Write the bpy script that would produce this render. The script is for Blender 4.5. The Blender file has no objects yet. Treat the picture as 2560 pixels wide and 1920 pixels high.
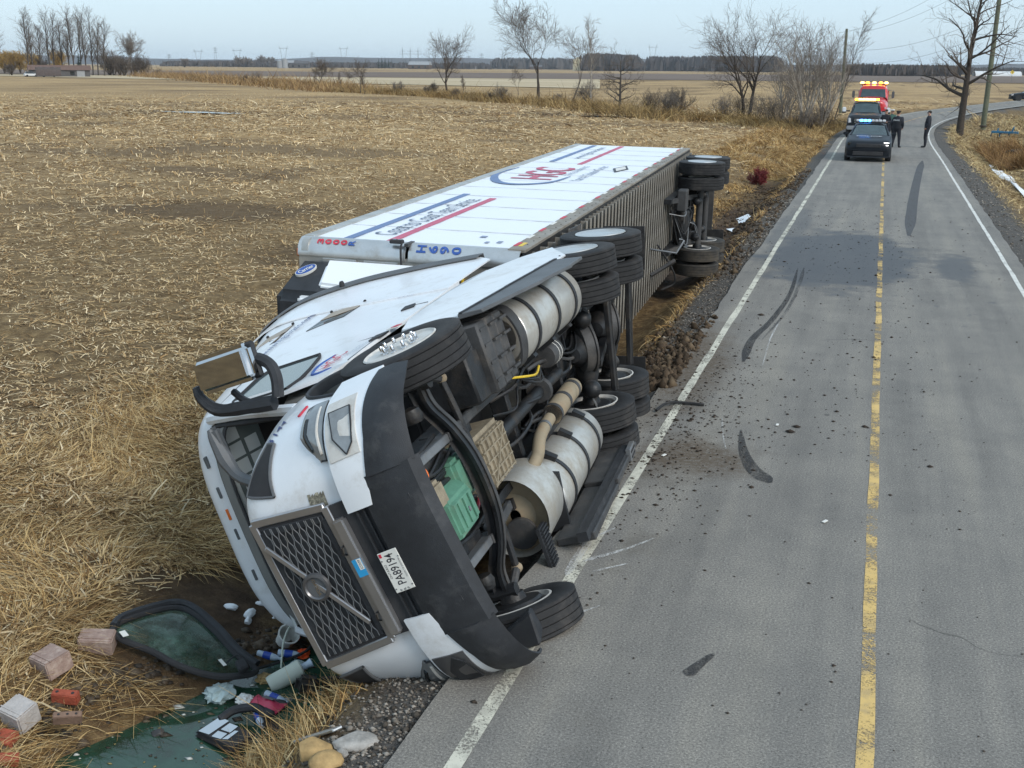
import bpy, bmesh, math, random
import numpy as np
from mathutils import Matrix, Vector, Quaternion
random.seed(7); RNG = np.random.default_rng(11)
SC = bpy.context.scene
COL = SC.collection
PI = math.pi
# ------------------------------------------------------------------ camera
CAM_F, CAM_YAW, CAM_PITCH, CAM_ROLL, CAM_H = 2850.0, 17.42, 15.55, 0.553, 4.0
_y, _p, _r = (math.radians(a) for a in (CAM_YAW, CAM_PITCH, CAM_ROLL))
FWD = np.array([-math.sin(_y)*math.cos(_p), math.cos(_y)*math.cos(_p), -math.sin(_p)])
_rt = np.array([math.cos(_y), math.sin(_y), 0.0]); _up = np.cross(_rt, FWD)
RIGHT = math.cos(_r)*_rt + math.sin(_r)*_up
UPV = -math.sin(_r)*_rt + math.cos(_r)*_up
CPOS = np.array([0, 0, CAM_H])
cam = bpy.data.cameras.new('camera'); camo = bpy.data.objects.new('camera', cam); COL.objects.link(camo)
cam.sensor_fit = 'HORIZONTAL'; cam.sensor_width = 36.0; cam.lens = 36.0*CAM_F/2560
cam.clip_start = 0.1; cam.clip_end = 20000
camo.matrix_world = Matrix([[RIGHT[0], UPV[0], -FWD[0], 0], [RIGHT[1], UPV[1], -FWD[1], 0], [RIGHT[2], UPV[2], -FWD[2], CAM_H], [0, 0, 0, 1]])
SC.camera = camo
def at(px, py, z=0.0):
    """ground point under a photo pixel (2560x1920) at height z"""
    d = FWD + RIGHT*(px-1280)/CAM_F - UPV*(py-960)/CAM_F
    return CPOS + d*((z-CAM_H)/d[2])
# ------------------------------------------------------------------ sky, sun, exposure
SUN_EL, SUN_AZ = math.radians(38), math.radians(118)      # azimuth clockwise from +Y
w = bpy.data.worlds.new('World'); SC.world = w; w.use_nodes = True
nt = w.node_tree; nt.nodes.clear()
sky = nt.nodes.new('ShaderNodeTexSky'); sky.sky_type = 'NISHITA'; sky.sun_disc = False
sky.sun_elevation = SUN_EL; sky.sun_rotation = SUN_AZ
sky.air_density = 1.0; sky.dust_density = 1.5; sky.ozone_density = 1.5
mixc = nt.nodes.new('ShaderNodeMixRGB'); mixc.inputs['Fac'].default_value = 0.68
mixc.inputs['Color2'].default_value = (5.3, 6.9, 8.2, 1)       # thin even overcast
# faint high cloud streaks
tc = nt.nodes.new('ShaderNodeTexCoord'); mp = nt.nodes.new('ShaderNodeMapping'); mp.inputs['Scale'].default_value = (1.2, 1.2, 7)
nz = nt.nodes.new('ShaderNodeTexNoise'); nz.inputs['Scale'].default_value = 1.6; nz.inputs['Detail'].default_value = 5
nt.links.new(tc.outputs['Generated'], mp.inputs['Vector']); nt.links.new(mp.outputs['Vector'], nz.inputs['Vector'])
mr = nt.nodes.new('ShaderNodeMapRange'); mr.inputs['To Min'].default_value = .56; mr.inputs['To Max'].default_value = .80
nt.links.new(nz.outputs['Fac'], mr.inputs['Value']); nt.links.new(mr.outputs['Result'], mixc.inputs['Fac'])
bg = nt.nodes.new('ShaderNodeBackground'); bg.inputs['Strength'].default_value = 0.094
out = nt.nodes.new('ShaderNodeOutputWorld')
nt.links.new(sky.outputs['Color'], mixc.inputs['Color1']); nt.links.new(mixc.outputs['Color'], bg.inputs['Color'])
nt.links.new(bg.outputs['Background'], out.inputs['Surface'])
sl = bpy.data.lights.new('sun', 'SUN'); sl.energy = 1.5; sl.angle = math.radians(22); sl.color = (1, .95, .88)
so = bpy.data.objects.new('sun', sl); COL.objects.link(so)
sd = Vector((math.sin(SUN_AZ)*math.cos(SUN_EL), math.cos(SUN_AZ)*math.cos(SUN_EL), math.sin(SUN_EL)))
so.rotation_euler = (-sd).to_track_quat('-Z', 'Y').to_euler()
SC.view_settings.view_transform = 'Standard'; SC.view_settings.look = 'None'
SC.view_settings.exposure = 0.60; SC.view_settings.gamma = 1.0; SC.view_settings.use_curve_mapping = False
cy = SC.cycles
cy.use_denoising = True
try: cy.denoiser = 'OPENIMAGEDENOISE'; cy.denoising_input_passes = 'RGB_ALBEDO_NORMAL'
except Exception: pass
cy.max_bounces = 6; cy.diffuse_bounces = 3; cy.glossy_bounces = 3; cy.transmission_bounces = 4; cy.transparent_max_bounces = 12
cy.volume_bounces = 0; cy.sample_clamp_indirect = 6
# ------------------------------------------------------------------ materials
MATS = {}
def M(name, col, rough=.6, metal=0, var=.12, scale=3.0, bump=0.0, bscale=40.0, dirt=None, damt=.0, dscale=2.0, spec=.5, coat=0, emit=None, estr=0, attr=None):
    """principled material with noise-varied colour, optional dirt patches and fine bump"""
    if name in MATS: return MATS[name]
    m = bpy.data.materials.new(name); m.use_nodes = True; n = m.node_tree.nodes; L = m.node_tree.links
    b = n['Principled BSDF']
    tc = n.new('ShaderNodeTexCoord'); nz = n.new('ShaderNodeTexNoise'); nz.inputs['Scale'].default_value = scale; nz.inputs['Detail'].default_value = 6
    nz.inputs['Roughness'].default_value = .65
    L.new(tc.outputs['Object'], nz.inputs['Vector'])
    cr = n.new('ShaderNodeValToRGB'); c0 = [max(0, c*(1-var*1.6)) for c in col]; c1 = [min(1, c*(1+var)) for c in col]
    cr.color_ramp.elements[0].position = .3; cr.color_ramp.elements[1].position = .7
    cr.color_ramp.elements[0].color = (*c0, 1); cr.color_ramp.elements[1].color = (*c1, 1)
    L.new(nz.outputs['Fac'], cr.inputs['Fac']); last = cr.outputs['Color']
    if dirt:
        n2 = n.new('ShaderNodeTexNoise'); n2.inputs['Scale'].default_value = dscale; n2.inputs['Detail'].default_value = 9; n2.inputs['Roughness'].default_value = .72
        L.new(tc.outputs['Object'], n2.inputs['Vector'])
        r2 = n.new('ShaderNodeMapRange'); r2.inputs['From Min'].default_value = .62-damt*.5; r2.inputs['From Max'].default_value = .78-damt*.25
        r2.inputs['To Max'].default_value = min(1, .35+damt)
        L.new(n2.outputs['Fac'], r2.inputs['Value'])
        mx = n.new('ShaderNodeMixRGB'); mx.inputs['Color2'].default_value = (*dirt, 1)
        L.new(r2.outputs['Result'], mx.inputs['Fac']); L.new(last, mx.inputs['Color1']); last = mx.outputs['Color']
        rr = n.new('ShaderNodeMapRange'); rr.inputs['To Min'].default_value = rough; rr.inputs['To Max'].default_value = min(1, rough+.4)
        L.new(r2.outputs['Result'], rr.inputs['Value']); L.new(rr.outputs['Result'], b.inputs['Roughness'])
    else:
        b.inputs['Roughness'].default_value = rough
    if attr:
        a = n.new('ShaderNodeAttribute'); a.attribute_name = attr
        mx = n.new('ShaderNodeMixRGB'); mx.blend_type = 'MULTIPLY'; mx.inputs['Fac'].default_value = 1
        L.new(last, mx.inputs['Color1']); L.new(a.outputs['Color'], mx.inputs['Color2']); last = mx.outputs['Color']
    L.new(last, b.inputs['Base Color'])
    b.inputs['Metallic'].default_value = metal
    b.inputs['Specular IOR Level'].default_value = spec
    if coat: b.inputs['Coat Weight'].default_value = coat; b.inputs['Coat Roughness'].default_value = .08
    if bump:
        n3 = n.new('ShaderNodeTexNoise'); n3.inputs['Scale'].default_value = bscale; n3.inputs['Detail'].default_value = 4
        L.new(tc.outputs['Object'], n3.inputs['Vector'])
        bp = n.new('ShaderNodeBump'); bp.inputs['Strength'].default_value = bump; bp.inputs['Distance'].default_value = .02
        L.new(n3.outputs['Fac'], bp.inputs['Height']); L.new(bp.outputs['Normal'], b.inputs['Normal'])
    if emit:
        b.inputs['Emission Color'].default_value = (*emit, 1); b.inputs['Emission Strength'].default_value = estr
    MATS[name] = m
    return m
def glassy(name, col, alpha, rough=.05):
    if name in MATS: return MATS[name]
    m = bpy.data.materials.new(name); m.use_nodes = True; b = m.node_tree.nodes['Principled BSDF']
    b.inputs['Base Color'].default_value = (*col, 1); b.inputs['Roughness'].default_value = rough; b.inputs['Alpha'].default_value = alpha
    b.inputs['Specular IOR Level'].default_value = .6
    MATS[name] = m; return m
MUD = (.11, .075, .045)
def mats():
    M('white_paint', (.78, .80, .82), .30, var=.04, scale=1.2, dirt=(.44, .40, .34), damt=.20, dscale=2.6, coat=.3)
    M('trailer_white', (.80, .83, .85), .42, var=.03, scale=.6, dirt=(.55, .55, .54), damt=.10, dscale=.7)
    M('black_plastic', (.022, .024, .028), .62, var=.25, scale=5, bump=.15, bscale=160, dirt=(.10, .10, .10), damt=.16, dscale=4)
    M('grey_plastic', (.10, .105, .11), .55, var=.15, bump=.1, bscale=120, dirt=(.18, .17, .16), damt=.1)
    M('gunmetal', (.16, .16, .165), .35, metal=.7, var=.1)
    M('silver_bar', (.42, .42, .43), .32, metal=.8, var=.06, dirt=(.25, .23, .20), damt=.1)
    M('chrome', (.75, .76, .78), .09, metal=1, var=.04)
    M('rubber', (.018, .018, .019), .78, var=.3, scale=6, bump=.12, bscale=90, dirt=(.085, .075, .065), damt=.22, dscale=3)
    M('rubber_dusty', (.035, .033, .030), .85, var=.3, scale=6, bump=.15, bscale=90, dirt=(.13, .105, .075), damt=.35, dscale=2.5)
    M('rim_white', (.62, .60, .56), .45, var=.08, dirt=(.30, .24, .17), damt=.25, dscale=5)
    M('aluminium', (.62, .62, .61), .33, metal=.85, var=.08, dirt=(.33, .27, .19), damt=.28, dscale=2.2)
    M('tank_alu', (.58, .57, .53), .36, metal=.55, var=.08, dirt=(.30, .23, .14), damt=.34, dscale=2.4, bump=.05, bscale=12)
    M('trailer_alu', (.50, .49, .46), .38, metal=.65, var=.1, dirt=(.25, .21, .16), damt=.28, dscale=1.6)
    M('floor_slat', (.30, .275, .235), .6, metal=.2, var=.2, scale=2, dirt=(.14, .105, .07), damt=.35, dscale=1.5)
    M('steel_black', (.012, .013, .015), .5, var=.4, scale=7, bump=.2, bscale=50, dirt=(.075, .06, .045), damt=.25, dscale=4)
    M('steel_dusty', (.055, .055, .056), .6, metal=.1, var=.25, scale=5, bump=.2, bscale=60, dirt=(.14, .12, .10), damt=.25, dscale=3)
    M('steel_galv', (.20, .21, .22), .45, metal=.4, var=.2, dirt=(.22, .18, .13), damt=.22, dscale=4)
    M('tan_cast', (.28, .235, .165), .8, var=.2, scale=9, bump=.4, bscale=60, dirt=(.12, .095, .06), damt=.2, dscale=6)
    M('exhaust_tan', (.34, .28, .19), .7, metal=.15, var=.2, scale=4, dirt=(.20, .10, .045), damt=.28, dscale=4)
    M('green_engine', (.10, .245, .17), .55, var=.15, scale=6, bump=.2, bscale=30, dirt=(.20, .18, .11), damt=.2, dscale=4)
    M('orange_lens', (.75, .16, .02), .3, var=.1); M('red_paint', (.50, .02, .02), .35, var=.1)
    M('red_sticker', (.55, .03, .06), .5, var=.1); M('blue_sticker', (.03, .09, .33), .5, var=.1)
    M('navy_text', (.035, .06, .20), .5, var=.15); M('grey_blue_text', (.22, .27, .38), .5, var=.1)
    M('dark_text', (.03, .03, .04), .5, var=.1); M('white_text', (.75, .75, .75), .6, var=.05)
    M('stripe_blue', (.12, .19, .36), .5, var=.12); M('stripe_red', (.52, .09, .16), .5, var=.12)
    M('cyan_sticker', (.03, .30, .58), .4, var=.05)
    M('plate_white', (.72, .71, .66), .5, var=.06)
    M('dark_glass', (.015, .02, .022), .06, var=.1, spec=.7)
    M('sky_glass', (.10, .14, .15), .04, var=.05, metal=.35, spec=.8)
    M('lens_clear', (.28, .29, .29), .08, metal=.3, var=.15, scale=9, spec=.7)
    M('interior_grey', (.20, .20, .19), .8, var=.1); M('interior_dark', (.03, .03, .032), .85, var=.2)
    M('interior_green', (.12, .14, .13), .7, var=.1); M('paper', (.62, .64, .62), .8, var=.05)
    M('beige_panel', (.38, .33, .27), .6, var=.08)
    M('yellow_plastic', (.75, .52, .03), .45, var=.08); M('orange_cloth', (.85, .10, .02), .8, var=.15)
    M('mirror_chrome', (.62, .62, .62), .04, metal=1, var=.02)
mats()
# ------------------------------------------------------------------ mesh building
def catmull(P, n):
    """resample control polyline P (k,3) with Catmull-Rom to n points"""
    P = np.asarray(P, float); k = len(P); t = np.linspace(0, k-1, n); i = np.clip(t.astype(int), 0, k-2); u = (t-i)[:, None]
    g = lambda j: P[np.clip(j, 0, k-1)]
    p0, p1, p2, p3 = g(i-1), g(i), g(i+1), g(i+2)
    p0 = np.where((i == 0)[:, None], 2*p1-p2, p0); p3 = np.where((i >= k-2)[:, None], 2*p2-p1, p3)
    return .5*((2*p1)+(-p0+p2)*u+(2*p0-5*p1+4*p2-p3)*u*u+(-p0+3*p1-3*p2+p3)*u**3)
class MB:
    def __init__(s): s.v = []; s.f = []; s.n = 0
    def add(s, V, F):
        V = np.asarray(V, float); s.v.append(V); b = s.n
        s.f += [tuple(i+b for i in f) for f in F]; s.n += len(V); return s
    def box(s, lo, hi):
        (x0, y0, z0), (x1, y1, z1) = lo, hi
        return s.hexa([(x0, y0, z0), (x1, y0, z0), (x1, y1, z0), (x0, y1, z0), (x0, y0, z1), (x1, y0, z1), (x1, y1, z1), (x0, y1, z1)])
    def hexa(s, P): return s.add(P, [(3, 2, 1, 0), (4, 5, 6, 7), (0, 1, 5, 4), (1, 2, 6, 5), (2, 3, 7, 6), (3, 0, 4, 7)])
    def obox(s, c, size, R):
        h = np.array(size)/2; c = np.array(c); R = np.array(R)
        P = [c+R@(h*np.array(k)) for k in [(-1, -1, -1), (1, -1, -1), (1, 1, -1), (-1, 1, -1), (-1, -1, 1), (1, -1, 1), (1, 1, 1), (-1, 1, 1)]]
        return s.hexa(P)
    def bar(s, a, b, w, h, up=(0, 0, 1)):
        a = np.array(a, float); b = np.array(b, float); d = b-a; l = np.linalg.norm(d); d = d/l; up = np.array(up, float)
        u = up-d*(up@d)
        if np.linalg.norm(u) < 1e-4: u = np.array([1., 0, 0])-d*d[0]
        u /= np.linalg.norm(u); r = np.cross(d, u)
        return s.obox((a+b)/2, (l, w, h), np.stack([d, r, u], 1))
    def tube(s, P, r, n=10, caps=True):
        P = np.asarray(P, float); k = len(P); r = np.full(k, r) if np.isscalar(r) else np.asarray(r, float)
        T = np.gradient(P, axis=0); T /= np.linalg.norm(T, axis=1)[:, None]+1e-12
        ref = np.array([0, 0, 1.]) if abs(T[0][2]) < .9 else np.array([1., 0, 0])
        V = []
        u = ref-T[0]*(ref@T[0])
        for i in range(k):
            u = u-T[i]*(u@T[i]); u /= np.linalg.norm(u); w_ = np.cross(T[i], u)
            a = np.linspace(0, 2*PI, n, endpoint=False)[:, None]
            V.append(P[i]+r[i]*(np.cos(a)*u+np.sin(a)*w_))
        F = [(i*n+j, i*n+(j+1) % n, (i+1)*n+(j+1) % n, (i+1)*n+j) for i in range(k-1) for j in range(n)]
        if caps: F += [tuple(range(n-1, -1, -1)), tuple((k-1)*n+j for j in range(n))]
        return s.add(np.concatenate(V), F)
    def lathe(s, prof, o=(0, 0, 0), d=(0, 1, 0), n=24, close=False, a0=0, a1=2*PI):
        """profile of (radius, height along d)"""
        d = np.array(d, float); d /= np.linalg.norm(d); ref = np.array([0, 0, 1.]) if abs(d[2]) < .9 else np.array([1., 0, 0])
        u = ref-d*(ref@d); u /= np.linalg.norm(u); w_ = np.cross(d, u); o = np.array(o, float)
        full = abs(a1-a0-2*PI) < 1e-6; m = n if full else n+1
        A = np.linspace(a0, a1, m, endpoint=not full); V = []
        for r, h in prof: V += [o+d*h+r*(math.cos(a)*u+math.sin(a)*w_) for a in A]
        k = len(prof); F = []
        rng = list(range(k-1))+([k-1] if close else [])
        for i in rng:
            i2 = (i+1) % k
            for j in range(m if full else m-1):
                j2 = (j+1) % m; F.append((i*m+j, i*m+j2, i2*m+j2, i2*m+j))
        if not close and full:
            if prof[0][0] > 1e-6: F.append(tuple(range(m-1, -1, -1)))
            if prof[-1][0] > 1e-6: F.append(tuple((k-1)*m+j for j in range(m)))
        return s.add(V, F)
    def prism(s, poly, vec):
        P = np.asarray(poly, float); k = len(P); V = np.concatenate([P, P+np.array(vec, float)])
        return s.add(V, [tuple(range(k-1, -1, -1)), tuple(range(k, 2*k))]+[(i, (i+1) % k, k+(i+1) % k, k+i) for i in range(k)])
    def surf(s, ctrl, nu, nv, thick=0.0, flip=False):
        """ctrl: rows of points; smooth surface of nu x nv points, optional thickness"""
        rows = np.stack([catmull(r, nv) for r in ctrl]); G = np.stack([catmull(rows[:, j], nu) for j in range(nv)], 1)
        return s.grid(G, thick, flip)
    def grid(s, G, thick=0.0, flip=False):
        nu, nv = G.shape[:2]; V = G.reshape(-1, 3)
        F = [(i*nv+j, i*nv+j+1, (i+1)*nv+j+1, (i+1)*nv+j) for i in range(nu-1) for j in range(nv-1)]
        if flip: F = [f[::-1] for f in F]
        if thick:
            du = np.gradient(G, axis=0); dv = np.gradient(G, axis=1); N = np.cross(dv, du); N /= np.linalg.norm(N, axis=2)[..., None]+1e-9
            if flip: N = -N
            V2 = (G+N*(thick)).reshape(-1, 3); m = nu*nv
            F2 = [tuple(i+m for i in f[::-1]) for f in F]
            bd = [(0, j) for j in range(nv)]+[(i, nv-1) for i in range(1, nu)]+[(nu-1, j) for j in range(nv-2, -1, -1)]+[(i, 0) for i in range(nu-2, 0, -1)]
            B = [i*nv+j for i, j in bd]; k = len(B)
            F3 = [(B[q], B[(q+1) % k], B[(q+1) % k]+m, B[q]+m) for q in range(k)]
            if not flip: F3 = [f[::-1] for f in F3]
            V = np.concatenate([V, V2]); F = F+F2+F3
        return s.add(V, F)
    def ball(s, c, r, n=12, m=8):
        r = np.array(r if not np.isscalar(r) else (r, r, r), float)
        V = [np.array(c)+r*np.array([math.sin(PI*i/m)*math.cos(2*PI*j/n), math.sin(PI*i/m)*math.sin(2*PI*j/n), math.cos(PI*i/m)]) for i in range(m+1) for j in range(n)]
        F = [(i*n+j, (i+1)*n+j, (i+1)*n+(j+1) % n, i*n+(j+1) % n) for i in range(m) for j in range(n)]
        return s.add(V, F)
    def mesh(s, name, tf=None, bevel=0, smooth=35, seg=1):
        V = np.concatenate(s.v)
        if tf is not None: V = tf(V)
        me = bpy.data.meshes.new(name); me.from_pydata(V.tolist(), [], s.f)
        if bevel:
            bm = bmesh.new(); bm.from_mesh(me); bmesh.ops.remove_doubles(bm, verts=bm.verts, dist=1e-5)
            es = [e for e in bm.edges if len(e.link_faces) == 2 and e.calc_face_angle(0) > .6]
            bmesh.ops.bevel(bm, geom=es, offset=bevel, segments=seg, affect='EDGES', clamp_overlap=True); bm.to_mesh(me); bm.free()
        if smooth:
            me.shade_smooth(); me.set_sharp_from_angle(angle=math.radians(smooth))
        me.update(); return me
    def build(s, name, mat, parent=None, tf=None, bevel=0, smooth=35, label=None, seg=1):
        return link(name, s.mesh(name, tf, bevel, smooth, seg), mat, parent, label)
def link(name, me, mat=None, parent=None, label=None):
    o = bpy.data.objects.new(name, me); COL.objects.link(o)
    if mat is not None:
        mt = MATS[mat] if isinstance(mat, str) else mat
        if not me.materials: me.materials.append(mt)
    if parent is not None: o.parent = parent
    if label: o['label'] = label
    return o
def empty(name, loc=(0, 0, 0), rz=0, label=None, cat=None, group=None):
    o = bpy.data.objects.new(name, None); COL.objects.link(o); o.location = loc; o.rotation_euler = (0, 0, rz)
    o.empty_display_size = .1
    tag(o, label, cat, group); return o
def tag(o, label=None, cat=None, group=None, kind=None):
    if label: o['label'] = label
    if cat: o['category'] = cat
    if group: o['group'] = group
    if kind: o['kind'] = kind
    return o
def copy_tree(o, parent=None):
    c = o.copy(); COL.objects.link(c)
    if parent is not None: c.parent = parent
    for ch in list(o.children): copy_tree(ch, c)
    return c
_txt = {}
def text_mesh(s, bold=0.0, sx=1.0):
    """flat lettering as (verts, faces), width along +x, height 1 along +y, centred"""
    key = (s, bold)
    if key not in _txt:
        cu = bpy.data.curves.new('t', 'FONT'); cu.body = s; cu.size = 1.0; cu.align_x = 'CENTER'; cu.align_y = 'CENTER'; cu.resolution_u = 3; cu.offset = bold
        o = bpy.data.objects.new('t', cu); COL.objects.link(o); dg = bpy.context.evaluated_depsgraph_get(); dg.update()
        me = bpy.data.meshes.new_from_object(o.evaluated_get(dg))
        V = np.array([v.co[:] for v in me.vertices]); F = [tuple(p.vertices) for p in me.polygons]
        bpy.data.objects.remove(o); bpy.data.curves.remove(cu); bpy.data.meshes.remove(me)
        V[:, :2] -= (V[:, :2].max(0)+V[:, :2].min(0))/2
        V[:, :2] /= (V[:, 1].max()-V[:, 1].min())
        _txt[key] = (V, F)
    return _txt[key]
def lettering(mb, s, c, ux, uy, h, width=None, bold=0.0):
    """letters on the plane through c with axes ux (reading direction) and uy (letter up); h = letter height"""
    V, F = text_mesh(s, bold); c = np.array(c, float); ux = np.array(ux, float); uy = np.array(uy, float)
    sx = h if width is None else width/(V[:, 0].max()-V[:, 0].min())
    mb.add(c+V[:, :1]*sx*ux+V[:, 1:2]*h*uy, F)
def bulk(name, V, F, mat, attrs=None, smooth=False, parent=None):
    """large mesh from numpy arrays: F (n,k) of equal sized faces; attrs {name:(n_verts,) or (n_verts,3)}"""
    me = bpy.data.meshes.new(name); nv, (nf, k) = len(V), F.shape
    me.vertices.add(nv); me.vertices.foreach_set('co', np.ascontiguousarray(V, np.float32).ravel())
    me.loops.add(nf*k); me.polygons.add(nf)
    me.polygons.foreach_set('loop_start', np.arange(0, nf*k, k, dtype=np.int32))
    me.loops.foreach_set('vertex_index', np.ascontiguousarray(F, np.int32).ravel())
    me.update(calc_edges=True)
    if smooth: me.shade_smooth()
    for nme, a in (attrs or {}).items():
        a = np.asarray(a, np.float32)
        if a.ndim == 1: at_ = me.attributes.new(nme, 'FLOAT', 'POINT'); at_.data.foreach_set('value', a)
        else:
            at_ = me.attributes.new(nme, 'FLOAT_COLOR', 'POINT'); at_.data.foreach_set('color', np.concatenate([a, np.ones((len(a), 1), np.float32)], 1).ravel())
    return link(name, me, mat, parent)
# ------------------------------------------------------------------ numpy value noise
_perm = RNG.random((256, 256))
def vnoise(x, y):
    xi = np.floor(x).astype(int); yi = np.floor(y).astype(int); fx = x-xi; fy = y-yi
    fx = fx*fx*(3-2*fx); fy = fy*fy*(3-2*fy); g = lambda a, b: _perm[a % 256, b % 256]
    return (g(xi, yi)*(1-fx)+g(xi+1, yi)*fx)*(1-fy)+(g(xi, yi+1)*(1-fx)+g(xi+1, yi+1)*fx)*fy
def fbm(x, y, o=4):
    s = 0; a = .5
    for i in range(o): s = s+a*vnoise(x*2**i+i*17.3, y*2**i+i*9.1); a *= .5
    return s/(1-.5**o)
def sstep(a, b, x): t = np.clip((x-a)/(b-a), 0, 1); return t*t*(3-2*t)
# ================================================================== setting
RC = catmull([(.38, -30, 0), (.38, 0, 0), (.38, 30, 0), (.38, 55, 0), (.40, 75, 0), (1.2, 92, 0), (3.4, 110, 0), (7.2, 130, 0), (13.6, 155, 0), (25, 197, 0), (42, 260, 0), (62, 340, 0)], 240)[:, :2]
_seg = RC[1:]-RC[:-1]; _sl = np.linalg.norm(_seg, axis=1); _cum = np.concatenate([[0], np.cumsum(_sl)])-30.0
def road_coords(x, y):
    """signed lateral offset (right positive) and distance along the road"""
    x = np.asarray(x, float); y = np.asarray(y, float); best = np.full(x.shape, 1e18); so = np.zeros(x.shape); to = np.zeros(x.shape)
    for i in range(0, len(_seg)):
        ax, ay = RC[i]; dx, dy = _seg[i]; l2 = _sl[i]**2
        t = ((x-ax)*dx+(y-ay)*dy)/l2
        if 0 < i < len(_seg)-1: t = np.clip(t, 0, 1)
        elif i == 0: t = np.minimum(t, 1)
        else: t = np.maximum(t, 0)
        ex = x-(ax+t*dx); ey = y-(ay+t*dy); d = ex*ex+ey*ey; m = d < best
        best = np.where(m, d, best); so = np.where(m, np.sqrt(d)*np.sign(ex*dy-ey*dx), so); to = np.where(m, _cum[i]+t*_sl[i], to)
    return so, to
EDGE_L, EDGE_R = 2.83, 2.78
def terrain(x, y):
    x = np.asarray(x, float); y = np.asarray(y, float)
    s, t = road_coords(x, y)
    near = 1-sstep(11.5, 14.0, t)
    far = sstep(95, 150, t)
    # left side
    d = -s-EDGE_L
    bot = -.80-.15*near
    wob = .25*(vnoise(t*.35, 3+0*t)-.5)
    b0 = 1.75-.2*near+wob; b1 = 2.4-.5*near+wob; b2 = 4.3-.1*near
    zl = -.05-.06*sstep(0, .5, d)+(bot+.11)*sstep(.4, b0, d)+(-.45-bot)*sstep(b1, b2, d)
    # right side
    e = s-EDGE_R
    zr = -.05-.12*sstep(0, .9, e)-.75*sstep(.9, 2.6, e)*(1-far)+.45*sstep(3.2, 5.5, e)*(1-far)-.2*sstep(6, 30, e)
    z = np.where(s < 0, np.where(d > 0, zl, -.05), np.where(e > 0, zr, -.05))
    rough = np.where(s < 0, sstep(.3, 1.2, d), sstep(.6, 1.5, e))
    z = z+rough*(.16*(fbm(x*.9, y*.9, 3)-.5)+.07*(fbm(x*4, y*4, 3)-.5))*np.where(t < 45, 1, .6)
    # churned earth where the truck dug in beside the trailer
    dug = np.exp(-((d-1.1)/.8)**2)*sstep(24, 27, t)*(1-sstep(44, 52, t))
    z = z+dug*(.35*(fbm(x*1.7+5, y*1.3, 3)-.45))
    # shoulder broken down under the tractor
    z = z-.34*sstep(.02, .22, d)*(1-sstep(.5, 1.3, d))*sstep(6.6, 7.6, t)*(1-sstep(12.8, 14.5, t))
    # hollow crushed by the cab roof
    cr = np.exp(-(((x+5.3)/1.1)**2+((y-10.0)/1.3)**2)*1.2)
    z = np.minimum(z, z*(1-cr)+(-1.2)*cr)
    # basin of the coolant pool
    ux, uy = .46, .888; pa = (x+4.85)*ux+(y-6.2)*uy; pb = (x+4.85)*uy-(y-6.2)*ux
    ba = np.exp(-np.maximum(0, np.abs(pa-1.0)-1.3)**2/.12)*np.exp(-(pb/.50)**4); z = np.minimum(z, z*(1-ba)+(-1.12)*ba)
    return z
def nonuni(a, b, fine, lo, hi, grow=1.09):
    xs = list(np.arange(a, b+fine*.5, fine)); st = fine
    while xs[-1] < hi: st *= grow; xs.append(xs[-1]+st)
    st = fine
    while xs[0] > lo: st *= grow; xs.insert(0, xs[0]-st)
    return np.array(xs)
# ---- ground sheet
gx = nonuni(-9.5, 5.5, .10, -4200, 4200, 1.085); gy = nonuni(4.5, 26, .12, -60, 6500, 1.075)
GX, GY = np.meshgrid(gx, gy, indexing='ij'); GZ = terrain(GX, GY)
s_, t_ = road_coords(GX, GY)
dl = -s_-EDGE_L; dr = s_-EDGE_R
gravel = np.where(s_ < 0, (1-sstep(.35, .8, dl+.35*(fbm(GX*1.1, GY*.8, 3)-.5))), 1-sstep(.7, 1.3, dr+.6*(fbm(GX*.6, GY*.5, 3)-.5)))
bank = np.where(s_ < 0, 1-sstep(3.9, 5.3, dl+1.2*(fbm(GX*.5, GY*.5, 3)-.5)), 1-sstep(9, 16, dr))
mudn = fbm(GX*.7+3, GY*.7, 4)
mud = np.where(s_ < 0, np.exp(-((dl-1.5)/1.1)**2)*sstep(22, 27, t_)*(1-sstep(46, 56, t_))*1.5*sstep(.3, .6, mudn+.1), 0)
mud = np.clip(mud+np.exp(-(((GX+3.2)/1.1)**2+((GY-17.0)/1.8)**2))*.0+np.exp(-(((GX+2.75)/.6)**2+((GY-13.8)/2.2)**2))*1.4, 0, 1)
mud = np.clip(mud+np.exp(-(((GX+5.2)/1.5)**2+((GY-8.6)/2.4)**2))*1.0*sstep(.35, .55, mudn), 0, 1)
pd = at(480, 283, -.55); mud = np.clip(mud+1.3*np.exp(-(((GX-pd[0])/7)**2+((GY-pd[1])/4)**2)), 0, 1)
pd2 = at(1590, 293, -.55); mud = np.clip(mud+1.2*np.exp(-(((GX-pd2[0]+4)/16)**2+((GY-pd2[1])/3.0)**2)), 0, 1)
mud = np.clip(mud+.55*sstep(.56, .70, fbm(GX*.16+7, GY*.16, 3))*(dl > 5), 0, 1)
ni, nj = GX.shape; idx = np.arange(ni*nj).reshape(ni, nj)
F = np.stack([idx[:-1, :-1], idx[1:, :-1], idx[1:, 1:], idx[:-1, 1:]], -1).reshape(-1, 4)
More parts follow.
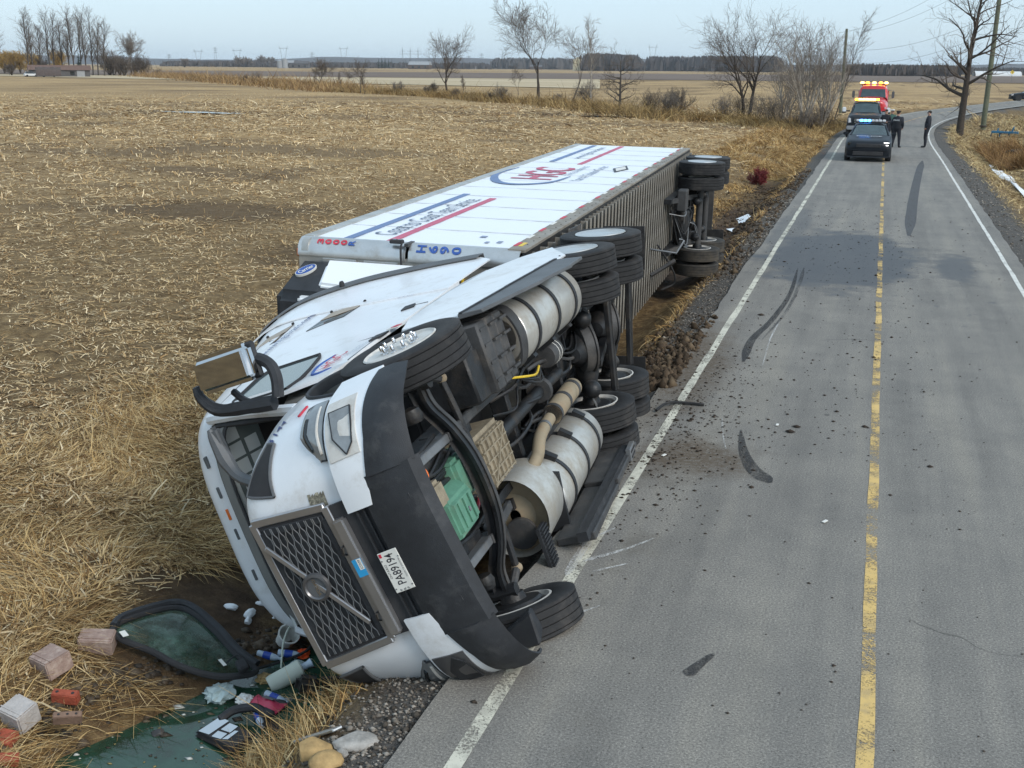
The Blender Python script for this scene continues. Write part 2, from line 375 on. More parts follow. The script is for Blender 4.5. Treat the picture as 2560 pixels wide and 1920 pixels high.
def ground_mat():
    m = bpy.data.materials.new('ground'); m.use_nodes = True; n = m.node_tree.nodes; L = m.node_tree.links; b = n['Principled BSDF']
    tc = n.new('ShaderNodeTexCoord')
    def noise(sc, det=8, ro=.7, vec=None):
        z = n.new('ShaderNodeTexNoise'); z.inputs['Scale'].default_value = sc; z.inputs['Detail'].default_value = det; z.inputs['Roughness'].default_value = ro
        L.new(vec or tc.outputs['Object'], z.inputs['Vector']); return z.outputs['Fac']
    def ramp(f, stops):
        r = n.new('ShaderNodeValToRGB'); e = r.color_ramp.elements
        e[0].position, e[0].color = stops[0][0], (*stops[0][1], 1); e[1].position, e[1].color = stops[-1][0], (*stops[-1][1], 1)
        for p_, c_ in stops[1:-1]: q = e.new(p_); q.color = (*c_, 1)
        L.new(f, r.inputs['Fac']); return r.outputs['Color']
    def mix(f, a, c_):
        x = n.new('ShaderNodeMixRGB'); L.new(f, x.inputs['Fac']); L.new(a, x.inputs['Color1']); L.new(c_, x.inputs['Color2']); return x.outputs['Color']
    def att(k): a = n.new('ShaderNodeAttribute'); a.attribute_name = k; return a.outputs['Fac']
    mp = n.new('ShaderNodeMapping'); mp.inputs['Rotation'].default_value = (0, 0, math.radians(-45)); mp.inputs['Scale'].default_value = (1, 5, 1)
    L.new(tc.outputs['Object'], mp.inputs['Vector'])
    fine = ramp(noise(2.6, 8, .9), [(.34, (.095, .058, .030)), (.45, (.27, .178, .09)), (.54, (.44, .31, .165)), (.66, (.66, .52, .32))])
    rows = ramp(noise(.22, 7, .78, mp.outputs['Vector']), [(.35, (.23, .15, .078)), (.5, (.42, .30, .155)), (.66, (.56, .43, .245))])
    straw = n.new('ShaderNodeMixRGB'); straw.inputs['Fac'].default_value = .28; L.new(fine, straw.inputs['Color1']); L.new(rows, straw.inputs['Color2'])
    patch = ramp(noise(.05, 5, .6), [(.38, (.78, .76, .74)), (.62, (1.1, 1.08, 1.02))])
    sm = n.new('ShaderNodeMixRGB'); sm.blend_type = 'MULTIPLY'; sm.inputs['Fac'].default_value = 1; L.new(straw.outputs['Color'], sm.inputs['Color1']); L.new(patch, sm.inputs['Color2'])
    grass = ramp(noise(6.0, 6, .8), [(.3, (.055, .036, .020)), (.48, (.15, .10, .05)), (.62, (.29, .205, .10)), (.78, (.42, .32, .17))])
    grav = ramp(noise(26, 6, .85), [(.32, (.035, .032, .030)), (.5, (.095, .088, .080)), (.68, (.20, .19, .175))])
    mudc = ramp(noise(3.5, 9, .75), [(.3, (.022, .015, .010)), (.55, (.075, .048, .030)), (.75, (.14, .095, .06))])
    soil = ramp(noise(4.0, 6, .8), [(.35, (.075, .048, .024)), (.52, (.18, .122, .060)), (.70, (.34, .245, .125))])
    c = mix(att('litter'), soil, sm.outputs['Color']); c = mix(att('bank'), c, grass); c = mix(att('mud'), c, mudc); c = mix(att('gravel'), c, grav)
    L.new(c, b.inputs['Base Color']); b.inputs['Roughness'].default_value = .95; b.inputs['Specular IOR Level'].default_value = .15
    bp = n.new('ShaderNodeBump'); bp.inputs['Strength'].default_value = .9; bp.inputs['Distance'].default_value = .06
    L.new(noise(9, 5, .8), bp.inputs['Height']); L.new(bp.outputs['Normal'], b.inputs['Normal'])
    return m
g = bulk('ground', np.stack([GX, GY, GZ], -1).reshape(-1, 3), F, ground_mat(), {'gravel': gravel.ravel(), 'bank': bank.ravel(), 'mud': mud.ravel(), 'litter': sstep(12, 75, np.hypot(GX, GY)).ravel()}, smooth=True)
tag(g, 'harvested corn field, ditch banks and verges of dry straw', 'ground', kind='structure')
# ---- road
def road_strip(name, offs, z, mat, t0=-28, t1=330, step=.5, zf=None):
    """sheet along the road between lateral offsets"""
    ts = np.concatenate([np.arange(t0, 60, step), np.arange(60, t1, 1.5)])
    tt = np.interp(ts, _cum, np.arange(len(_cum))); i = np.clip(tt.astype(int), 0, len(RC)-2); u = (tt-i)[:, None]
    P = RC[i]*(1-u)+RC[i+1]*u; T = _seg[i]/_sl[i][:, None]
    # smooth tangents
    k = np.ones(5)/5; T = np.stack([np.convolve(np.pad(T[:, a], 2, mode='edge'), k, 'valid') for a in (0, 1)], 1); T /= np.linalg.norm(T, axis=1)[:, None]
    N = np.stack([T[:, 1], -T[:, 0]], 1)
    G = np.zeros((len(ts), len(offs), 3))
    for j, o in enumerate(offs):
        oo = o(ts) if callable(o) else o
        G[:, j, :2] = P+N*(np.asarray(oo)[:, None] if np.ndim(oo) else oo); G[:, j, 2] = z if zf is None else z+zf(o)
    idx = np.arange(len(ts)*len(offs)).reshape(len(ts), -1)
    F = np.stack([idx[:-1, :-1], idx[:-1, 1:], idx[1:, 1:], idx[1:, :-1]], -1).reshape(-1, 4)
    return bulk(name, G.reshape(-1, 3), F, mat, smooth=True)
class NT:
    """small helper for node materials"""
    def __init__(s, name):
        s.m = bpy.data.materials.new(name); s.m.use_nodes = True; s.n = s.m.node_tree.nodes; s.L = s.m.node_tree.links; s.b = s.n['Principled BSDF']; s.tc = s.n.new('ShaderNodeTexCoord'); s.obj = s.tc.outputs['Object']
    def noise(s, sc, det=6, ro=.65, vec=None):
        z = s.n.new('ShaderNodeTexNoise'); z.inputs['Scale'].default_value = sc; z.inputs['Detail'].default_value = det; z.inputs['Roughness'].default_value = ro
        s.L.new(vec if vec is not None else s.obj, z.inputs['Vector']); return z.outputs['Fac']
    def mapv(s, loc=(0, 0, 0), rot=0, sc=(1, 1, 1)):
        m = s.n.new('ShaderNodeMapping'); m.vector_type = 'TEXTURE'; m.inputs['Location'].default_value = loc; m.inputs['Rotation'].default_value = (0, 0, rot); m.inputs['Scale'].default_value = sc
        s.L.new(s.obj, m.inputs['Vector']); return m.outputs['Vector']
    def ramp(s, f, stops):
        r = s.n.new('ShaderNodeValToRGB'); e = r.color_ramp.elements
        e[0].position, e[0].color = stops[0][0], (*stops[0][1], 1); e[1].position, e[1].color = stops[-1][0], (*stops[-1][1], 1)
        for p_, c_ in stops[1:-1]: q = e.new(p_); q.color = (*c_, 1)
        s.L.new(f, r.inputs['Fac']); return r.outputs['Color']
    def math(s, op, a, b=None):
        m = s.n.new('ShaderNodeMath'); m.operation = op
        for i, v in enumerate((a, b)):
            if v is None: continue
            if isinstance(v, (int, float)): m.inputs[i].default_value = v
            else: s.L.new(v, m.inputs[i])
        return m.outputs[0]
    def rng(s, f, a, b, c=0, d=1):
        m = s.n.new('ShaderNodeMapRange'); m.interpolation_type = 'SMOOTHSTEP'
        for k, v in zip(('From Min', 'From Max', 'To Min', 'To Max'), (a, b, c, d)): m.inputs[k].default_value = v
        s.L.new(f, m.inputs['Value']); return m.outputs['Result']
    def mix(s, f, a, b, mode='MIX'):
        m = s.n.new('ShaderNodeMixRGB'); m.blend_type = mode
        if isinstance(f, (int, float)): m.inputs['Fac'].default_value = f
        else: s.L.new(f, m.inputs['Fac'])
        for k, v in (('Color1', a), ('Color2', b)):
            if isinstance(v, tuple): m.inputs[k].default_value = (*v, 1)
            else: s.L.new(v, m.inputs[k])
        return m.outputs['Color']
    def ell(s, cx, cy, rx, ry, rot=0, wob=.5, wsc=1.2, soft=.25):
        """irregular blot on the surface: 1 inside, 0 outside"""
        v = s.mapv((cx, cy, 0), rot, (rx, ry, 1000)); l = s.n.new('ShaderNodeVectorMath'); l.operation = 'LENGTH'; s.L.new(v, l.inputs[0])
        d = s.math('ADD', l.outputs['Value'], s.math('MULTIPLY', s.math('SUBTRACT', s.noise(wsc, 7, .7), .5), wob*2))
        return s.rng(d, 1, 1-soft)
    def bump(s, f, st, dist=.01):
        b = s.n.new('ShaderNodeBump'); b.inputs['Strength'].default_value = st; b.inputs['Distance'].default_value = dist; s.L.new(f, b.inputs['Height']); s.L.new(b.outputs['Normal'], s.b.inputs['Normal'])
def asphalt():
    q = NT('asphalt')
    spk = q.ramp(q.noise(60, 4, .9), [(.34, (.062, .058, .054)), (.46, (.188, .179, .164)), (.56, (.248, .236, .215)), (.70, (.51, .485, .44))])
    lng = q.mapv((0, 0, 0), 0, (.5, 9, 1)); streak = q.ramp(q.noise(1.0, 5, .6, lng), [(.34, (.80, .80, .80)), (.5, (.97, .965, .955)), (.66, (1.13, 1.11, 1.06))])
    blot = q.ramp(q.noise(.8, 7, .75), [(.35, (.84, .84, .845)), (.65, (1.08, 1.07, 1.05))])
    c = q.mix(1, q.mix(1, spk, streak, 'MULTIPLY'), blot, 'MULTIPLY')
    spots = q.rng(q.noise(2.3, 3, .55), .735, .765)
    c = q.mix(q.math('MULTIPLY', spots, .75), c, (.035, .034, .034))
    wv = q.n.new('ShaderNodeTexVoronoi'); wv.feature = 'DISTANCE_TO_EDGE'; wv.inputs['Scale'].default_value = .33
    dv = q.n.new('ShaderNodeVectorMath'); dv.operation = 'ADD'; nzv = q.n.new('ShaderNodeTexNoise'); nzv.inputs['Scale'].default_value = 1.5; q.L.new(q.obj, nzv.inputs['Vector']); q.L.new(q.obj, dv.inputs[0]); q.L.new(nzv.outputs['Color'], dv.inputs[1]); q.L.new(dv.outputs[0], wv.inputs['Vector'])
    crk = q.math('MULTIPLY', q.rng(wv.outputs['Distance'], .006, .0015), q.rng(q.noise(.35, 2), .55, .62))
    c = q.mix(q.math('MULTIPLY', crk, .55), c, (.05, .048, .045))
    # wet fluid spill and mud tracked over the tarmac
    sp = at(2140, 640); wet = q.ell(sp[0]-.35, sp[1]-.2, 1.95, 4.8, 0, .60, 1.1, .30)
    w2 = q.ell(1.75, 25.6, .55, 2.6, 0, .8, 1.6, .5); w3 = q.ell(-2.0, 30.5, .55, 6.0, 0, .4, .9, .4)
    wet = q.math('MAXIMUM', wet, q.math('MAXIMUM', q.math('MULTIPLY', w2, .8), q.math('MULTIPLY', w3, .6)))
    drip = q.math('MULTIPLY', q.rng(q.noise(3.0, 5, .75), .60, .66), q.ell(1.4, 22.5, 1.6, 7.0, 0, .4, .6, .6))
    wet = q.math('MAXIMUM', wet, q.math('MULTIPLY', drip, .8))
    c = q.mix(q.math('MULTIPLY', wet, .80), c, (.040, .043, .050))
    md = q.math('MAXIMUM', q.ell(-1.65, 11.6, 1.0, 1.0, .25, .75, 1.6, .8), q.ell(-2.2, 15.5, .75, 3.6, 0, .6, 1.4, .8))
    md = q.math('MULTIPLY', md, q.rng(q.noise(16, 6, .8), .30, .56))
    c = q.mix(q.math('MULTIPLY', md, .85), c, (.085, .058, .034))
    ed = q.math('MULTIPLY', q.rng(q.noise(.9, 6, .75), .50, .70), q.ell(-2.05, 8, .9, 14, 0, .5, .7, .8))
    c = q.mix(q.math('MULTIPLY', ed, .5), c, (.10, .085, .065))
    q.L.new(c, q.b.inputs['Base Color'])
    q.L.new(q.rng(wet, 0, 1, .90, .58), q.b.inputs['Roughness']); q.b.inputs['Specular IOR Level'].default_value = .35
    q.bump(q.noise(110, 3, .8), .35, .006)
    return q.m
wob_l = lambda t: -EDGE_L+.05*(vnoise(t*2.1, 0*t)-.5)+.06*(vnoise(t*.4, 5+0*t)-.5)
wob_r = lambda t: EDGE_R+.05*(vnoise(t*2.3, 9+0*t)-.5)
r = road_strip('road', [wob_l, -1.5, 0, 1.5, wob_r], 0.0, asphalt()); tag(r, 'two lane weathered grey asphalt road with a wet spill', 'road', kind='structure')
# broken edge of the tarmac
def paint(name, col, wear, z, dirtc=(.16, .15, .135), lw=.35):
    q = NT(name); spk = q.noise(70, 3, .8); c = q.mix(q.math('MULTIPLY', q.rng(q.noise(5, 5, .7), .45, .62), .35), col, dirtc)
    q.L.new(c, q.b.inputs['Base Color']); q.b.inputs['Roughness'].default_value = .8
    a = q.math('ADD', q.math('ADD', q.math('MULTIPLY', q.noise(2.2, 4, .7), .30), q.math('MULTIPLY', q.noise(40, 4, .85), .70-lw)), q.math('MULTIPLY', q.noise(.55, 3, .6), lw))
    q.L.new(q.rng(a, wear-.035, wear+.035), q.b.inputs['Alpha']); return q.m
LW = -2.076-.38; CW = .247-.38; RW = 2.831-.38
jit = lambda o, a: (lambda t: o+a*(vnoise(t*1.3+o*7, 2+0*t)-.5))
wl = paint('white_line_paint', (.60, .58, .48), .462, 0, lw=.2); yl = paint('yellow_line_paint', (.64, .44, .16), .497, 0, lw=.33); wl2 = paint('white_line_paint_right', (.66, .65, .60), .40, 0)
for nm, o, wd, mt in (('edge_line', LW, .050, wl), ('centre_line', CW, .048, yl), ('edge_line', RW, .042, wl2)):
    tag(road_strip(nm, [jit(o-wd, .02), jit(o+wd, .02)], .004, mt), {'centre_line': 'worn yellow centre line', 'edge_line': 'worn white edge line'}[nm]+' painted on the road', 'road marking', kind='structure')
# skid marks and gouges: thin sheets on the tarmac
def skid(px, w0, w1, mat, name, z=.006):
    P = catmull([(*at(x, y)[:2], z) for x, y in px], 26); T = np.gradient(P, axis=0); T /= np.linalg.norm(T, axis=1)[:, None]; N = np.stack([T[:, 1], -T[:, 0], 0*T[:, 0]], 1)
    ww = (np.interp(np.linspace(0, 1, 26), [0, .12, .5, .9, 1], [.2*w0, w0, (w0+w1)/2, w1, .25*w1]))[:, None]
    G = np.stack([P-N*ww/2, P, P+N*ww/2], 1); mb = MB().grid(G); o = mb.build(name, mat, smooth=0); return o
def skidmat(name, col, thr, sc=(.12, 1.2, 1)):
    q = NT(name); q.b.inputs['Base Color'].default_value = (*col, 1); q.b.inputs['Roughness'].default_value = .85
    a = q.math('ADD', q.math('MULTIPLY', q.noise(1, 4, .7, q.mapv((0, 0, 0), 0, sc)), .5), q.math('MULTIPLY', q.noise(45, 3, .8), .5)); q.L.new(q.rng(a, thr-.12, thr+.12, 0, .72), q.b.inputs['Alpha']); return q.m
sk = skidmat('skid_rubber', (.028, .028, .030), .44); sk2 = skidmat('skid_faint', (.055, .055, .058), .50); sk3 = skidmat('tar_patch', (.085, .088, .094), .36); gouge = skidmat('scrape_white', (.62, .62, .60), .50, (.05, .6, 1))
for px, a, b_, m_, nm in [([(1852, 1075), (1858, 1125), (1880, 1170), (1925, 1208)], .06, .20, sk, 'skid_mark'), ([(1995, 670), (1975, 735), (1930, 800), (1880, 850), (1858, 905)], .07, .13, sk, 'skid_mark'),
                          ([(2010, 670), (1995, 720), (1965, 780), (1905, 850)], .08, .04, sk2, 'skid_mark'), ([(2306, 402), (2295, 440), (2283, 500), (2272, 590)], .28, .30, sk3, 'skid_mark'), ([(1950, 800), (1925, 850), (1905, 920)], .025, .02, gouge, 'scrape_mark'), ([(1805, 1045), (1808, 1090), (1815, 1125)], .02, .015, gouge, 'scrape_mark'), ([(1455, 1405), (1560, 1375), (1640, 1345)], .05, .02, gouge, 'scrape_mark'),
                          ([(1450, 1360), (1540, 1320)], .06, .02, gouge, 'scrape_mark'), ([(1480, 1430), (1570, 1410)], .03, .02, gouge, 'scrape_mark'), ([(1500, 1310), (1440, 1400), (1415, 1440)], .10, .06, gouge, 'scrape_mark'), ([(1430, 1540), (1500, 1515)], .03, .015, gouge, 'scrape_mark'),
                          ([(1715, 1690), (1745, 1665), (1785, 1635)], .10, .05, sk, 'skid_mark')]:
    tag(skid(px, a, b_, m_, nm), 'mark scraped on the tarmac', 'road marking', kind='structure')
# ploughed strip far beyond the stubble
q = NT('ploughed'); q.L.new(q.ramp(q.noise(.05, 6, .7, q.mapv((0, 0, 0), 0, (8, 1, 1))), [(.35, (.10, .065, .045)), (.65, (.17, .12, .085))]), q.b.inputs['Base Color']); q.b.inputs['Roughness'].default_value = 1
mb = MB()
a_, b_, c_, d_ = at(-200, 183, -.4), at(2700, 210, -.4), at(2700, 192, -.4), at(-200, 172.5, -.4)
G = np.stack([np.linspace(a_, b_, 30), np.linspace(d_, c_, 30)], 1); G[..., 2] = -.30
tag(MB().grid(G).build('ploughed_field', q.m, smooth=0), 'dark brown ploughed strip beyond the stubble', 'field', kind='structure')
q = NT('pale_field'); q.L.new(q.ramp(q.noise(.06, 8, .75, q.mapv((0, 0, 0), 0, (14, 1, 1))), [(.35, (.38, .29, .17)), (.65, (.52, .42, .27))]), q.b.inputs['Base Color']); q.b.inputs['Roughness'].default_value = 1
top = [at(-200, 184, -.4), at(1280, 196, -.4), at(2700, 211, -.4)]; bot = [at(-200, 187, -.4), at(500, 196, -.4), at(760, 208, -.4)]
G = np.stack([np.linspace(at(-200, 186, -.4), at(1500, 222, -.4), 30), np.linspace(at(-200, 184, -.4), at(1500, 199, -.4), 30)], 1); G[..., 2] = -.33
tag(MB().grid(G).build('pale_field', q.m, smooth=0), 'pale tan stubble field beyond the reed fringe', 'field', kind='structure')
# snow remnants
q = NT('old_snow'); q.b.inputs['Base Color'].default_value = (.78, .80, .82, 1); q.b.inputs['Roughness'].default_value = .8; q.bump(q.noise(20, 4), .4, .02)
def sheet_patch(px, name, mat, lift=.02, rz=None, label=None):
    P = []
    for x, y in px:
        p = at(x, y, -.6 if rz is None else rz)
        for _ in range(6): p = at(x, y, float(terrain(p[0], p[1])))
        P.append(p)
    P = np.array(P); c = P.mean(0); k = len(P); V = [c]; F = []
    for r_ in (.5, 1.0):
        for i in range(k): pp = c+(P[i]-c)*r_; V.append(pp)
    V = np.array(V); V[:, 2] = terrain(V[:, 0], V[:, 1])+lift*np.array([1]+[.9]*k+[.1]*k)
    F = [(0, 1+i, 1+(i+1) % k) for i in range(k)]+[(1+i, 1+k+i, 1+k+(i+1) % k, 1+(i+1) % k) for i in range(k)]
    o = MB().add(V, F).build(name, mat, smooth=60); tag(o, label, 'snow', kind='structure'); return o
for px in ([(2472, 412), (2492, 410), (2512, 432), (2530, 442), (2560, 475), (2600, 510), (2600, 540), (2560, 490), (2525, 455), (2500, 445), (2480, 425)], [(1840, 545), (1870, 535), (1878, 540), (1862, 556), (1845, 560)], [(1815, 572), (1838, 568), (1830, 580)]):
    sheet_patch(px, 'snow_patch', q.m, .05, label='remnant of old white snow in the ditch')
# ================================================================== overturned tractor unit
def _rodr(rv):
    rv = np.array(rv, float); th = np.linalg.norm(rv); k = rv/th; K = np.array([[0, -k[2], k[1]], [k[2], 0, -k[0]], [-k[1], k[0], 0]])
    return np.eye(3)+math.sin(th)*K+(1-math.cos(th))*K@K
_B = np.array([[0, 0, -1], [-1, 0, 0], [0, 1, 0]], float)          # upright axes laid on the right-hand side
TS = .935
def pose(o, t, rv):
    R = _rodr(rv)@_B; loc = (np.array(t)-(0, 0, 3.73))*TS+CPOS
    m = Matrix([[*(R[0]*TS), loc[0]], [*(R[1]*TS), loc[1]], [*(R[2]*TS), loc[2]], [0, 0, 0, 1]])
    o.matrix_world = m
TWIST = -.2784
def tw_ang(x): return TWIST*np.clip((x+1.3)/-5.3, -.3, 1.3)
def tw(V):
    """the frame and cab are wrung along their length"""
    V = np.asarray(V, float); a = tw_ang(V[:, 0]); y = V[:, 1]; z = V[:, 2]-.7
    return np.stack([V[:, 0], y*np.cos(a)-z*np.sin(a), y*np.sin(a)+z*np.cos(a)+.7], 1)
T = empty('semi_truck', label='white semi truck tractor lying on its side with its underside exposed', cat='truck')
pose(T, (-2.4121, 6.6839, .6546), (.0243, -.4062, .0321))
def part(mb, name, mat, parent=None, bevel=0, smooth=35, label=None, seg=1): return mb.build(name, mat, parent or T, tw, bevel, smooth, label, seg)
def sym(half): return [(x, y, z) for x, y, z in half[::-1]]+[(x, -y, z) for x, y, z in half[1:]]
# ---- wheels -------------------------------------------------------
def tyre_mesh(w=.28, R=.51, r0=.30, block=False):
    h = w/2; P = [(r0-.01, -h*.62), (r0, -h*.80), (r0+.045, -h*.95), (R-.10, -h), (R-.045, -h*.98), (R-.012, -h*.90)]
    g = [-.52, -.18, .18, .52]; e = .028
    P.append((R, -h*.84))
    for q in g:
        P += [(R, (q-e)*h*1.25), (R-.016, (q-e*.5)*h*1.25), (R-.016, (q+e*.5)*h*1.25), (R, (q+e)*h*1.25)]
    P += [(R, h*.84), (R-.012, h*.90), (R-.045, h*.98), (R-.10, h), (r0+.045, h*.95), (r0, h*.80), (r0-.01, h*.62)]
    return MB().lathe(P, n=56, close=True).mesh('tyre', smooth=32)
TY1 = tyre_mesh(.285); TY1.materials.append(MATS['rubber'])
TY2 = tyre_mesh(.275); TY2.materials.append(MATS['rubber'])
TY3 = tyre_mesh(.275); TY3.materials.append(MATS['rubber_dusty'])
# steer rim: disc set near the outer side, hub and brake drum inside
RIMS = MB().lathe([(.300, .118), (.312, .128), (.300, .135), (.287, .120), (.27, .085), (.215, .090), (.175, .115), (.105, .118), (.085, .145), (.06, .150), (0.0001, .150)], n=40).lathe([(.30, .12), (.285, .03), (.285, -.10), (.312, -.125), (.318, -.13), (.300, -.135), (.275, -.10), (.275, .02)], n=40, close=True).mesh('rim', smooth=30)
RIMS.materials.append(MATS['rim_white'])
RIMD = MB().lathe([(.300, .125), (.318, .132), (.312, .140), (.292, .125), (.272, .06), (.268, -.02), (.235, -.045), (.15, -.05), (.13, -.02), (.125, .06), (.09, .085), (.0001, .09)], n=40).mesh('rim', smooth=30); RIMD.materials.append(MATS['aluminium'])
RIMI = MB().lathe([(.288, .13), (.280, .0), (.288, -.118), (.312, -.126), (.316, -.134), (.300, -.138), (.272, -.11), (.266, .0), (.270, .12)], n=40, close=True).mesh('rim', smooth=30); RIMI.materials.append(MATS['rim_white'])
DRUM = MB().lathe([(.0001, -.22), (.10, -.22), (.11, -.16), (.22, -.15), (.235, -.13), (.235, .05), (.15, .08)], n=32).mesh('brake_drum', smooth=30); DRUM.materials.append(MATS['steel_black'])
NUT = MB().lathe([(.021, 0), (.024, .004), (.024, .012), (.017, .016), (.0155, .05), (.012, .064), (.0001, .066)], n=10).mesh('wheel_nut', smooth=40); NUT.materials.append(MATS['chrome'])
NUTS = MB().lathe([(.018, 0), (.016, .02), (.0001, .022)], n=6).mesh('wheel_nut', smooth=0); NUTS.materials.append(MATS['steel_galv'])
HOLE = MB().lathe([(.026, .003), (.022, .006), (.0001, .002)], n=14).mesh('hand_hole', smooth=30); HOLE.materials.append(MATS['interior_dark'])
def sub(name, me, parent, mtx=None):
    o = bpy.data.objects.new(name, me); COL.objects.link(o); o.parent = parent
    if mtx is not None: o.matrix_local = mtx
    return o
FLIP = Matrix.Rotation(PI, 4, 'Z')
def place_wheel(w, root, c, side, twisted=True, steer=0):
    c = np.array([c], float); p = tw(c)[0] if twisted else c[0]; a = tw_ang(c[0][0]) if twisted else 0
    w.parent = root; m = Matrix.Translation(p)@Matrix.Rotation(a, 4, 'X')@Matrix.Rotation(steer, 4, 'Z')
    w.matrix_local = m if side > 0 else m@FLIP
def steer_wheel(root, c, side, steer=0):
    w = sub('wheel', RIMS, root); place_wheel(w, root, c, side, True, steer)
    sub('tyre', TY1, w); sub('brake_drum', DRUM, w)
    for k in range(10):
        a = 2*PI*k/10; sub('wheel_nut', NUT, w, Matrix.Translation((.142*math.cos(a), .116, .142*math.sin(a))))
        if k % 2 == 0 or True: sub('hand_hole', HOLE, w, Matrix.Translation((.235*math.cos(a+.3), .0875, .235*math.sin(a+.3))))
    return w
def dual_wheel(root, c, side, twisted=True, dusty=False):
    w = sub('wheel', RIMD, root); place_wheel(w, root, c, side, twisted)
    ty = TY3 if dusty else TY2
    sub('tyre', ty, w); sub('tyre', ty, w, Matrix.Translation((0, -.335, 0)))
    sub('inner_rim', RIMI, w, Matrix.Translation((0, -.335, 0))); sub('brake_drum', DRUM, w, Matrix.Translation((0, -.30, 0)))
    for k in range(10):
        a = 2*PI*k/10; sub('wheel_nut', NUTS, w, Matrix.Translation((.19*math.cos(a), -.045, .19*math.sin(a))))
    return w
FA, D1, D2 = -1.35, -5.996, -7.316
steer_wheel(T, (FA, 1.13, .51), 1, -.09); steer_wheel(T, (FA, -1.175, .48), -1, .17)
for dx in (D1, D2):
    dual_wheel(T, (dx, 1.085, .51), 1); dual_wheel(T, (dx, -1.085, .51), -1)
# ---- hood -----------------------------------------------------------
hood_half = [
    [(-.055, 0, .74), (-.06, .50, .74), (-.11, .72, .73), (-.27, .98, .73), (-.45, 1.11, .73), (-.70, 1.195, .74)],
    [(-.06, 0, .98), (-.065, .50, .98), (-.13, .74, .93), (-.30, 1.00, .88), (-.50, 1.14, .87), (-.76, 1.215, .92)],
    [(-.075, 0, 1.25), (-.085, .52, 1.25), (-.18, .77, 1.18), (-.38, 1.03, 1.08), (-.60, 1.17, 1.05), (-.85, 1.235, 1.10)],
    [(-.12, 0, 1.53), (-.135, .57, 1.53), (-.27, .82, 1.47), (-.50, 1.06, 1.31), (-.74, 1.19, 1.22), (-.98, 1.245, 1.22)],
    [(-.22, 0, 1.65), (-.26, .59, 1.645), (-.42, .86, 1.58), (-.65, 1.08, 1.41), (-.90, 1.20, 1.30), (-1.12, 1.25, 1.29)],
    [(-.60, 0, 1.77), (-.64, .63, 1.76), (-.75, .92, 1.67), (-.92, 1.10, 1.49), (-1.10, 1.21, 1.37), (-1.30, 1.255, 1.335)],
    [(-1.10, 0, 1.88), (-1.13, .68, 1.86), (-1.2, .98, 1.76), (-1.30, 1.14, 1.56), (-1.42, 1.21, 1.37), (-1.55, 1.25, 1.34)],
    [(-1.58, 0, 1.98), (-1.60, .74, 1.96), (-1.65, 1.02, 1.82), (-1.70, 1.14, 1.60), (-1.74, 1.20, 1.44), (-1.80, 1.235, 1.30)]]
for i_ in range(4):
    for j_ in (0, 1): x_, y_, z_ = hood_half[i_][j_]; hood_half[i_][j_] = (x_-.035, y_, z_)
hood_half = [[(x, y-.075*max(0, (y-1.0)/.25)*(1 if x < -.45 else 0), z) for x, y, z in r] for r in hood_half]
hood = part(MB().surf([sym(r) for r in hood_half], 40, 61, .02), 'hood', 'white_paint', smooth=50)
arch = [r[-1] for r in hood_half]
for sgn, nm in ((1, 'wheel_arch'), (-1, 'wheel_arch')):
    pts = catmull([(x, sgn*(y+.005), z-.01) for x, y, z in arch]+[(-1.95, sgn*1.20, 1.22)], 30)
    G = np.stack([pts, pts*[1, .93, 1]], 1); part(MB().grid(G, .015), nm, 'black_plastic')
    part(MB().tube(pts, .016, 8), 'arch_trim', 'black_plastic', label='black trim round the wheel arch')
_HR = np.stack([catmull(r[::-1][::-1], 51) for r in hood_half]); _HG = np.stack([catmull(_HR[:, j], 71) for j in range(51)], 1)
def hood_pt(u, v):
    """point and outward normal on the left half of the hood: u row 0..7, v column 0..5"""
    i = int(np.clip(round(u*10), 1, 69)); j = int(np.clip(round(v*10), 1, 49)); p = _HG[i, j]
    n = np.cross(_HG[i, j+1]-_HG[i, j-1], _HG[i+1, j]-_HG[i-1, j]); n = n/np.linalg.norm(n); return p, n*(1 if n[0]+.3*n[2] > 0 else -1)
# seam between hood and bumper
seam = catmull([(x+.02, y*1.012, z-.012) for x, y, z in sym(hood_half[0])], 60)
part(MB().tube(seam, .014, 6), 'hood_seam', 'interior_dark')
# hood side vents: dark recess with hexagon mesh bars
for sgn in (1, -1):
    def vp(f, g, h):
        u = (2.25*(1-g)+2.70*g)*(1-f)+(3.30*(1-g)+3.15*g)*f; v = 1.65*(1-g)+2.85*g; i0 = np.clip(u*10, 1, 69); j0 = np.clip(v*10, 1, 49); i, j = int(i0), int(j0); p = _HG[i, j]*(1-(i0-i))*(1-(j0-j))+_HG[i+1, j]*(i0-i)*(1-(j0-j))+_HG[i, j+1]*(1-(i0-i))*(j0-j)+_HG[i+1, j+1]*(i0-i)*(j0-j)
        return (p+hood_pt(u, v)[1]*h)*np.array([1, sgn, 1])
    ff = np.linspace(0, 1, 9)
    v = part(MB().grid(np.array([[vp(f, g, .006) for g in ff] for f in ff]), .012, sgn < 0), 'hood_vent', 'interior_dark')
    rim_ = [vp(f, 0, .012) for f in ff]+[vp(1, g, .012) for g in ff[1:]]+[vp(f, 1, .012) for f in ff[::-1][1:]]+[vp(0, g, .012) for g in ff[::-1][1:]]
    part(MB().tube(rim_, .012, 6, False), 'vent_frame', 'grey_plastic', v)
    for k in range(8):
        f = (k+.5)/8; N = 13; part(MB().tube([vp(np.clip(f+(.035 if (t+k) % 2 else -.035), 0, 1), t/N, .014) for t in range(N+1)], .0035, 4), 'vent_bar', 'gunmetal', v)
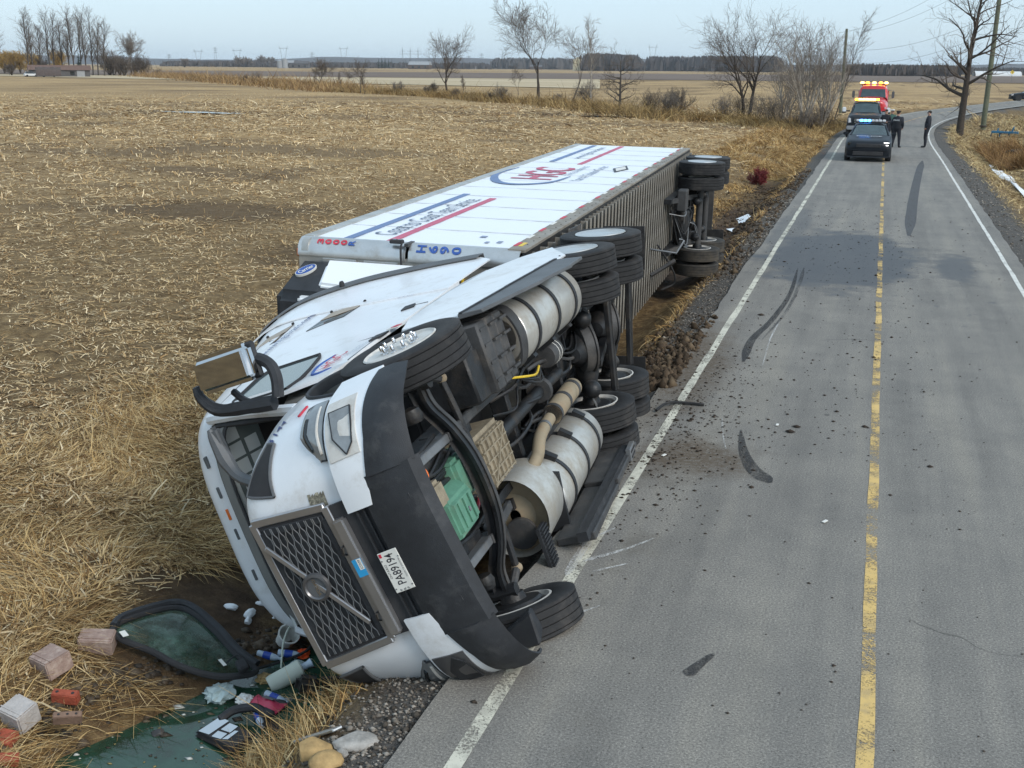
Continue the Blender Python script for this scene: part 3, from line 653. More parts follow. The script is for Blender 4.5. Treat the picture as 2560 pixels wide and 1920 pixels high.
# ---- grille -----------------------------------------------------------
gq = [(.53, .88), (.59, 1.53), (-.59, 1.53), (-.53, .88)]
gxf = lambda z: -.052-.03*(max(z, .85)-.85)/.3-.02*max(0, z-1.2)
bk = [( .012, y, z) for y, z in gq]; bk = [(gxf(z)+.006, y, z) for y, z in gq]
gr = part(MB().prism(bk, (.012, 0, 0)), 'grille', 'interior_dark')
fr = MB()
for i in range(4):
    (y0, z0), (y1, z1) = gq[i], gq[(i+1) % 4]
    fr.bar((gxf(z0)+.016, y0, z0), (gxf(z1)+.016, y1, z1), .06, .036, (1, 0, 0))
part(fr, 'grille_frame', 'silver_bar', gr, bevel=.006)
fr2 = MB()
gi = [(.455, .93), (.505, 1.475), (-.505, 1.475), (-.455, .93)]
for i in range(4):
    (y0, z0), (y1, z1) = gi[i], gi[(i+1) % 4]
    fr2.bar((gxf(z0)+.018, y0, z0), (gxf(z1)+.018, y1, z1), .055, .024, (1, 0, 0))
part(fr2, 'grille_inner_frame', 'black_plastic', gr, bevel=.005)
NS = 16
for k in range(NS):
    z0 = .955+(1.455-.955)*(k+.5)/NS; hw = .455+.05*(z0-.93)/.545; pts = []; N = 12
    for t in range(N+1):
        y = hw-2*hw*t/N
        for e in (-.27, .27):
            ph = (t+k) % 2; pts.append((gxf(z0)+.034, y-2*hw/N*e, z0+(.0088 if ph else -.0088)))
    part(MB().tube(pts, .0038, 5), 'grille_bar', 'steel_galv', gr)
part(MB().bar((gxf(1.5)+.050, .40, 1.50), (gxf(.97)+.050, -.36, .97), .038, .022, (1, 0, 0)), 'diagonal_trim', 'silver_bar', gr, bevel=.005)
em = part(MB().lathe([(.075, .0), (.108, .0), (.112, .012), (.104, .03), (.086, .034), (.076, .022), (.075, 0)], (gxf(1.24)+.045, .01, 1.24), (1, 0, 0), 36), 'emblem', 'gunmetal', gr)
em2 = MB().lathe([(.076, .012), (.0001, .014)], (gxf(1.24)+.045, .01, 1.24), (1, 0, 0), 30); part(em2, 'emblem_disc', 'grey_plastic', gr)
lt = MB(); lettering(lt, 'VOLVO', (gxf(1.24)+.0635, .01, 1.24), (0, 1, 0), (-.05, 0, 1), .028, .13, .01); part(lt, 'emblem_lettering', 'chrome', gr, smooth=0)
# ---- bumper -------------------------------------------------------
plan = catmull([(-.005, 0, 0), (-.012, .40, 0), (-.06, .70, 0), (-.17, .94, 0), (-.38, 1.11, 0), (-.70, 1.20, 0)], 60)
def bplan(y0, y1, n, z, push=0.0, side=1):
    """run of the bumper between two lateral stations at height z"""
    yy = np.linspace(y0, y1, n); x = np.interp(yy, plan[:, 1], plan[:, 0]); P = np.stack([x+push, side*yy, np.full(n, z)], 1); return P
def along(s0, s1, n):
    """plan curve parameters by arc length fraction"""
    d = np.concatenate([[0], np.cumsum(np.linalg.norm(np.diff(plan, axis=0), axis=1))]); d /= d[-1]
    s = np.linspace(s0, s1, n); return np.stack([np.interp(s, d, plan[:, 0]), np.interp(s, d, plan[:, 1])], 1)
def bband(s0, s1, zs, pushes, n=16, side=1):
    A = along(s0, s1, n); rows = []
    for z, pu in zip(zs, pushes):
        zz = z(np.linspace(s0, s1, n)) if callable(z) else z
        rows.append(np.stack([A[:, 0]+pu, side*(A[:, 1]+pu*.35*np.linspace(s0, s1, n)), np.full(n, zz) if np.isscalar(zz) else zz], 1))
    return np.stack(rows)
for side in (1, -1):
    up = lambda s: .71+0*s; lo = lambda s: np.interp(s, [.26, .55, .8, 1], [.50, .37, .33, .33])
    wp = part(MB().grid(bband(.30, .995, [lambda s: .55-.0*s if side else s, up], [.012, -.004], 20, side), .02, flip=side < 0), 'bumper_panel', 'white_paint', smooth=50) if False else part(MB().grid(bband(.27, .995, [lo, lambda s: (lo(s)+up(s))/2, up], [.02, .018, -.005], 22, side), .02, flip=side < 0), 'bumper_panel', 'white_paint' if side > 0 else 'white_paint', smooth=50)
    # fog lamp in its surround
    sp = part(MB().grid(bband(.50, .80, [.43, .56, .69], [.033, .032, .014], 10, side), .015, flip=side < 0), 'fog_lamp_surround', 'gunmetal' if side < 0 else 'rim_white', smooth=50)
    A = along(.52, .74, 6)
    poly = [(A[5][0]+.046, side*(A[5][1]+.02), .65), (A[5][0]+.048, side*(A[5][1]+.02), .47), (A[3][0]+.048, side*(A[3][1]+.012), .455), (A[1][0]+.048, side*A[1][1], .47), (A[0][0]+.047, side*A[0][1], .53), (A[2][0]+.046, side*A[2][1], .62)]
    fo = part(MB().prism(poly, (.012, .004*side, 0)), 'fog_lamp', 'lens_clear' if side > 0 else 'black_plastic', bevel=.003)
    e = MB(); k = len(poly)
    for i in range(k): e.bar(np.array(poly[i])+(.012, 0, 0), np.array(poly[(i+1) % k])+(.012, 0, 0), .008, .010, (1, 0, 0))
    part(e, 'lamp_bezel', 'black_plastic', fo)
    if side > 0:
        c_ = np.mean(poly, 0); part(MB().lathe([(.03, 0), (.026, .004), (.0001, -.01)], c_+(.012, -.03, .03), (1, .2, 0), 14), 'bulb', 'orange_lens', fo)
    # black lower corner
    loz = lambda s: np.interp(s, [.3, .6, .8, 1], [.10, .07, .07, .16]); hiz = lambda s: lo(s)+.004
    part(MB().grid(bband(.385, .95, [loz, lambda s: (loz(s)*2+hiz(s))/3, lambda s: (loz(s)+2*hiz(s))/3, hiz], [-.03, .045, .05, .03], 22, side), .02, flip=side < 0), 'bumper_corner', 'black_plastic', smooth=50)
    # headlamp above the seam
    hz0 = lambda s: .735+0*s; hz1 = lambda s: np.interp(s, [.50, .66, .86], [.80, .97, .955])
    A0 = bband(.52, .84, [hz0, lambda s: (hz0(s)+hz1(s))/2, hz1], [.004, -.02, -.085], 12, side)
    A0[:, :, 0] += np.array([.0, .012, .022])[:, None]-.03; A0[:, :, 1] += side*np.array([0, .010, .012])[:, None]
    hl = part(MB().grid(A0, .02, flip=side < 0), 'headlight', 'lens_clear', smooth=50)
    rim_ = np.concatenate([A0[0], A0[1:, -1], A0[-1][::-1], A0[::-1][:, 0][1:]]); part(MB().tube(np.concatenate([rim_, rim_[:1]])+(.014, .004*side, 0), .008, 6, False), 'headlight_bezel', 'black_plastic', hl)
    # daytime light strip
    st = A0[0]*.55+A0[1]*.45+(.020, .006*side, 0); part(MB().tube(st[1:-1], .012, 6), 'light_strip', 'rim_white', hl)
    st = A0[1]*.55+A0[2]*.45+(.020, .006*side, 0); part(MB().tube(st[2:-3], .02, 8), 'projector', 'dark_glass', hl)
# black centre of the bumper with its dark mouth, bright bar and plate
cen = []
for z, pu in ((.09, -.07), (.13, .015), (.22, .035), (.36, .035), (.46, .022), (.54, .005)):
    L_ = bplan(0, .62, 10, z, pu, -1)[::-1]; R_ = bplan(0, .62, 10, z, pu, 1)[1:]; cen.append(np.concatenate([L_, R_]))
bc = part(MB().grid(np.stack(cen), .02), 'bumper_centre', 'black_plastic', smooth=45)
for y in (-.38, -.13, .13, .38):
    part(MB().box((.0, y-.045, .19), (.041, y+.045, .30)), 'bumper_recess', 'black_plastic', bc, bevel=.012)
part(MB().box((-.07, -.52, .53), (-.035, .52, .90)), 'bumper_mouth', 'interior_dark')
for z in (.60, .655): part(MB().bar((-.02, -.50, z), (-.02, .50, z), .02, .012), 'mouth_slat', 'black_plastic')
part(MB().box((-.05, -.50, .765), (.022, .42, .855)), 'bumper_bar', 'silver_bar', bevel=.014, seg=2)
for y in (-.30, .23): part(MB().tube([(-.03, y, .86), (.01, y-.01, .885), (.0, y-.06, .90), (-.03, y-.08, .88)], .008, 6), 'tow_loop', 'steel_black')
sk_ = MB().box((.0235, -.02, .775), (.0255, .115, .850)); stk = part(sk_, 'sticker', 'cyan_sticker', label='bright blue registration sticker on the bumper bar', smooth=0)
wt = MB().box((.0258, .03, .779), (.0266, .113, .815)); part(wt, 'sticker_panel', 'plate_white', stk, smooth=0)
lt = MB(); lettering(lt, 'GTA99', (.0272, .070, .797), (0, 1, 0), (0, 0, 1), .020, .07, .01); part(lt, 'sticker_lettering', 'dark_text', stk, smooth=0)
# licence plate
pl = part(MB().box((.030, -.215, .485), (.036, .095, .640)), 'licence_plate', 'plate_white', bevel=.004, label='Ontario licence plate on the black bumper', smooth=0)
py = -.06; lt = MB()
lettering(lt, 'PA89194', (.0375, py+.015, .560), (0, 1, 0), (0, 0, 1), .068, .235, .008)
lettering(lt, 'ONTARIO', (.0375, py+.01, .618), (0, 1, 0), (0, 0, 1), .017, .11)
lettering(lt, 'YOURS TO DISCOVER', (.0375, py+.01, .502), (0, 1, 0), (0, 0, 1), .010, .15)
for i, c_ in enumerate('PRP'): lettering(lt, c_, (.0375, -.200, .592-.030*i), (0, 1, 0), (0, 0, 1), .019, None, .006)
part(lt, 'plate_lettering', 'dark_text', pl, smooth=0)
part(MB().box((.0365, .060, .612), (.0380, .088, .632)), 'plate_sticker', 'red_sticker', pl, smooth=0)
for y, z in ((-.185, .628), (.035, .628), (-.185, .495), (.035, .495)): part(MB().lathe([(.006, 0), (.005, .004), (.0001, .005)], (.036, y, z), (1, 0, 0), 8), 'plate_bolt', 'steel_galv', pl)
# paint chips, marker, numbers on the hood
p_, n_ = hood_pt(.9, 1.25)
ch = MB(); a0 = np.array([p_+n_*.004, p_+n_*.004])
for k in range(7):
    uu, vv = .55+.09*k, 1.02; q0, n0 = hood_pt(uu, 1.02+.03*(k % 2)); q1, _ = hood_pt(uu+.09, 1.02); q2, _ = hood_pt(uu+.08, 1.50-.05*(k % 3)); q3, _ = hood_pt(uu, 1.46+.05*(k % 2))
    ch.add([q0+n0*.004, q1+n0*.004, q2+n0*.004, q3+n0*.004], [(0, 1, 2, 3)])
M('chipped', (.40, .37, .28), .8, var=.5, scale=40, dirt=(.03, .03, .025), damt=.45, dscale=18)
part(ch, 'paint_chip', 'chipped', smooth=0, label='chipped and scraped paint patch beside the grille')
lt = MB(); V_, F_ = text_mesh('3144', .012); P_ = []
for vx, vy, _ in V_: pp, nn = _HG[0, 0], None; u_, v_ = 3.15+vy*.62, 3.2+vx*.29; i0, j0 = u_*10, v_*10; i, j = int(i0), int(j0); pp = _HG[i, j]*(1-(i0-i))*(1-(j0-j))+_HG[i+1, j]*(i0-i)*(1-(j0-j))+_HG[i, j+1]*(1-(i0-i))*(j0-j)+_HG[i+1, j+1]*(i0-i)*(j0-j); P_.append(pp+hood_pt(u_, v_)[1]*.006)
lt.add(P_, F_); part(lt, 'fleet_number', 'navy_text', smooth=0)
mk = MB(); p0, n0 = hood_pt(2.25, 3.75); p1, _ = hood_pt(2.05, 4.35); mk.bar(p0+n0*.008, p1+n0*.008, .02, .012, n0); part(mk, 'side_marker', 'red_sticker')
# ---- cab and sleeper -----------------------------------------------
cab_rows = [[(-1.95, 0, 2.97), (-1.96, .60, 2.955), (-2.0, .96, 2.88), (-2.04, 1.10, 2.74), (-2.06, 1.16, 2.2), (-2.06, 1.185, 1.40)],
            [(-2.0, 0, 3.20), (-2.01, .60, 3.185), (-2.06, .98, 3.08), (-2.12, 1.12, 2.86), (-2.15, 1.17, 2.2), (-2.15, 1.19, 1.40)],
            [(-2.40, 0, 3.42), (-2.41, .60, 3.40), (-2.45, .99, 3.27), (-2.5, 1.13, 2.94), (-2.5, 1.185, 2.2), (-2.5, 1.20, 1.40)],
            [(-3.1, 0, 3.57), (-3.1, .60, 3.55), (-3.1, .99, 3.42), (-3.1, 1.14, 3.06), (-3.1, 1.20, 2.2), (-3.1, 1.205, 1.39)],
            [(-3.9, 0, 3.77), (-3.9, .62, 3.75), (-3.9, 1.01, 3.62), (-3.9, 1.17, 3.24), (-3.9, 1.215, 2.3), (-3.9, 1.215, 1.39)],
            [(-4.75, 0, 3.92), (-4.75, .64, 3.91), (-4.75, 1.04, 3.80), (-4.75, 1.195, 3.40), (-4.75, 1.225, 2.3), (-4.75, 1.225, 1.39)]]
cab = part(MB().surf([sym(r) for r in cab_rows], 36, 45, .03), 'cab', 'white_paint', smooth=50)
_CR = np.stack([catmull(sym(r), 241) for r in cab_rows]); _CG = np.stack([catmull(_CR[:, j], 181) for j in range(121)], 1).reshape(-1, 3)
def cab_pt(x, z):
    """sideways reach of the left cab wall at a station and height"""
    d = (_CG[:, 0]-max(x, -4.74))**2+(_CG[:, 2]-z)**2; k = np.argpartition(d, 6)[:6]; w_ = 1/(d[k]+1e-6); return float((_CG[k, 1]*w_).sum()/w_.sum())
def side_panel(poly, out0, out1, name, mat, parent=None, label=None, bevel=0):
    """flat panel on the left cab side following its curve; poly of (x,z)"""
    A = [(x, cab_pt(x, z)+out0, z) for x, z in poly]; Bp = [(x, cab_pt(x, z)+out1, z) for x, z in poly]; k = len(poly)
    return part(MB().add(np.array(A+Bp), [tuple(range(k-1, -1, -1)), tuple(range(k, 2*k))]+[(i, (i+1) % k, k+(i+1) % k, k+i) for i in range(k)]), name, mat, parent, bevel, 20, label)
# roof lip over the windscreen opening, with marker lamps
lip = catmull(sym([(x+.02, y, z-.015) for x, y, z in cab_rows[0][:4]]), 30)
part(MB().tube(lip, .022, 8), 'windscreen_gasket', 'interior_dark')
for y in (.72, .42, .20, .0, -.42):
    part(MB().box((-1.99, y-.055, 3.05), (-1.945, y+.055, 3.08)), 'marker_lamp', 'orange_lens' if abs(y-.20) < .02 else 'grey_plastic', bevel=.006)
hd = [sym([(x+.035, y*.99, z-.02) for x, y, z in cab_rows[0][:4]]), sym([(x+.14, y*.985, z-.17) for x, y, z in cab_rows[0][:4]])]
part(MB().surf(hd, 4, 30, .015), 'windscreen_header', 'interior_grey')
hd2 = [sym([(x+.15, y*.985, z-.185) for x, y, z in cab_rows[0][:4]]), sym([(x+.17, y*.98, z-.215) for x, y, z in cab_rows[0][:4]])]
part(MB().surf(hd2, 3, 30, .015), 'header_gasket', 'interior_dark')
# A pillars and door
for s in (1, -1):
    part(MB().tube(catmull([(-1.46, s*1.04, 1.66), (-1.76, s*1.08, 2.3), (-1.93, s*1.085, 2.72), (-2.03, s*1.07, 2.90)], 12), [.05]*12, 8), 'windscreen_pillar', 'white_paint')
    part(MB().tube(catmull([(-1.57, s*1.0, 1.88), (-1.72, s*1.01, 2.3), (-1.90, s*1.02, 2.72), (-2.0, s*1.0, 2.88)], 12), .022, 6), 'pillar_gasket', 'interior_dark')
    dr = [(-1.70, 1.40), (-1.60, 1.88), (-1.80, 2.36), (-2.02, 2.88), (-2.10, 2.90), (-2.10, 1.40)]
    mbd = MB(); A = [(x, s*(1.185-.045*max(0, z-1.9)), z) for x, z in dr]; mbd.prism(A, (0, -.03*s, 0)); part(mbd, 'door_front', 'white_paint')
win = [(-1.70, 1.84), (-1.95, 1.83), (-2.21, 1.87), (-2.55, 1.95), (-2.70, 2.02), (-2.72, 2.60), (-2.60, 2.66), (-2.08, 2.64), (-1.98, 2.58)]
dw = side_panel(win, -.02, .010, 'door_window', 'sky_glass'); 
e = MB(); pts = [(x, cab_pt(x, z)+.010, z) for x, z in win]; e.tube(pts+pts[:1], .016, 6, False); part(e, 'window_seal', 'interior_dark', dw)
for pts in ([(-2.82, 1.42), (-2.82, 2.86), (-2.7, 2.92), (-2.1, 2.90)], [(-3.95, 1.42), (-3.95, 3.3)], [(-2.1, 1.42), (-2.82, 1.42)], [(-2.95, 3.02), (-4.7, 3.06)]):
    pp = catmull([(x, cab_pt(x, z)+.002, z) for x, z in pts], 14); part(MB().tube(pp, .006, 4), 'door_seam', 'grey_plastic')
side_panel([(-2.62, 1.46), (-2.78, 1.46), (-2.86, 1.36), (-2.70, 1.36)], 0, .018, 'door_handle', 'black_plastic')
hb = side_panel([(-3.76, 1.64), (-3.92, 1.66), (-3.98, 1.57), (-3.84, 1.53)], 0, .014, 'locker_handle', 'black_plastic')
for poly in ([(-3.68, 3.45), (-4.10, 3.40), (-4.28, 3.17), (-3.85, 3.16)], [(-3.88, 2.80), (-4.38, 2.74), (-4.56, 2.42), (-4.12, 2.47)]):
    wdw = side_panel(poly, -.02, .008, 'sleeper_window', 'dark_glass'); side_panel([poly[1], poly[2], tuple(np.array(poly[3])*.45+np.array(poly[2])*.55), tuple(np.array(poly[0])*.45+np.array(poly[1])*.55)], .008, .012, 'window_blind', 'beige_panel', wdw)
    for q_ in poly[1:3]: part(MB().ball((q_[0], cab_pt(*q_)+.02, q_[1]), .018, 6, 4), 'window_catch', 'interior_dark', wdw)
# fairing behind the sleeper (torn loose) with its dark trailing edge
zz_ = np.linspace(1.39, 3.86, 14); rx_ = np.interp(zz_, [1.39, 1.56, 2.8, 3.4, 3.86], [-5.75, -5.95, -5.50, -5.15, -4.88])
G = np.array([[(-4.45*(1-f)+r_*f, max(cab_pt(-4.6, min(z, 3.78)), 1.02)+.014+.02*f, z) for f in np.linspace(0, 1, 8)] for z, r_ in zip(zz_, rx_)])
part(MB().grid(G, -.015), 'side_extender', 'white_paint', smooth=50)
tr = [(-4.70, .55, 3.945), (-4.76, .85, 3.92), (-4.82, 1.06, 3.86)]+[(r_-.02, max(cab_pt(-4.6, min(z, 3.78)), 1.02)+.05, z) for z, r_ in list(zip(zz_, rx_))[::-1][1:-1]]
trc = catmull(tr, 34); G = np.stack([trc+(.13, .006, .0), trc+(0.04, .016, 0), trc+(-.09, .008, -.0), trc+(-.11, -.05, 0)], 1); part(MB().grid(G, .012), 'extender_edge', 'grey_plastic', smooth=40)
part(MB().lathe([(.03, 0), (.03, .05), (.02, .07), (.0001, .07)], (-5.30, 1.26, 3.05), (0, 1, 0), 10), 'work_lamp', 'interior_dark')
part(MB().box((-4.9, -1.15, 1.3), (-4.85, 1.15, 3.7)), 'cab_back', 'interior_grey')
part(MB().box((-5.05, .55, 1.0), (-4.95, 1.15, 1.9)), 'back_step_frame', 'steel_black')
# lettering on the cab
def sletter(s, x, z, h, wd, mat, name, out=.014, bold=0, slope=0):
    mb = MB(); V, F = text_mesh(s, bold); sx = wd/(V[:, 0].max()-V[:, 0].min()); P = []
    for vx, vy, _ in V: xx = x-vx*sx; zz = z+vy*h+slope*vx*sx; P.append((xx, cab_pt(xx, zz)+out, zz))
    mb.add(P, F); return part(mb, name, mat, smooth=0)
sletter('www.hgctrans.com', -3.95, 3.05, .14, 1.0, 'navy_text', 'web_address', slope=-.10)
sletter('HGC', -2.24, 1.645, .15, .40, 'red_sticker', 'door_logo', bold=.01)
sletter('INTL', -1.90, 1.56, .06, .22, 'dark_text', 'model_lettering') if False else None
sw = MB(); pts = catmull([(-2.50, 1.75), (-2.25, 1.80), (-2.00, 1.74), (-1.94, 1.64), (-2.02, 1.55)], 16); sw.tube([(x, cab_pt(x, z)+.004, z) for x, z in pts], [.004+.010*math.sin(PI*i/15) for i in range(16)], 6); part(sw, 'logo_swoosh', 'blue_sticker')
for i in range(4): sletter('trans coast carriers', -2.42-.02*i, 1.52-.025*i, .016, .30, 'grey_blue_text', 'door_small_print')
for i in range(4): sletter('HGC TRANS 3144 CVOR', -4.62, 1.95-.05*i, .03, .42, 'grey_blue_text', 'sleeper_small_print')
pc = side_panel([(-2.93, 1.42), (-3.05, 1.36), (-3.02, 1.24), (-2.9, 1.28)], .01, .018, 'placard', 'plate_white'); side_panel([(-2.95, 1.38), (-3.02, 1.35), (-3.0, 1.28), (-2.93, 1.31)], .019, .022, 'placard_mark', 'red_sticker', pc)
# interior seen through the empty windscreen frame
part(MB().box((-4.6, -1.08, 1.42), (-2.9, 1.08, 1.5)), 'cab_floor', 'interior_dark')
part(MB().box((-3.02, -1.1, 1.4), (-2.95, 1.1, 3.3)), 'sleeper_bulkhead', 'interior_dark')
dash = part(MB().prism([(-1.66, -1.08, 1.90), (-1.95, -1.08, 2.02), (-2.15, -1.08, 1.95), (-2.2, -1.08, 1.5), (-1.72, -1.08, 1.5)], (0, 2.16, 0)), 'dashboard', 'interior_grey', bevel=.02)
part(MB().lathe([(.22, 0), (.235, .015), (.22, .03), (.205, .015)], (-2.25, .55, 2.05), (.5, 0, .85), 28, True), 'steering_wheel', 'interior_dark')
oc = part(MB().hexa([(-1.98, -1.0, 2.86), (-2.28, -1.0, 2.62), (-2.28, 1.0, 2.62), (-1.98, 1.0, 2.86), (-1.99, -1.0, 2.92), (-2.34, -1.0, 2.72), (-2.34, 1.0, 2.72), (-1.99, 1.0, 2.92)]), 'overhead_console', 'interior_green', bevel=.01)
part(MB().bar((-1.93, -.98, 2.84), (-1.93, 1.0, 2.84), .05, .03), 'console_edge', 'paper', oc)
for y, k in ((.88, 0), (.72, 0), (.72, 1), (.56, 0), (.56, 1), (.40, 0)):
    f = .30+.40*k; c_ = np.array([-1.98, y, 2.86])*(1-f)+np.array([-2.28, y, 2.62])*f; d_ = np.array([-.30, 0, -.24]); d_ /= np.linalg.norm(d_); n_ = np.array([d_[2], 0, -d_[0]]); n_ = -n_ if n_[0] < 0 else n_
    part(MB().obox(c_+n_*.006, (.12, .135, .004), np.stack([d_, (0, 1, 0), n_], 1)), 'paper_card', 'paper', oc)
# ---- mirrors ---------------------------------------------------------
mh = part(MB().hexa([(-1.28, 1.42, 2.42), (-1.28, 1.58, 2.52), (-1.46, 1.74, 2.30), (-1.46, 1.48, 2.30), (-1.20, 1.40, 1.90), (-1.22, 1.60, 1.86), (-1.40, 1.70, 1.90), (-1.40, 1.46, 1.95)]), 'mirror', 'mirror_chrome', bevel=.04, seg=3) if False else None
mc = np.array([-1.42, 1.56, 2.10]); ax = np.array([-.10, .02, .99]); ax /= np.linalg.norm(ax); ay = np.array([-.12, .99, 0]); ay -= ax*(ay@ax); ay /= np.linalg.norm(ay); az = -np.cross(ax, ay)
mh = part(MB().obox(mc, (.60, .31, .14), np.stack([ax, ay, az], 1)), 'mirror', 'mirror_chrome', bevel=.05, seg=3)
part(MB().obox(mc+az*(-.07), (.60, .31, .05), np.stack([ax, ay, az], 1)), 'mirror_shell', 'black_plastic', mh, bevel=.02)
part(MB().tube(catmull([(-1.38, 1.20, 1.72), (-1.42, 1.34, 1.69), (-1.46, 1.46, 1.72), (-1.48, 1.54, 1.82), (-1.45, 1.57, 1.92)], 16), [.05]*16, 8), 'mirror_arm', 'black_plastic', mh)
part(MB().tube(catmull([(-1.42, 1.16, 1.80), (-1.42, 1.20, 2.05), (-1.44, 1.25, 2.33), (-1.46, 1.38, 2.46), (-1.46, 1.50, 2.47)], 18), [.065, .065, .065, .065, .06, .06, .06, .055, .055, .055, .05, .05, .045, .045, .04, .04, .035, .03], 8), 'mirror_arm', 'black_plastic', mh)
part(MB().tube(catmull([(-1.40, 1.16, 1.86), (-1.50, 1.24, 2.10), (-1.56, 1.34, 2.22)], 10), .03, 6), 'mirror_stay', 'black_plastic', mh)
hm = part(MB().tube(catmull([(-.72, .66, 1.66), (-.86, .78, 1.98), (-.92, .90, 2.08), (-.95, 1.05, 2.12), (-.95, 1.22, 2.13)], 18), [.05, .05, .048, .046, .045, .045, .048, .05, .055, .06, .065, .065, .06, .055, .05, .045, .035, .02], 8), 'hood_mirror', 'grey_plastic')
part(MB().obox((-.96, 1.08, 2.10), (.06, .30, .11), np.eye(3)), 'mirror_head', 'grey_plastic', hm, bevel=.03, seg=2)
# ---- chassis fairing --------------------------------------------------
fw = [(-2.55, 1.08), (-3.10, 1.26), (-4.20, 1.29), (-5.15, 1.22), (-5.75, 1.02), (-6.25, .80), (-6.05, .70), (-5.50, .42), (-4.20, .38), (-2.85, .38), (-2.38, .44)]
part(MB().prism([(x, 1.235, z) for x, z in fw], (0, -.03, 0)), 'chassis_fairing', 'white_paint', bevel=.008)
part(MB().grid(np.stack([catmull([(-2.7, 1.22, 1.15), (-3.4, 1.225, 1.30), (-4.5, 1.23, 1.31), (-5.2, 1.23, 1.24)], 20), catmull([(-2.7, 1.05, 1.25), (-3.4, 1.06, 1.39), (-4.5, 1.07, 1.40), (-5.2, 1.07, 1.33)], 20)], 1), .015), 'fairing_step', 'aluminium')
for x0, x1, za, zb in ((-2.34, -3.55, .20, .04), (-3.50, -4.45, .06, .03), (-4.40, -5.05, .05, .10)):
    part(MB().hexa([(x0, 1.20, za), (x1, 1.20, zb), (x1, 1.235, zb), (x0, 1.235, za), (x0, 1.20, .43), (x1, 1.20, .42), (x1, 1.250, .42), (x0, 1.250, .43)]), 'skirt_panel', 'grey_plastic', bevel=.006)
    part(MB().bar((x0, 1.25, .40), (x1, 1.25, .39), .02, .03), 'skirt_rib', 'black_plastic')
for x in np.linspace(-2.6, -5.4, 9): part(MB().lathe([(.012, 0), (.010, .006), (.0001, .008)], (x, 1.236, .455), (0, 1, 0), 8), 'rivet', 'steel_dusty')
for i in range(18):
    x0 = RNG.uniform(-5.4, -2.4); y0 = RNG.uniform(-.38, .40); part(MB().tube(catmull([(x0, y0, .62+.1*RNG.random()), (x0-.3, y0+RNG.uniform(-.12, .12), .50+.1*RNG.random()), (x0-.7, y0+RNG.uniform(-.15, .15), .52+.1*RNG.random()), (x0-1.1, y0+RNG.uniform(-.1, .1), .66)], 12), RNG.uniform(.010, .022), 6), 'air_line', 'steel_black' if i % 4 else 'steel_dusty')
# right-hand skirts pressed against the tarmac
for x0, x1 in ((-2.75, -4.3), (-4.34, -5.9)): part(MB().hexa([(x0, -1.06, .02), (x1, -1.10, .02), (x1, -1.16, .02), (x0, -1.14, .02), (x0, -1.06, .40), (x1, -1.10, .40), (x1, -1.16, .40), (x0, -1.14, .40)]), 'skirt_panel', 'steel_dusty', bevel=.01)
part(MB().bar((-2.6, -1.04, .10), (-5.6, -1.10, .10), .09, .10), 'side_rail', 'black_plastic')
part(MB().hexa([(-.75, -1.20, .16), (-1.02, -1.16, .18), (-1.05, -.98, .22), (-.78, -.92, .14), (-.76, -1.22, .60), (-.86, -1.20, .62), (-.86, -1.1, .62), (-.76, -1.1, .60)]), 'splash_guard', 'black_plastic', bevel=.02)
# ---- frame, axles, driveline ------------------------------------------
for s in (1, -1):
    V = MB()
    xs = np.linspace(-.55, -8.2, 16)
    for a, b in zip(xs[:-1], xs[1:]): V.bar((a, s*.43, .72), (b, s*.43, .72), .02, .28); V.bar((a, s*.40, .585), (b, s*.40, .585), .085, .012); V.bar((a, s*.40, .855), (b, s*.40, .855), .085, .012)
    part(V, 'frame_rail', 'steel_black')
    part(MB().bar((-.50, s*.44, .48), (-1.45, s*.45, .47), .07, .12), 'front_spring', 'steel_galv', bevel=.008)
    part(MB().bar((-1.30, s*.45, .42), (-2.15, s*.45, .50), .08, .05), 'front_spring', 'steel_dusty', bevel=.008)
    part(MB().tube([(-1.50, s*.40, .50), (-1.62, s*.42, .80)], .04, 8), 'shock_absorber', 'steel_black')
for x in (-.62, -2.2, -3.3, -4.4, -5.2, -6.65, -7.9): part(MB().box((x-.05, -.42, .62), (x+.05, .42, .80)), 'crossmember', 'steel_black', bevel=.01)
bp = catmull([(FA, .90, .52), (FA, .72, .50), (FA-.01, .50, .40), (FA-.02, .2, .33), (FA-.02, -.2, .33), (FA-.01, -.50, .40), (FA, -.72, .50), (FA, -.90, .52)], 40)
G = lambda dx, dz: bp+(dx, 0, dz)
part(MB().grid(np.stack([G(.06, -.05), G(-.06, -.05), G(-.06, -.02), G(-.02, 0.0), G(-.02, .04), G(-.06, .06), G(.06, .06), G(.02, .04), G(.02, 0), G(.06, -.02), G(.06, -.05)])), 'front_axle', 'steel_black')
part(MB().grid(np.stack([G(-.005, -.056), G(-.055, -.056)]), .006), 'axle_edge', 'steel_dusty')
part(MB().tube(catmull([(FA-.32, .86, .46), (FA-.34, .4, .44), (FA-.34, -.4, .44), (FA-.32, -.86, .46)], 14), .032, 10), 'tie_rod', 'steel_black')
for s in (1, -1):
    part(MB().tube([(FA, s*.92, .40), (FA, s*.92, .66)], .06, 10), 'kingpin', 'steel_black'); part(MB().tube([(FA-.32, s*.86, .46), (FA-.12, s*.93, .47)], .035, 8), 'steering_arm', 'steel_dusty')
    part(MB().ball((FA-.33, s*.86, .46), .05, 10, 6), 'ball_joint', 'exhaust_tan'); part(MB().lathe([(.07, -.05), (.085, 0), (.07, .06), (.0001, .08)], (FA+.20, s*.72, .55), (0, s, 0), 14), 'brake_chamber', 'steel_black')
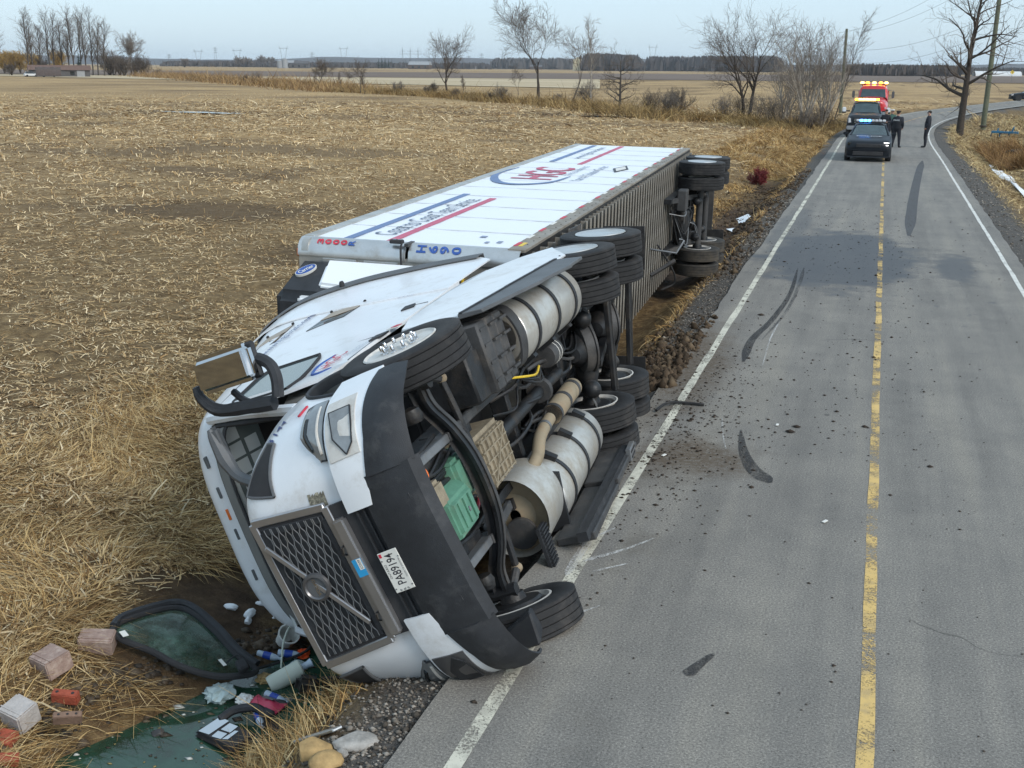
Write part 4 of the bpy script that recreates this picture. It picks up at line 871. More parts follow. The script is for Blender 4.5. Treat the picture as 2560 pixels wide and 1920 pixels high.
# engine underside
pan = part(MB().hexa([(-.70, -.20, .33), (-1.16, -.19, .34), (-1.16, .08, .34), (-.70, .08, .33), (-.60, -.26, .62), (-1.30, -.26, .62), (-1.30, .26, .62), (-.60, .26, .62)]), 'oil_pan', 'green_engine', bevel=.03, seg=2)
for x in (-.80, -.92, -1.04): part(MB().bar((x, -.16, .326), (x, .04, .326), .018, .012), 'pan_rib', 'green_engine', pan)
part(MB().lathe([(.02, 0), (.02, .02), (.0001, .022)], (-.95, -.06, .335), (0, 0, -1), 6), 'drain_plug', 'steel_galv', pan)
part(MB().hexa([(-1.15, -.05, .40), (-1.60, -.05, .42), (-1.60, .28, .42), (-1.15, .28, .40), (-1.1, -.1, .66), (-1.7, -.1, .66), (-1.7, .30, .66), (-1.1, .30, .66)]), 'engine_block', 'green_engine', bevel=.03, seg=2)
part(MB().box((-.80, .06, .36), (-.48, .28, .60)), 'engine_cover', 'tan_cast', bevel=.03, seg=2)
part(MB().lathe([(.055, 0), (.06, .02), (.055, .05), (.0001, .055)], (-.66, .36, .45), (.2, 0, -1), 16), 'filter_cap', 'orange_lens')
part(MB().tube([(-1.22, -.20, .42), (-1.62, -.16, .50)], .016, 8), 'red_hose', 'red_sticker')
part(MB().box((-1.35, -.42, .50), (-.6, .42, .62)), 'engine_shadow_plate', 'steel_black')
for i in range(22):
    y0 = RNG.uniform(-.40, .46); pts = catmull([(RNG.uniform(-.7, -.5), y0, .48+.08*RNG.random()), (RNG.uniform(-1.0, -.8), y0+RNG.uniform(-.1, .1), .42+.1*RNG.random()), (RNG.uniform(-1.6, -1.2), y0+RNG.uniform(-.1, .1), .50)], 10); part(MB().tube(pts, RNG.uniform(.01, .025), 6), 'hose', 'steel_black')
# gearbox with ribbed cover
gb = part(MB().box((-2.55, -.24, .46), (-1.85, .26, .85)), 'gearbox', 'tan_cast', bevel=.04, seg=2)
for k in range(6): part(MB().bar((-1.92-.115*k, -.20, .452), (-1.92-.115*k, .22, .452), .014, .030), 'gearbox_rib', 'tan_cast', gb)
for k in range(5): part(MB().bar((-1.88, -.18+.095*k, .450), (-2.52, -.18+.095*k, .450), .012, .026), 'gearbox_rib', 'tan_cast', gb)
part(MB().bar((-1.88, -.20, .449), (-2.52, .20, .449), .016, .030), 'gearbox_rib', 'tan_cast', gb)
sh = part(MB().tube([(-2.55, .03, .60), (-4.20, .04, .60)], .065, 16), 'driveshaft', 'steel_black')
part(MB().tube([(-4.25, .04, .60), (-4.95, .03, .58)], .062, 16), 'driveshaft', 'steel_black'); part(MB().lathe([(.06, 0), (.13, .01), (.145, .05), (.13, .10), (.08, .12)], (-4.18, .04, .60), (-1, 0, 0), 20), 'carrier_bearing', 'steel_dusty')
for k in range(3): part(MB().tube(catmull([(-3.25+.05*k, .45, .5), (-3.5, .30+.03*k, .42), (-3.85, .22+.04*k, .42+.02*k), (-4.1, .32, .5)], 14), .012, 6), 'air_line', 'yellow_plastic' if k == 2 else 'steel_black')
# exhaust
ex = catmull([(-5.15, -.20, .50), (-4.6, -.19, .48), (-4.1, -.19, .47), (-3.7, -.20, .46), (-3.35, -.23, .44), (-3.12, -.34, .44), (-3.0, -.42, .5)], 40)
part(MB().tube(ex[16:], .062, 18), 'exhaust_pipe', 'exhaust_tan'); mf = part(MB().tube(ex[:15], .105, 22), 'exhaust_muffler', 'exhaust_tan')
for i in (1, 7, 13): part(MB().tube(ex[i:i+2], .110, 22), 'clamp', 'steel_dusty', mf)
part(MB().tube(ex[20:22], .068, 18), 'pipe_clamp', 'steel_galv')
# aftertreatment canister: oval drum
A = np.linspace(0, 2*PI, 37)[:-1]
def oval(x, ky, kz): return np.stack([np.full(36, x), -.70+ky*np.cos(A), .64+kz*np.sin(A)], 1)
G = np.stack([oval(-2.58, .34, .30), oval(-2.50, .375, .33), oval(-2.54, .385, .34), oval(-3.10, .385, .34), oval(-3.15, .37, .33), oval(-3.16, .1, .1)]); G = np.concatenate([G, G[:, :1]], 1)
af = part(MB().grid(G), 'exhaust_canister', 'tank_alu', smooth=30)
G = np.stack([oval(-2.57, .34, .30), oval(-2.62, .20, .18), oval(-2.58, .06, .05)]); G = np.concatenate([G, G[:, :1]], 1); part(MB().grid(G), 'canister_end', 'exhaust_tan', af)
part(MB().lathe([(.15, 0), (.15, .05), (.10, .06), (.0001, .05)], (-2.56, -.86, .62), (1, 0, 0), 20), 'canister_port', 'steel_dusty', af); part(MB().box((-2.57, -.62, .60), (-2.50, -.52, .68)), 'sensor', 'steel_black', af)
for k in range(11): part(MB().bar((-2.30, -.80-.035*k, .36), (-2.50, -.80-.035*k, .36), .016, .03), 'step_tooth', 'black_plastic')
part(MB().box((-2.50, -1.18, .37), (-2.28, -.78, .40)), 'cab_step', 'black_plastic')
# fuel tanks with straps
def tank(side, x0, x1, cy_, cz, r, nm):
    t = part(MB().lathe([(.0001, -.02), (r*.75, -.03), (r*.93, -.02), (r, .03), (r, abs(x1-x0)-.03), (r*.93, abs(x1-x0)+.02), (.0001, abs(x1-x0)+.03)], (x0, cy_, cz), (-1, 0, 0), 44), nm, 'tank_alu', smooth=30)
    part(MB().lathe([(r*.86, -.028), (r*.90, -.045), (r*.955, -.028)], (x0, cy_, cz), (-1, 0, 0), 44), 'tank_rim', 'aluminium', t)
    for f in (.16, .52, .86):
        xx = x0+(x1-x0)*f; part(MB().lathe([(r+.003, -.035), (r+.014, -.035), (r+.014, .035), (r+.003, .035)], (xx, cy_, cz), (-1, 0, 0), 44, True), 'tank_strap', 'black_plastic', t)
        part(MB().bar((xx, cy_-side*.28, cz-.22), (xx, side*.44, .52), .10, .05), 'tank_bracket', 'steel_black', t)
    return t
tank(1, -3.42, -5.36, .80, .60, .335, 'fuel_tank'); tank(-1, -3.22, -5.30, -.80, .62, .335, 'fuel_tank')
part(MB().hexa([(-3.15, -1.12, .34), (-3.2, -1.12, .34), (-3.2, -.55, .30), (-3.15, -.55, .30), (-3.15, -1.12, .95), (-3.2, -1.12, .95), (-3.2, -.4, .95), (-3.15, -.4, .95)]), 'tank_shield', 'black_plastic')
# boxes and brackets on the left, behind the front wheel
for x0, x1, lo_, mt in ((-2.30, -2.52, .28, 'steel_dusty'), (-2.56, -2.76, .30, 'steel_dusty'), (-2.80, -3.00, .32, 'steel_dusty')): part(MB().box((x1, .50, lo_), (x0, 1.13, .95)), 'battery_box', mt, bevel=.02)
for x0 in (-2.41, -2.66, -2.90):
    for y_ in (.60, .76, .92, 1.06): part(MB().box((x0-.085, y_-.012, .27), (x0+.085, y_+.012, .295)), 'box_rib', 'steel_dusty')
part(MB().grid(np.stack([catmull([(-3.12, 1.15, .62), (-3.10, 1.10, .36), (-3.10, .85, .25), (-3.10, .58, .30), (-3.1, .48, .45)], 20), catmull([(-3.30, 1.15, .62), (-3.28, 1.10, .36), (-3.28, .85, .25), (-3.28, .58, .30), (-3.28, .48, .45)], 20)], 1), .02), 'tank_cradle', 'steel_dusty')
part(MB().box((-2.28, .50, .34), (-1.98, .95, .75)), 'air_dryer_box', 'steel_black', bevel=.02)
for k in range(4): part(MB().lathe([(.016, 0), (.016, .05), (.0001, .055)], (-2.05-.05*k, .98, .40), (0, .6, -.8), 8), 'fitting', 'steel_galv')
# rear axles
for dx in (D1, D2):
    axl = part(MB().tube([(dx, .92, .51), (dx, .40, .51), (dx, .25, .51), (dx, -.25, .51), (dx, -.40, .51), (dx, -.92, .51)], [.085, .10, .14, .14, .10, .085], 16), 'rear_axle', 'steel_black')
    part(MB().lathe([(.20, -.12), (.30, -.08), (.315, 0), (.29, .07), (.16, .12), (.0001, .14)], (dx, .06, .52), (-.6, 0, -.8), 32), 'differential', 'steel_dusty', axl)
    part(MB().lathe([(.21, 0), (.19, .12), (.13, .24), (.09, .34), (.0001, .36)], (dx+.06, .06, .54), (1, 0, .05), 24), 'pinion_housing', 'steel_black', axl)
    part(MB().lathe([(.30, 0), (.325, .012), (.325, .035), (.30, .045)], (dx-.02, .06, .50), (-.6, 0, -.8), 32, True), 'housing_flange', 'steel_dusty', axl)
    for s in (1, -1):
        part(MB().ball((dx+.17, s*.42, .44), (.105, .105, .105), 16, 10), 'brake_chamber', 'steel_black', axl); part(MB().lathe([(.108, -.02), (.114, 0), (.108, .02)], (dx+.12, s*.43, .46), (1, 0, -.3), 18, True), 'chamber_band', 'steel_dusty', axl)
        part(MB().lathe([(.13, 0), (.15, .05), (.13, .11), (.15, .16), (.13, .22)], (dx-.25, s*.42, .50), (0, 0, 1), 18), 'air_spring', 'rubber', axl)
        for k in range(3): part(MB().tube(catmull([(dx+.2, s*.5, .45), (dx+.15, s*(.62+.03*k), .42), (dx+.02, s*.60, .50+.03*k)], 10), .009, 5), 'brake_line', 'steel_galv', axl)
for x in (-6.66, -7.98): part(MB().bar((x, .62, .34), (x, -.66, .34), .09, .06), 'torque_bar', 'steel_black', bevel=.008); part(MB().bar((x-.06, .62, .335), (x-.06, -.66, .335), .015, .08), 'bar_edge', 'steel_dusty')
part(MB().bar((-6.2, -.2, .42), (-7.1, -.1, .5), .09, .09), 'interaxle_shaft', 'steel_black')
part(MB().lathe([(.115, 0), (.13, .03), (.13, .32), (.115, .35), (.0001, .37)], (-4.40, .34, .52), (-1, 0, 0), 20), 'air_tank', 'steel_dusty')
for f in (.14, .24): part(MB().lathe([(.131, 0), (.134, .006), (.131, .012)], (-4.40-f, .34, .52), (-1, 0, 0), 20, True), 'tank_band', 'plate_white')
fwp = part(MB().prism([(-6.2, -.45, .98), (-7.0, -.45, .98), (-7.45, -.25, .95), (-7.45, .25, .95), (-7.0, .45, .98), (-6.2, .45, .98)], (0, 0, .05)), 'fifth_wheel', 'steel_dusty', bevel=.01)
part(MB().box((-8.25, -1.1, .62), (-8.18, 1.1, .74)), 'rear_crossmember', 'steel_black'); part(MB().prism([(-7.4, .55, 1.04), (-8.3, .55, 1.02), (-8.3, 1.2, 1.02), (-7.8, 1.2, 1.04)], (0, 0, .02)), 'deck_plate', 'steel_dusty')
for s in (1, -1): part(MB().box((-8.22, s*.60, .15), (-8.205, s*1.18, .70)), 'mud_flap', 'rubber')
# loose step tread hanging at the road side
st_ = part(MB().box((-5.62, -1.16, .0), (-5.25, -1.02, .06)), 'step_tread', 'steel_galv', bevel=.006)
for i in range(6):
    for j in range(2): part(MB().lathe([(.018, 0), (.014, .006), (.0001, -.004)], (-5.30-.05*i, -1.06-.06*j, -.001), (0, 0, -1), 8), 'tread_hole', 'interior_dark', st_)
# ================================================================== overturned refrigerated trailer
TR = empty('semi_trailer', label='long white refrigerated semi trailer lying on its side in the ditch', cat='trailer')
pose(TR, (-2.763, 12.917, .313), (.012, .010, .036))
def tp(mb, name, mat, parent=None, bevel=0, smooth=35, label=None, seg=1): return mb.build(name, mat, parent or TR, None, bevel, smooth, label, seg)
LB, ZB, ZT, HW = 16.15, 1.17, 4.08, 1.28
# left side skin (faces the sky), roof, front and rear walls
nx, nz = 60, 14
xs = np.linspace(-.17, -LB+.05, nx); zs = np.linspace(ZB+.20, ZT-.12, nz)
G = np.zeros((nx, nz, 3)); G[..., 0] = xs[:, None]; G[..., 2] = zs[None]; G[..., 1] = HW+.006*(RNG.random((nx, nz))-.5)
q = NT('quilted_skin'); c0 = q.mix(q.math('MULTIPLY', q.rng(q.noise(.7, 7, .7), .55, .75), .35), (.80, .83, .86), (.60, .61, .62)); q.L.new(c0, q.b.inputs['Base Color']); q.b.inputs['Roughness'].default_value = .34
wv = q.n.new('ShaderNodeTexVoronoi'); wv.inputs['Scale'].default_value = 22; q.L.new(q.obj, wv.inputs['Vector']); q.bump(wv.outputs['Distance'], .12, .01); MATS['quilted_skin'] = q.m
M('trailer_joint', (.60, .62, .64), .5, var=.1)
side = tp(MB().grid(G, .02), 'side_wall', 'quilted_skin', smooth=60)
tp(MB().box((-LB, -HW, ZT-.02), (-.15, HW-.01, ZT)), 'roof', 'trailer_white')
tp(MB().box((-LB, -HW, ZB), (-.05, -HW+.03, ZT)), 'side_wall', 'trailer_white', label='wall of the trailer lying on the ground')
tp(MB().box((-LB, -HW, ZB), (-LB+.04, HW, ZT)), 'rear_doors', 'trailer_white')
fr_ = tp(MB().box((-.06, -HW, ZB), (-.02, HW-.17, ZT)), 'front_wall', 'trailer_alu')
# rails, corner post
tp(MB().box((-LB, HW-.02, ZT-.14), (-.19, HW+.022, ZT+.012)), 'roof_rail', 'trailer_alu', bevel=.012)
rail = tp(MB().box((-LB, HW-.03, ZB), (-.12, HW+.016, ZB+.22)), 'bottom_rail', 'floor_slat', bevel=.006)
prof = [(-.20, HW+.012), (-.13, HW+.008), (-.06, HW-.03), (-.015, HW-.09), (.0, HW-.17), (.0, HW-.20)]
for z0, z1, nm in ((ZB+.05, 2.62, 'corner_post'), (2.66, ZT+.01, 'corner_post')):
    G = np.array([[(x, y, z) for x, y in prof] for z in (z0, z1)]); tp(MB().grid(G, .02), nm, 'aluminium', smooth=50)
tp(MB().box((-.24, HW-.02, 2.615), (-.0, HW+.02, 2.665)), 'post_joint', 'steel_dusty')
cap = []
for a in np.linspace(0, PI/2, 7): cap.append((-.13+.13*math.sin(a)*1.0, HW-.14+.15*math.cos(a)))
G = np.array([[(x, y, z) for x, y in cap] for z in (ZT-.13, ZT-.05, ZT+.005)]); G[1, :, :2] *= 1; G[2, :, 0] -= .03; G[2, :, 1] -= .03; tp(MB().grid(G, .02), 'corner_cap', 'trailer_alu', smooth=50)
tp(MB().box((-.10, HW-.22, ZT+.0), (-.02, HW-.12, ZT+.035)), 'clearance_lamp', 'orange_lens', bevel=.01)
# front wall fittings
for z in (3.3, 2.75): tp(MB().box((-.02, HW-.50, z), (.012, HW-.22, z+.45)), 'front_plate', 'aluminium', fr_, bevel=.004)
for z, mt in ((2.30, 'steel_galv'), (2.02, 'steel_galv'), (1.90, 'yellow_plastic'), (1.62, 'steel_galv')):
    tp(MB().box((-.02, HW-.45, z), (.04, HW-.33, z+.12)), 'air_coupling', mt, fr_, bevel=.012)
    tp(MB().lathe([(.04, 0), (.04, .05), (.03, .07), (.0001, .07)], (.03, HW-.39, z+.06), (1, 0, 0), 12), 'coupling_socket', 'steel_dusty', fr_)
bx_ = tp(MB().box((-.08, HW+.012, 2.69), (-.0, HW+.06, 2.86)), 'tracker_box', 'interior_dark', bevel=.01)
for k in range(2): tp(MB().box((-.07, HW+.061, 2.71+.07*k), (-.02, HW+.064, 2.76+.07*k)), 'box_panel', 'sky_glass', bx_)
tp(MB().tube(catmull([(-.02, HW+.03, 2.70), (.03, HW-.05, 2.70), (.05, HW-.3, 2.68), (.05, HW-.6, 2.62), (.06, HW-.62, 2.2)], 18), .014, 6), 'cable', 'interior_dark')
# lettering on the corner post and the side (truck-left side: reads from front to rear)
M('slogan_grey', (.12, .15, .22), .5, var=.1)
UX, UZ = (-1, 0, 0), (0, 0, 1)
def sl(s, x, z, h, wd, mat, name, bold=0, out=.012): mb = MB(); lettering(mb, s, (x, HW+out, z), UX, UZ, h, wd, bold); return tp(mb, name, mat, smooth=0)
# the post faces obliquely forward: letters stand one above the other
_pp = catmull([(x, y, 0) for x, y in prof], 60)[:, :2]; _ps = np.concatenate([[0], np.cumsum(np.linalg.norm(np.diff(_pp, axis=0), axis=1))]); _pn = np.gradient(_pp, axis=0); _pn = np.stack([-_pn[:, 1], _pn[:, 0]], 1); _pn /= np.linalg.norm(_pn, axis=1)[:, None]; _pn *= np.where(_pn[:, 1:] < 0, -1, 1)
def post_letters(s, z0, dz, h, mats_, sc=.125):
    for i, ch in enumerate(s):
        V, F = text_mesh(ch, .03); w_ = h*.95/(V[:, 0].max()-V[:, 0].min()); ss = sc-V[:, 0]*w_
        P = np.stack([np.interp(ss, _ps, _pp[:, 0])+.007*np.interp(ss, _ps, _pn[:, 0]), np.interp(ss, _ps, _pp[:, 1])+.007*np.interp(ss, _ps, _pn[:, 1]), z0-dz*i+V[:, 1]*h], 1); tp(MB().add(P, F), 'post_letter', mats_[i], smooth=0)
post_letters('3000R', 3.80, .105, .085, ['red_sticker']*4+['blue_sticker'], .14); post_letters('H690', 2.46, .15, .12, ['blue_sticker']*4, .16)
def stripe(x0, x1, z0, z1, w, mat, name):
    tp(MB().hexa([(x0, HW+.006, z0-w/2), (x1, HW+.006, z1-w/2), (x1, HW+.010, z1-w/2), (x0, HW+.010, z0-w/2), (x0, HW+.006, z0+w/2), (x1, HW+.006, z1+w/2), (x1, HW+.010, z1+w/2), (x0, HW+.010, z0+w/2)]), name, mat, smooth=0)
stripe(-.20, -5.15, 3.50, 3.50, .115, 'stripe_blue', 'blue_stripe'); stripe(-.20, -4.75, 2.93, 2.93, .11, 'stripe_red', 'red_stripe')
sl('Coast to Coast Team Service.', -2.6, 3.20, .30, 3.9, 'slogan_grey', 'slogan', 0)
stripe(-11.3, -15.95, 3.55, 3.55, .115, 'stripe_blue', 'blue_stripe'); stripe(-10.9, -15.95, 2.85, 2.85, .11, 'stripe_red', 'red_stripe')
sl('www.hgctrans.com', -13.8, 3.2, .24, 3.2, 'grey_blue_text', 'web_address', .006)
sl('HGC', -8.9, 3.10, .80, 2.3, 'stripe_red', 'company_logo', .012)
pts = catmull([(-9.8, 3.86), (-8.4, 3.93), (-7.1, 3.55), (-6.85, 3.05), (-7.4, 2.62), (-8.5, 2.50)], 30); mb = MB(); tt = np.gradient(pts, axis=0)
nn = np.stack([-tt[:, 1], tt[:, 0]], 1); nn /= np.linalg.norm(nn, axis=1)[:, None]; ww = .02+.17*np.sin(np.linspace(0.12, PI-.12, 30))**1.5
G = np.stack([np.stack([pts[:, 0]+s*nn[:, 0]*ww/2, np.full(30, HW+.011), pts[:, 1]+s*nn[:, 1]*ww/2], 1) for s in (-1, 1)], 1); tp(MB().grid(G), 'logo_swoosh', 'stripe_blue', smooth=0)
sl('TRANS-LOADED SERVICE', -9.6, 2.60, .12, 1.9, 'grey_blue_text', 'small_print'); sl('Your # 1 Solution Carrier', -9.2, 2.25, .22, 3.0, 'grey_blue_text', 'slogan', .004)
tp(MB().prism([(-9.6, HW+.009, 1.86), (-10.3, HW+.009, 2.02), (-11.0, HW+.009, 1.86), (-10.3, HW+.009, 1.70)], (0, .003, 0)), 'diamond_mark', 'dark_text', smooth=0); tp(MB().prism([(-9.8, HW+.013, 1.86), (-10.3, HW+.013, 1.97), (-10.8, HW+.013, 1.86), (-10.3, HW+.013, 1.75)], (0, .002, 0)), 'diamond_panel', 'plate_white', smooth=0)
for x, z, w_, h_ in ((-.5, 1.75, .10, .05), (-.55, 1.60, .14, .06), (-.9, 1.9, .12, .08)): tp(MB().box((x-w_, HW+.006, z), (x, HW+.009, z+h_)), 'small_label', 'grey_blue_text', smooth=0)
for x in np.arange(-1.35, -LB+.3, -1.22): tp(MB().box((x-.012, HW+.001, ZB+.22), (x+.012, HW+.0075, ZT-.14)), 'panel_joint', 'trailer_joint', smooth=0)
# conspicuity tape: alternating red and white pieces
k = 0; x = -.35
while x > -LB+.3:
    tp(MB().box((x-.28, HW+.018, ZB+.165), (x, HW+.021, ZB+.215)), 'reflective_tape', 'red_sticker' if k % 2 == 0 else 'plate_white', rail, smooth=0); x -= .62; k += 1
for x in np.arange(-.5, -LB+.2, -.30): tp(MB().lathe([(.012, 0), (.010, .005), (.0001, .006)], (x, HW+.016, ZB+.07), (0, 1, 0), 6), 'rivet', 'steel_dusty', rail)
tp(MB().box((-.62, HW+.018, ZB+.10), (-.35, HW+.021, ZB+.15)), 'yellow_label', 'yellow_plastic', rail, smooth=0)
tp(MB().ball((-8.2, HW-.12, ZB-.03), .05, 10, 6), 'side_marker', 'orange_lens')
# floor cross members
XM = MB().box((-.05, -HW+.03, ZB-.10), (.05, HW-.06, ZB-.09)).box((-.012, -HW+.03, ZB-.09), (.012, HW-.06, ZB)).mesh('crossmember', smooth=0); XM.materials.append(MATS['floor_slat'])
tp(MB().box((-LB+.02, -HW+.02, ZB-.005), (-.1, HW-.02, ZB+.03)), 'floor_underside', 'steel_black')
k = 0; x = -.45
while x > -LB+.2:
    sub('crossmember', XM, TR, Matrix.Translation((x, 0, 0))); x -= .29 if x < -3 else .40; k += 1
tp(MB().box((-1.9, -1.1, ZB-.16), (-.2, 1.1, ZB-.10)), 'coupler_plate', 'steel_dusty', bevel=.01)
tp(MB().lathe([(.05, 0), (.05, .09), (.035, .10), (.035, .14), (.05, .15), (.05, .17), (.0001, .17)], (-.95, 0, ZB-.16), (0, 0, -1), 14), 'kingpin', 'steel_galv')
# landing gear, folded
for s in (1, -1):
    lg = tp(MB().box((-3.05, s*.95-.06, ZB-.62), (-2.90, s*.95+.06, ZB-.10)), 'landing_leg', 'steel_dusty', bevel=.008); tp(MB().box((-3.1, s*.95-.13, ZB-.66), (-2.85, s*.95+.13, ZB-.62)), 'leg_foot', 'steel_black', lg)
tp(MB().tube([(-2.97, .95, ZB-.35), (-2.97, -.95, ZB-.35)], .03, 8), 'leg_brace', 'steel_dusty')
# slider, bogie and axles
for s in (1, -1):
    tp(MB().box((-LB+.2, s*.55-.05, ZB-.26), (-11.2, s*.55+.05, ZB-.10)), 'slider_rail', 'steel_black')
    tp(MB().bar((-11.3, s*.55, ZB-.2), (-11.9, s*.52, .80), .10, .06), 'bogie_brace', 'steel_dusty')
for x in (-12.4, -13.1, -13.75, -14.4, -15.0): tp(MB().box((x-.05, -.55, ZB-.30), (x+.05, .55, ZB-.16)), 'bogie_crossmember', 'steel_black')
for ax_ in (-13.0, -14.25):
    for s in (1, -1): dual_wheel(TR, (ax_, s*1.13, .51), s, False, s < 0)
    axl = tp(MB().tube([(ax_, .9, .51), (ax_, -.9, .51)], .075, 14), 'axle', 'steel_dusty')
    for s in (1, -1):
        tp(MB().ball((ax_+.20, s*.40, .55), .10, 14, 8), 'brake_chamber', 'steel_black', axl); tp(MB().bar((ax_+.50, s*.50, .80), (ax_-.1, s*.50, .55), .10, .12), 'trailing_arm', 'steel_dusty', axl)
        tp(MB().lathe([(.12, 0), (.14, .05), (.12, .12), (.14, .18), (.12, .24)], (ax_-.35, s*.50, .58), (0, 0, 1), 16), 'air_spring', 'rubber', axl)
for k in range(9):
    x0 = -11.4-.15*k; tp(MB().tube(catmull([(x0, RNG.uniform(-.3, .5), ZB-.2), (x0-.2, RNG.uniform(-.5, .4), RNG.uniform(.55, .8)), (x0-.5, RNG.uniform(-.4, .4), RNG.uniform(.5, .8)), (x0-.9, RNG.uniform(-.3, .3), .75)], 16), .012, 5), 'air_hose', 'steel_galv' if k % 3 == 0 else 'steel_black')
tp(MB().lathe([(.15, 0), (.16, .04), (.16, .7), (.15, .74), (.0001, .76)], (-12.3, .25, .80), (0, -1, 0), 20), 'air_reservoir', 'steel_black')
tp(MB().box((-12.1, .30, .66), (-11.7, .75, .86)), 'valve_box', 'steel_dusty', bevel=.02)
# side step bracket that hangs from the floor
tp(MB().tube([(-9.6, -.2, ZB-.1), (-9.6, -.25, .55), (-9.95, -.05, .45), (-9.95, -.02, .55)], .022, 6), 'side_guard_bracket', 'steel_galv'); tp(MB().bar((-9.7, -.75, ZB-.12), (-9.9, -.45, .60), .08, .06), 'bracket_plate', 'steel_dusty')
tp(MB().tube(catmull([(-10.2, -.2, ZB-.15), (-10.3, -.7, .7), (-10.4, -1.0, .65), (-10.3, -1.15, .9)], 14), .02, 6), 'hanging_hose', 'rubber')
for s in (1, -1): tp(MB().box((-15.15, s*.55, .12), (-15.12, s*1.22, ZB-.12)), 'mud_flap', 'rubber')
tp(MB().box((-LB, -1.1, .5), (-LB+.08, 1.1, .62)), 'underride_bar', 'steel_dusty'); 
for s in (1, -1): tp(MB().box((-LB, s*.6-.05, .6), (-LB+.08, s*.6+.05, ZB)), 'underride_post', 'steel_dusty')
# refrigeration unit on the front wall
RU = tp(MB().hexa([(-.02, -1.05, 2.30), (.70, -.80, 2.36), (.70, .72, 2.36), (-.02, 1.06, 2.30), (-.02, -1.05, 4.05), (.66, -.80, 4.12), (.66, .72, 4.12), (-.02, 1.06, 4.05)]), 'refrigeration_unit', 'black_plastic', bevel=.09, seg=3)
tp(MB().hexa([(.04, .92, 2.40), (.60, .70, 2.40), (.60, .80, 2.40), (.04, 1.06, 2.40), (.04, .92, 3.66), (.52, .70, 3.58), (.52, .845, 3.58), (.04, 1.06, 3.66)]), 'unit_side_panel', 'trailer_white', RU, bevel=.03, seg=2)
tp(MB().box((.50, -.55, 2.6), (.675, .70, 3.8)), 'unit_front_panel', 'trailer_white', RU, bevel=.03, seg=2)
bu = np.array([-.82, 0, -.57]); bv = np.array([-.57, 0, .82]); bcn = np.array([.26, .948, 3.86]); A = np.linspace(0, 2*PI, 25)[:-1]
bn = np.array([.436, .90, .0]); bu = bu-bn*(bu@bn)/(bn@bn); bv = bv-bn*(bv@bn)/(bn@bn)
ring = lambda a_, b_, h: [bcn+bn*h+bu*a_*math.cos(a)+bv*b_*math.sin(a) for a in A]
tp(MB().add(ring(.155, .08, -.03)+ring(.155, .08, .006), [tuple(range(24, 48)), tuple(range(23, -1, -1))]+[(i, (i+1) % 24, 24+(i+1) % 24, 24+i) for i in range(24)]), 'badge_rim', 'plate_white', RU, smooth=0)
tp(MB().add(ring(.145, .072, .009), [tuple(range(24))]), 'badge', 'blue_sticker', RU, smooth=0)
lt = MB(); lettering(lt, 'Carrier', bcn+bn*.012, bu, bv, .07, .22, .012); tp(lt, 'badge_lettering', 'plate_white', RU, smooth=0)
# ================================================================== vehicles on the road
def gpos(px, py):
    p = at(px, py, 0.0)
    for _ in range(8): p = at(px, py, float(terrain(p[0], p[1])))
    return p
M('navy_paint', (.008, .011, .016), .45, var=.08, coat=.06, spec=.28); M('charcoal_paint', (.022, .026, .032), .45, var=.08, coat=.06, spec=.3)
M('red_truck_paint', (.55, .025, .03), .3, var=.06, coat=.5); M('windscreen', (.05, .075, .08), .05, var=.2, scale=2, spec=.8, metal=.2)
M('blue_lamp', (.1, .3, 1), .3, emit=(.05, .30, 1.0), estr=8); M('amber_lamp', (1, .45, .05), .3, emit=(1.0, .36, .03), estr=5); M('amber_lamp_hot', (1, .7, .2), .3, emit=(1.0, .58, .12), estr=6)
M('white_lamp', (1, 1, 1), .3, emit=(1, 1, 1), estr=3); M('lamp_off', (.55, .57, .6), .2, var=.05)
def loft(rows, nu, nv, thick=0): return MB().surf([sym(r) for r in rows], nu, nv, thick)
def road_wheel(root, x, y, r, w, rim='steel_galv'):
    s = 1 if y > 0 else -1; me = MB().lathe([(r*.62, -w*.42), (r*.70, -w/2), (r*.93, -w/2), (r, -w*.36), (r, w*.36), (r*.93, w/2), (r*.70, w/2), (r*.62, w*.42)], n=28, close=True).mesh('wheel', smooth=30); me.materials.append(MATS['rubber'])
    o = sub('wheel', me, root, Matrix.Translation((x, y, r))@(Matrix() if s > 0 else FLIP))
    rm = MB().lathe([(r*.64, w*.38), (r*.60, w*.28), (r*.25, w*.34), (.0001, w*.36)], n=20)
    for k in range(5): a = 2*PI*k/5; rm.bar((0, w*.36, 0), (r*.58*math.cos(a), w*.36, r*.58*math.sin(a)), .04, .07, (0, 1, 0))
    m2 = rm.mesh('rim', smooth=30); m2.materials.append(MATS[rim]); sub('rim', m2, o)
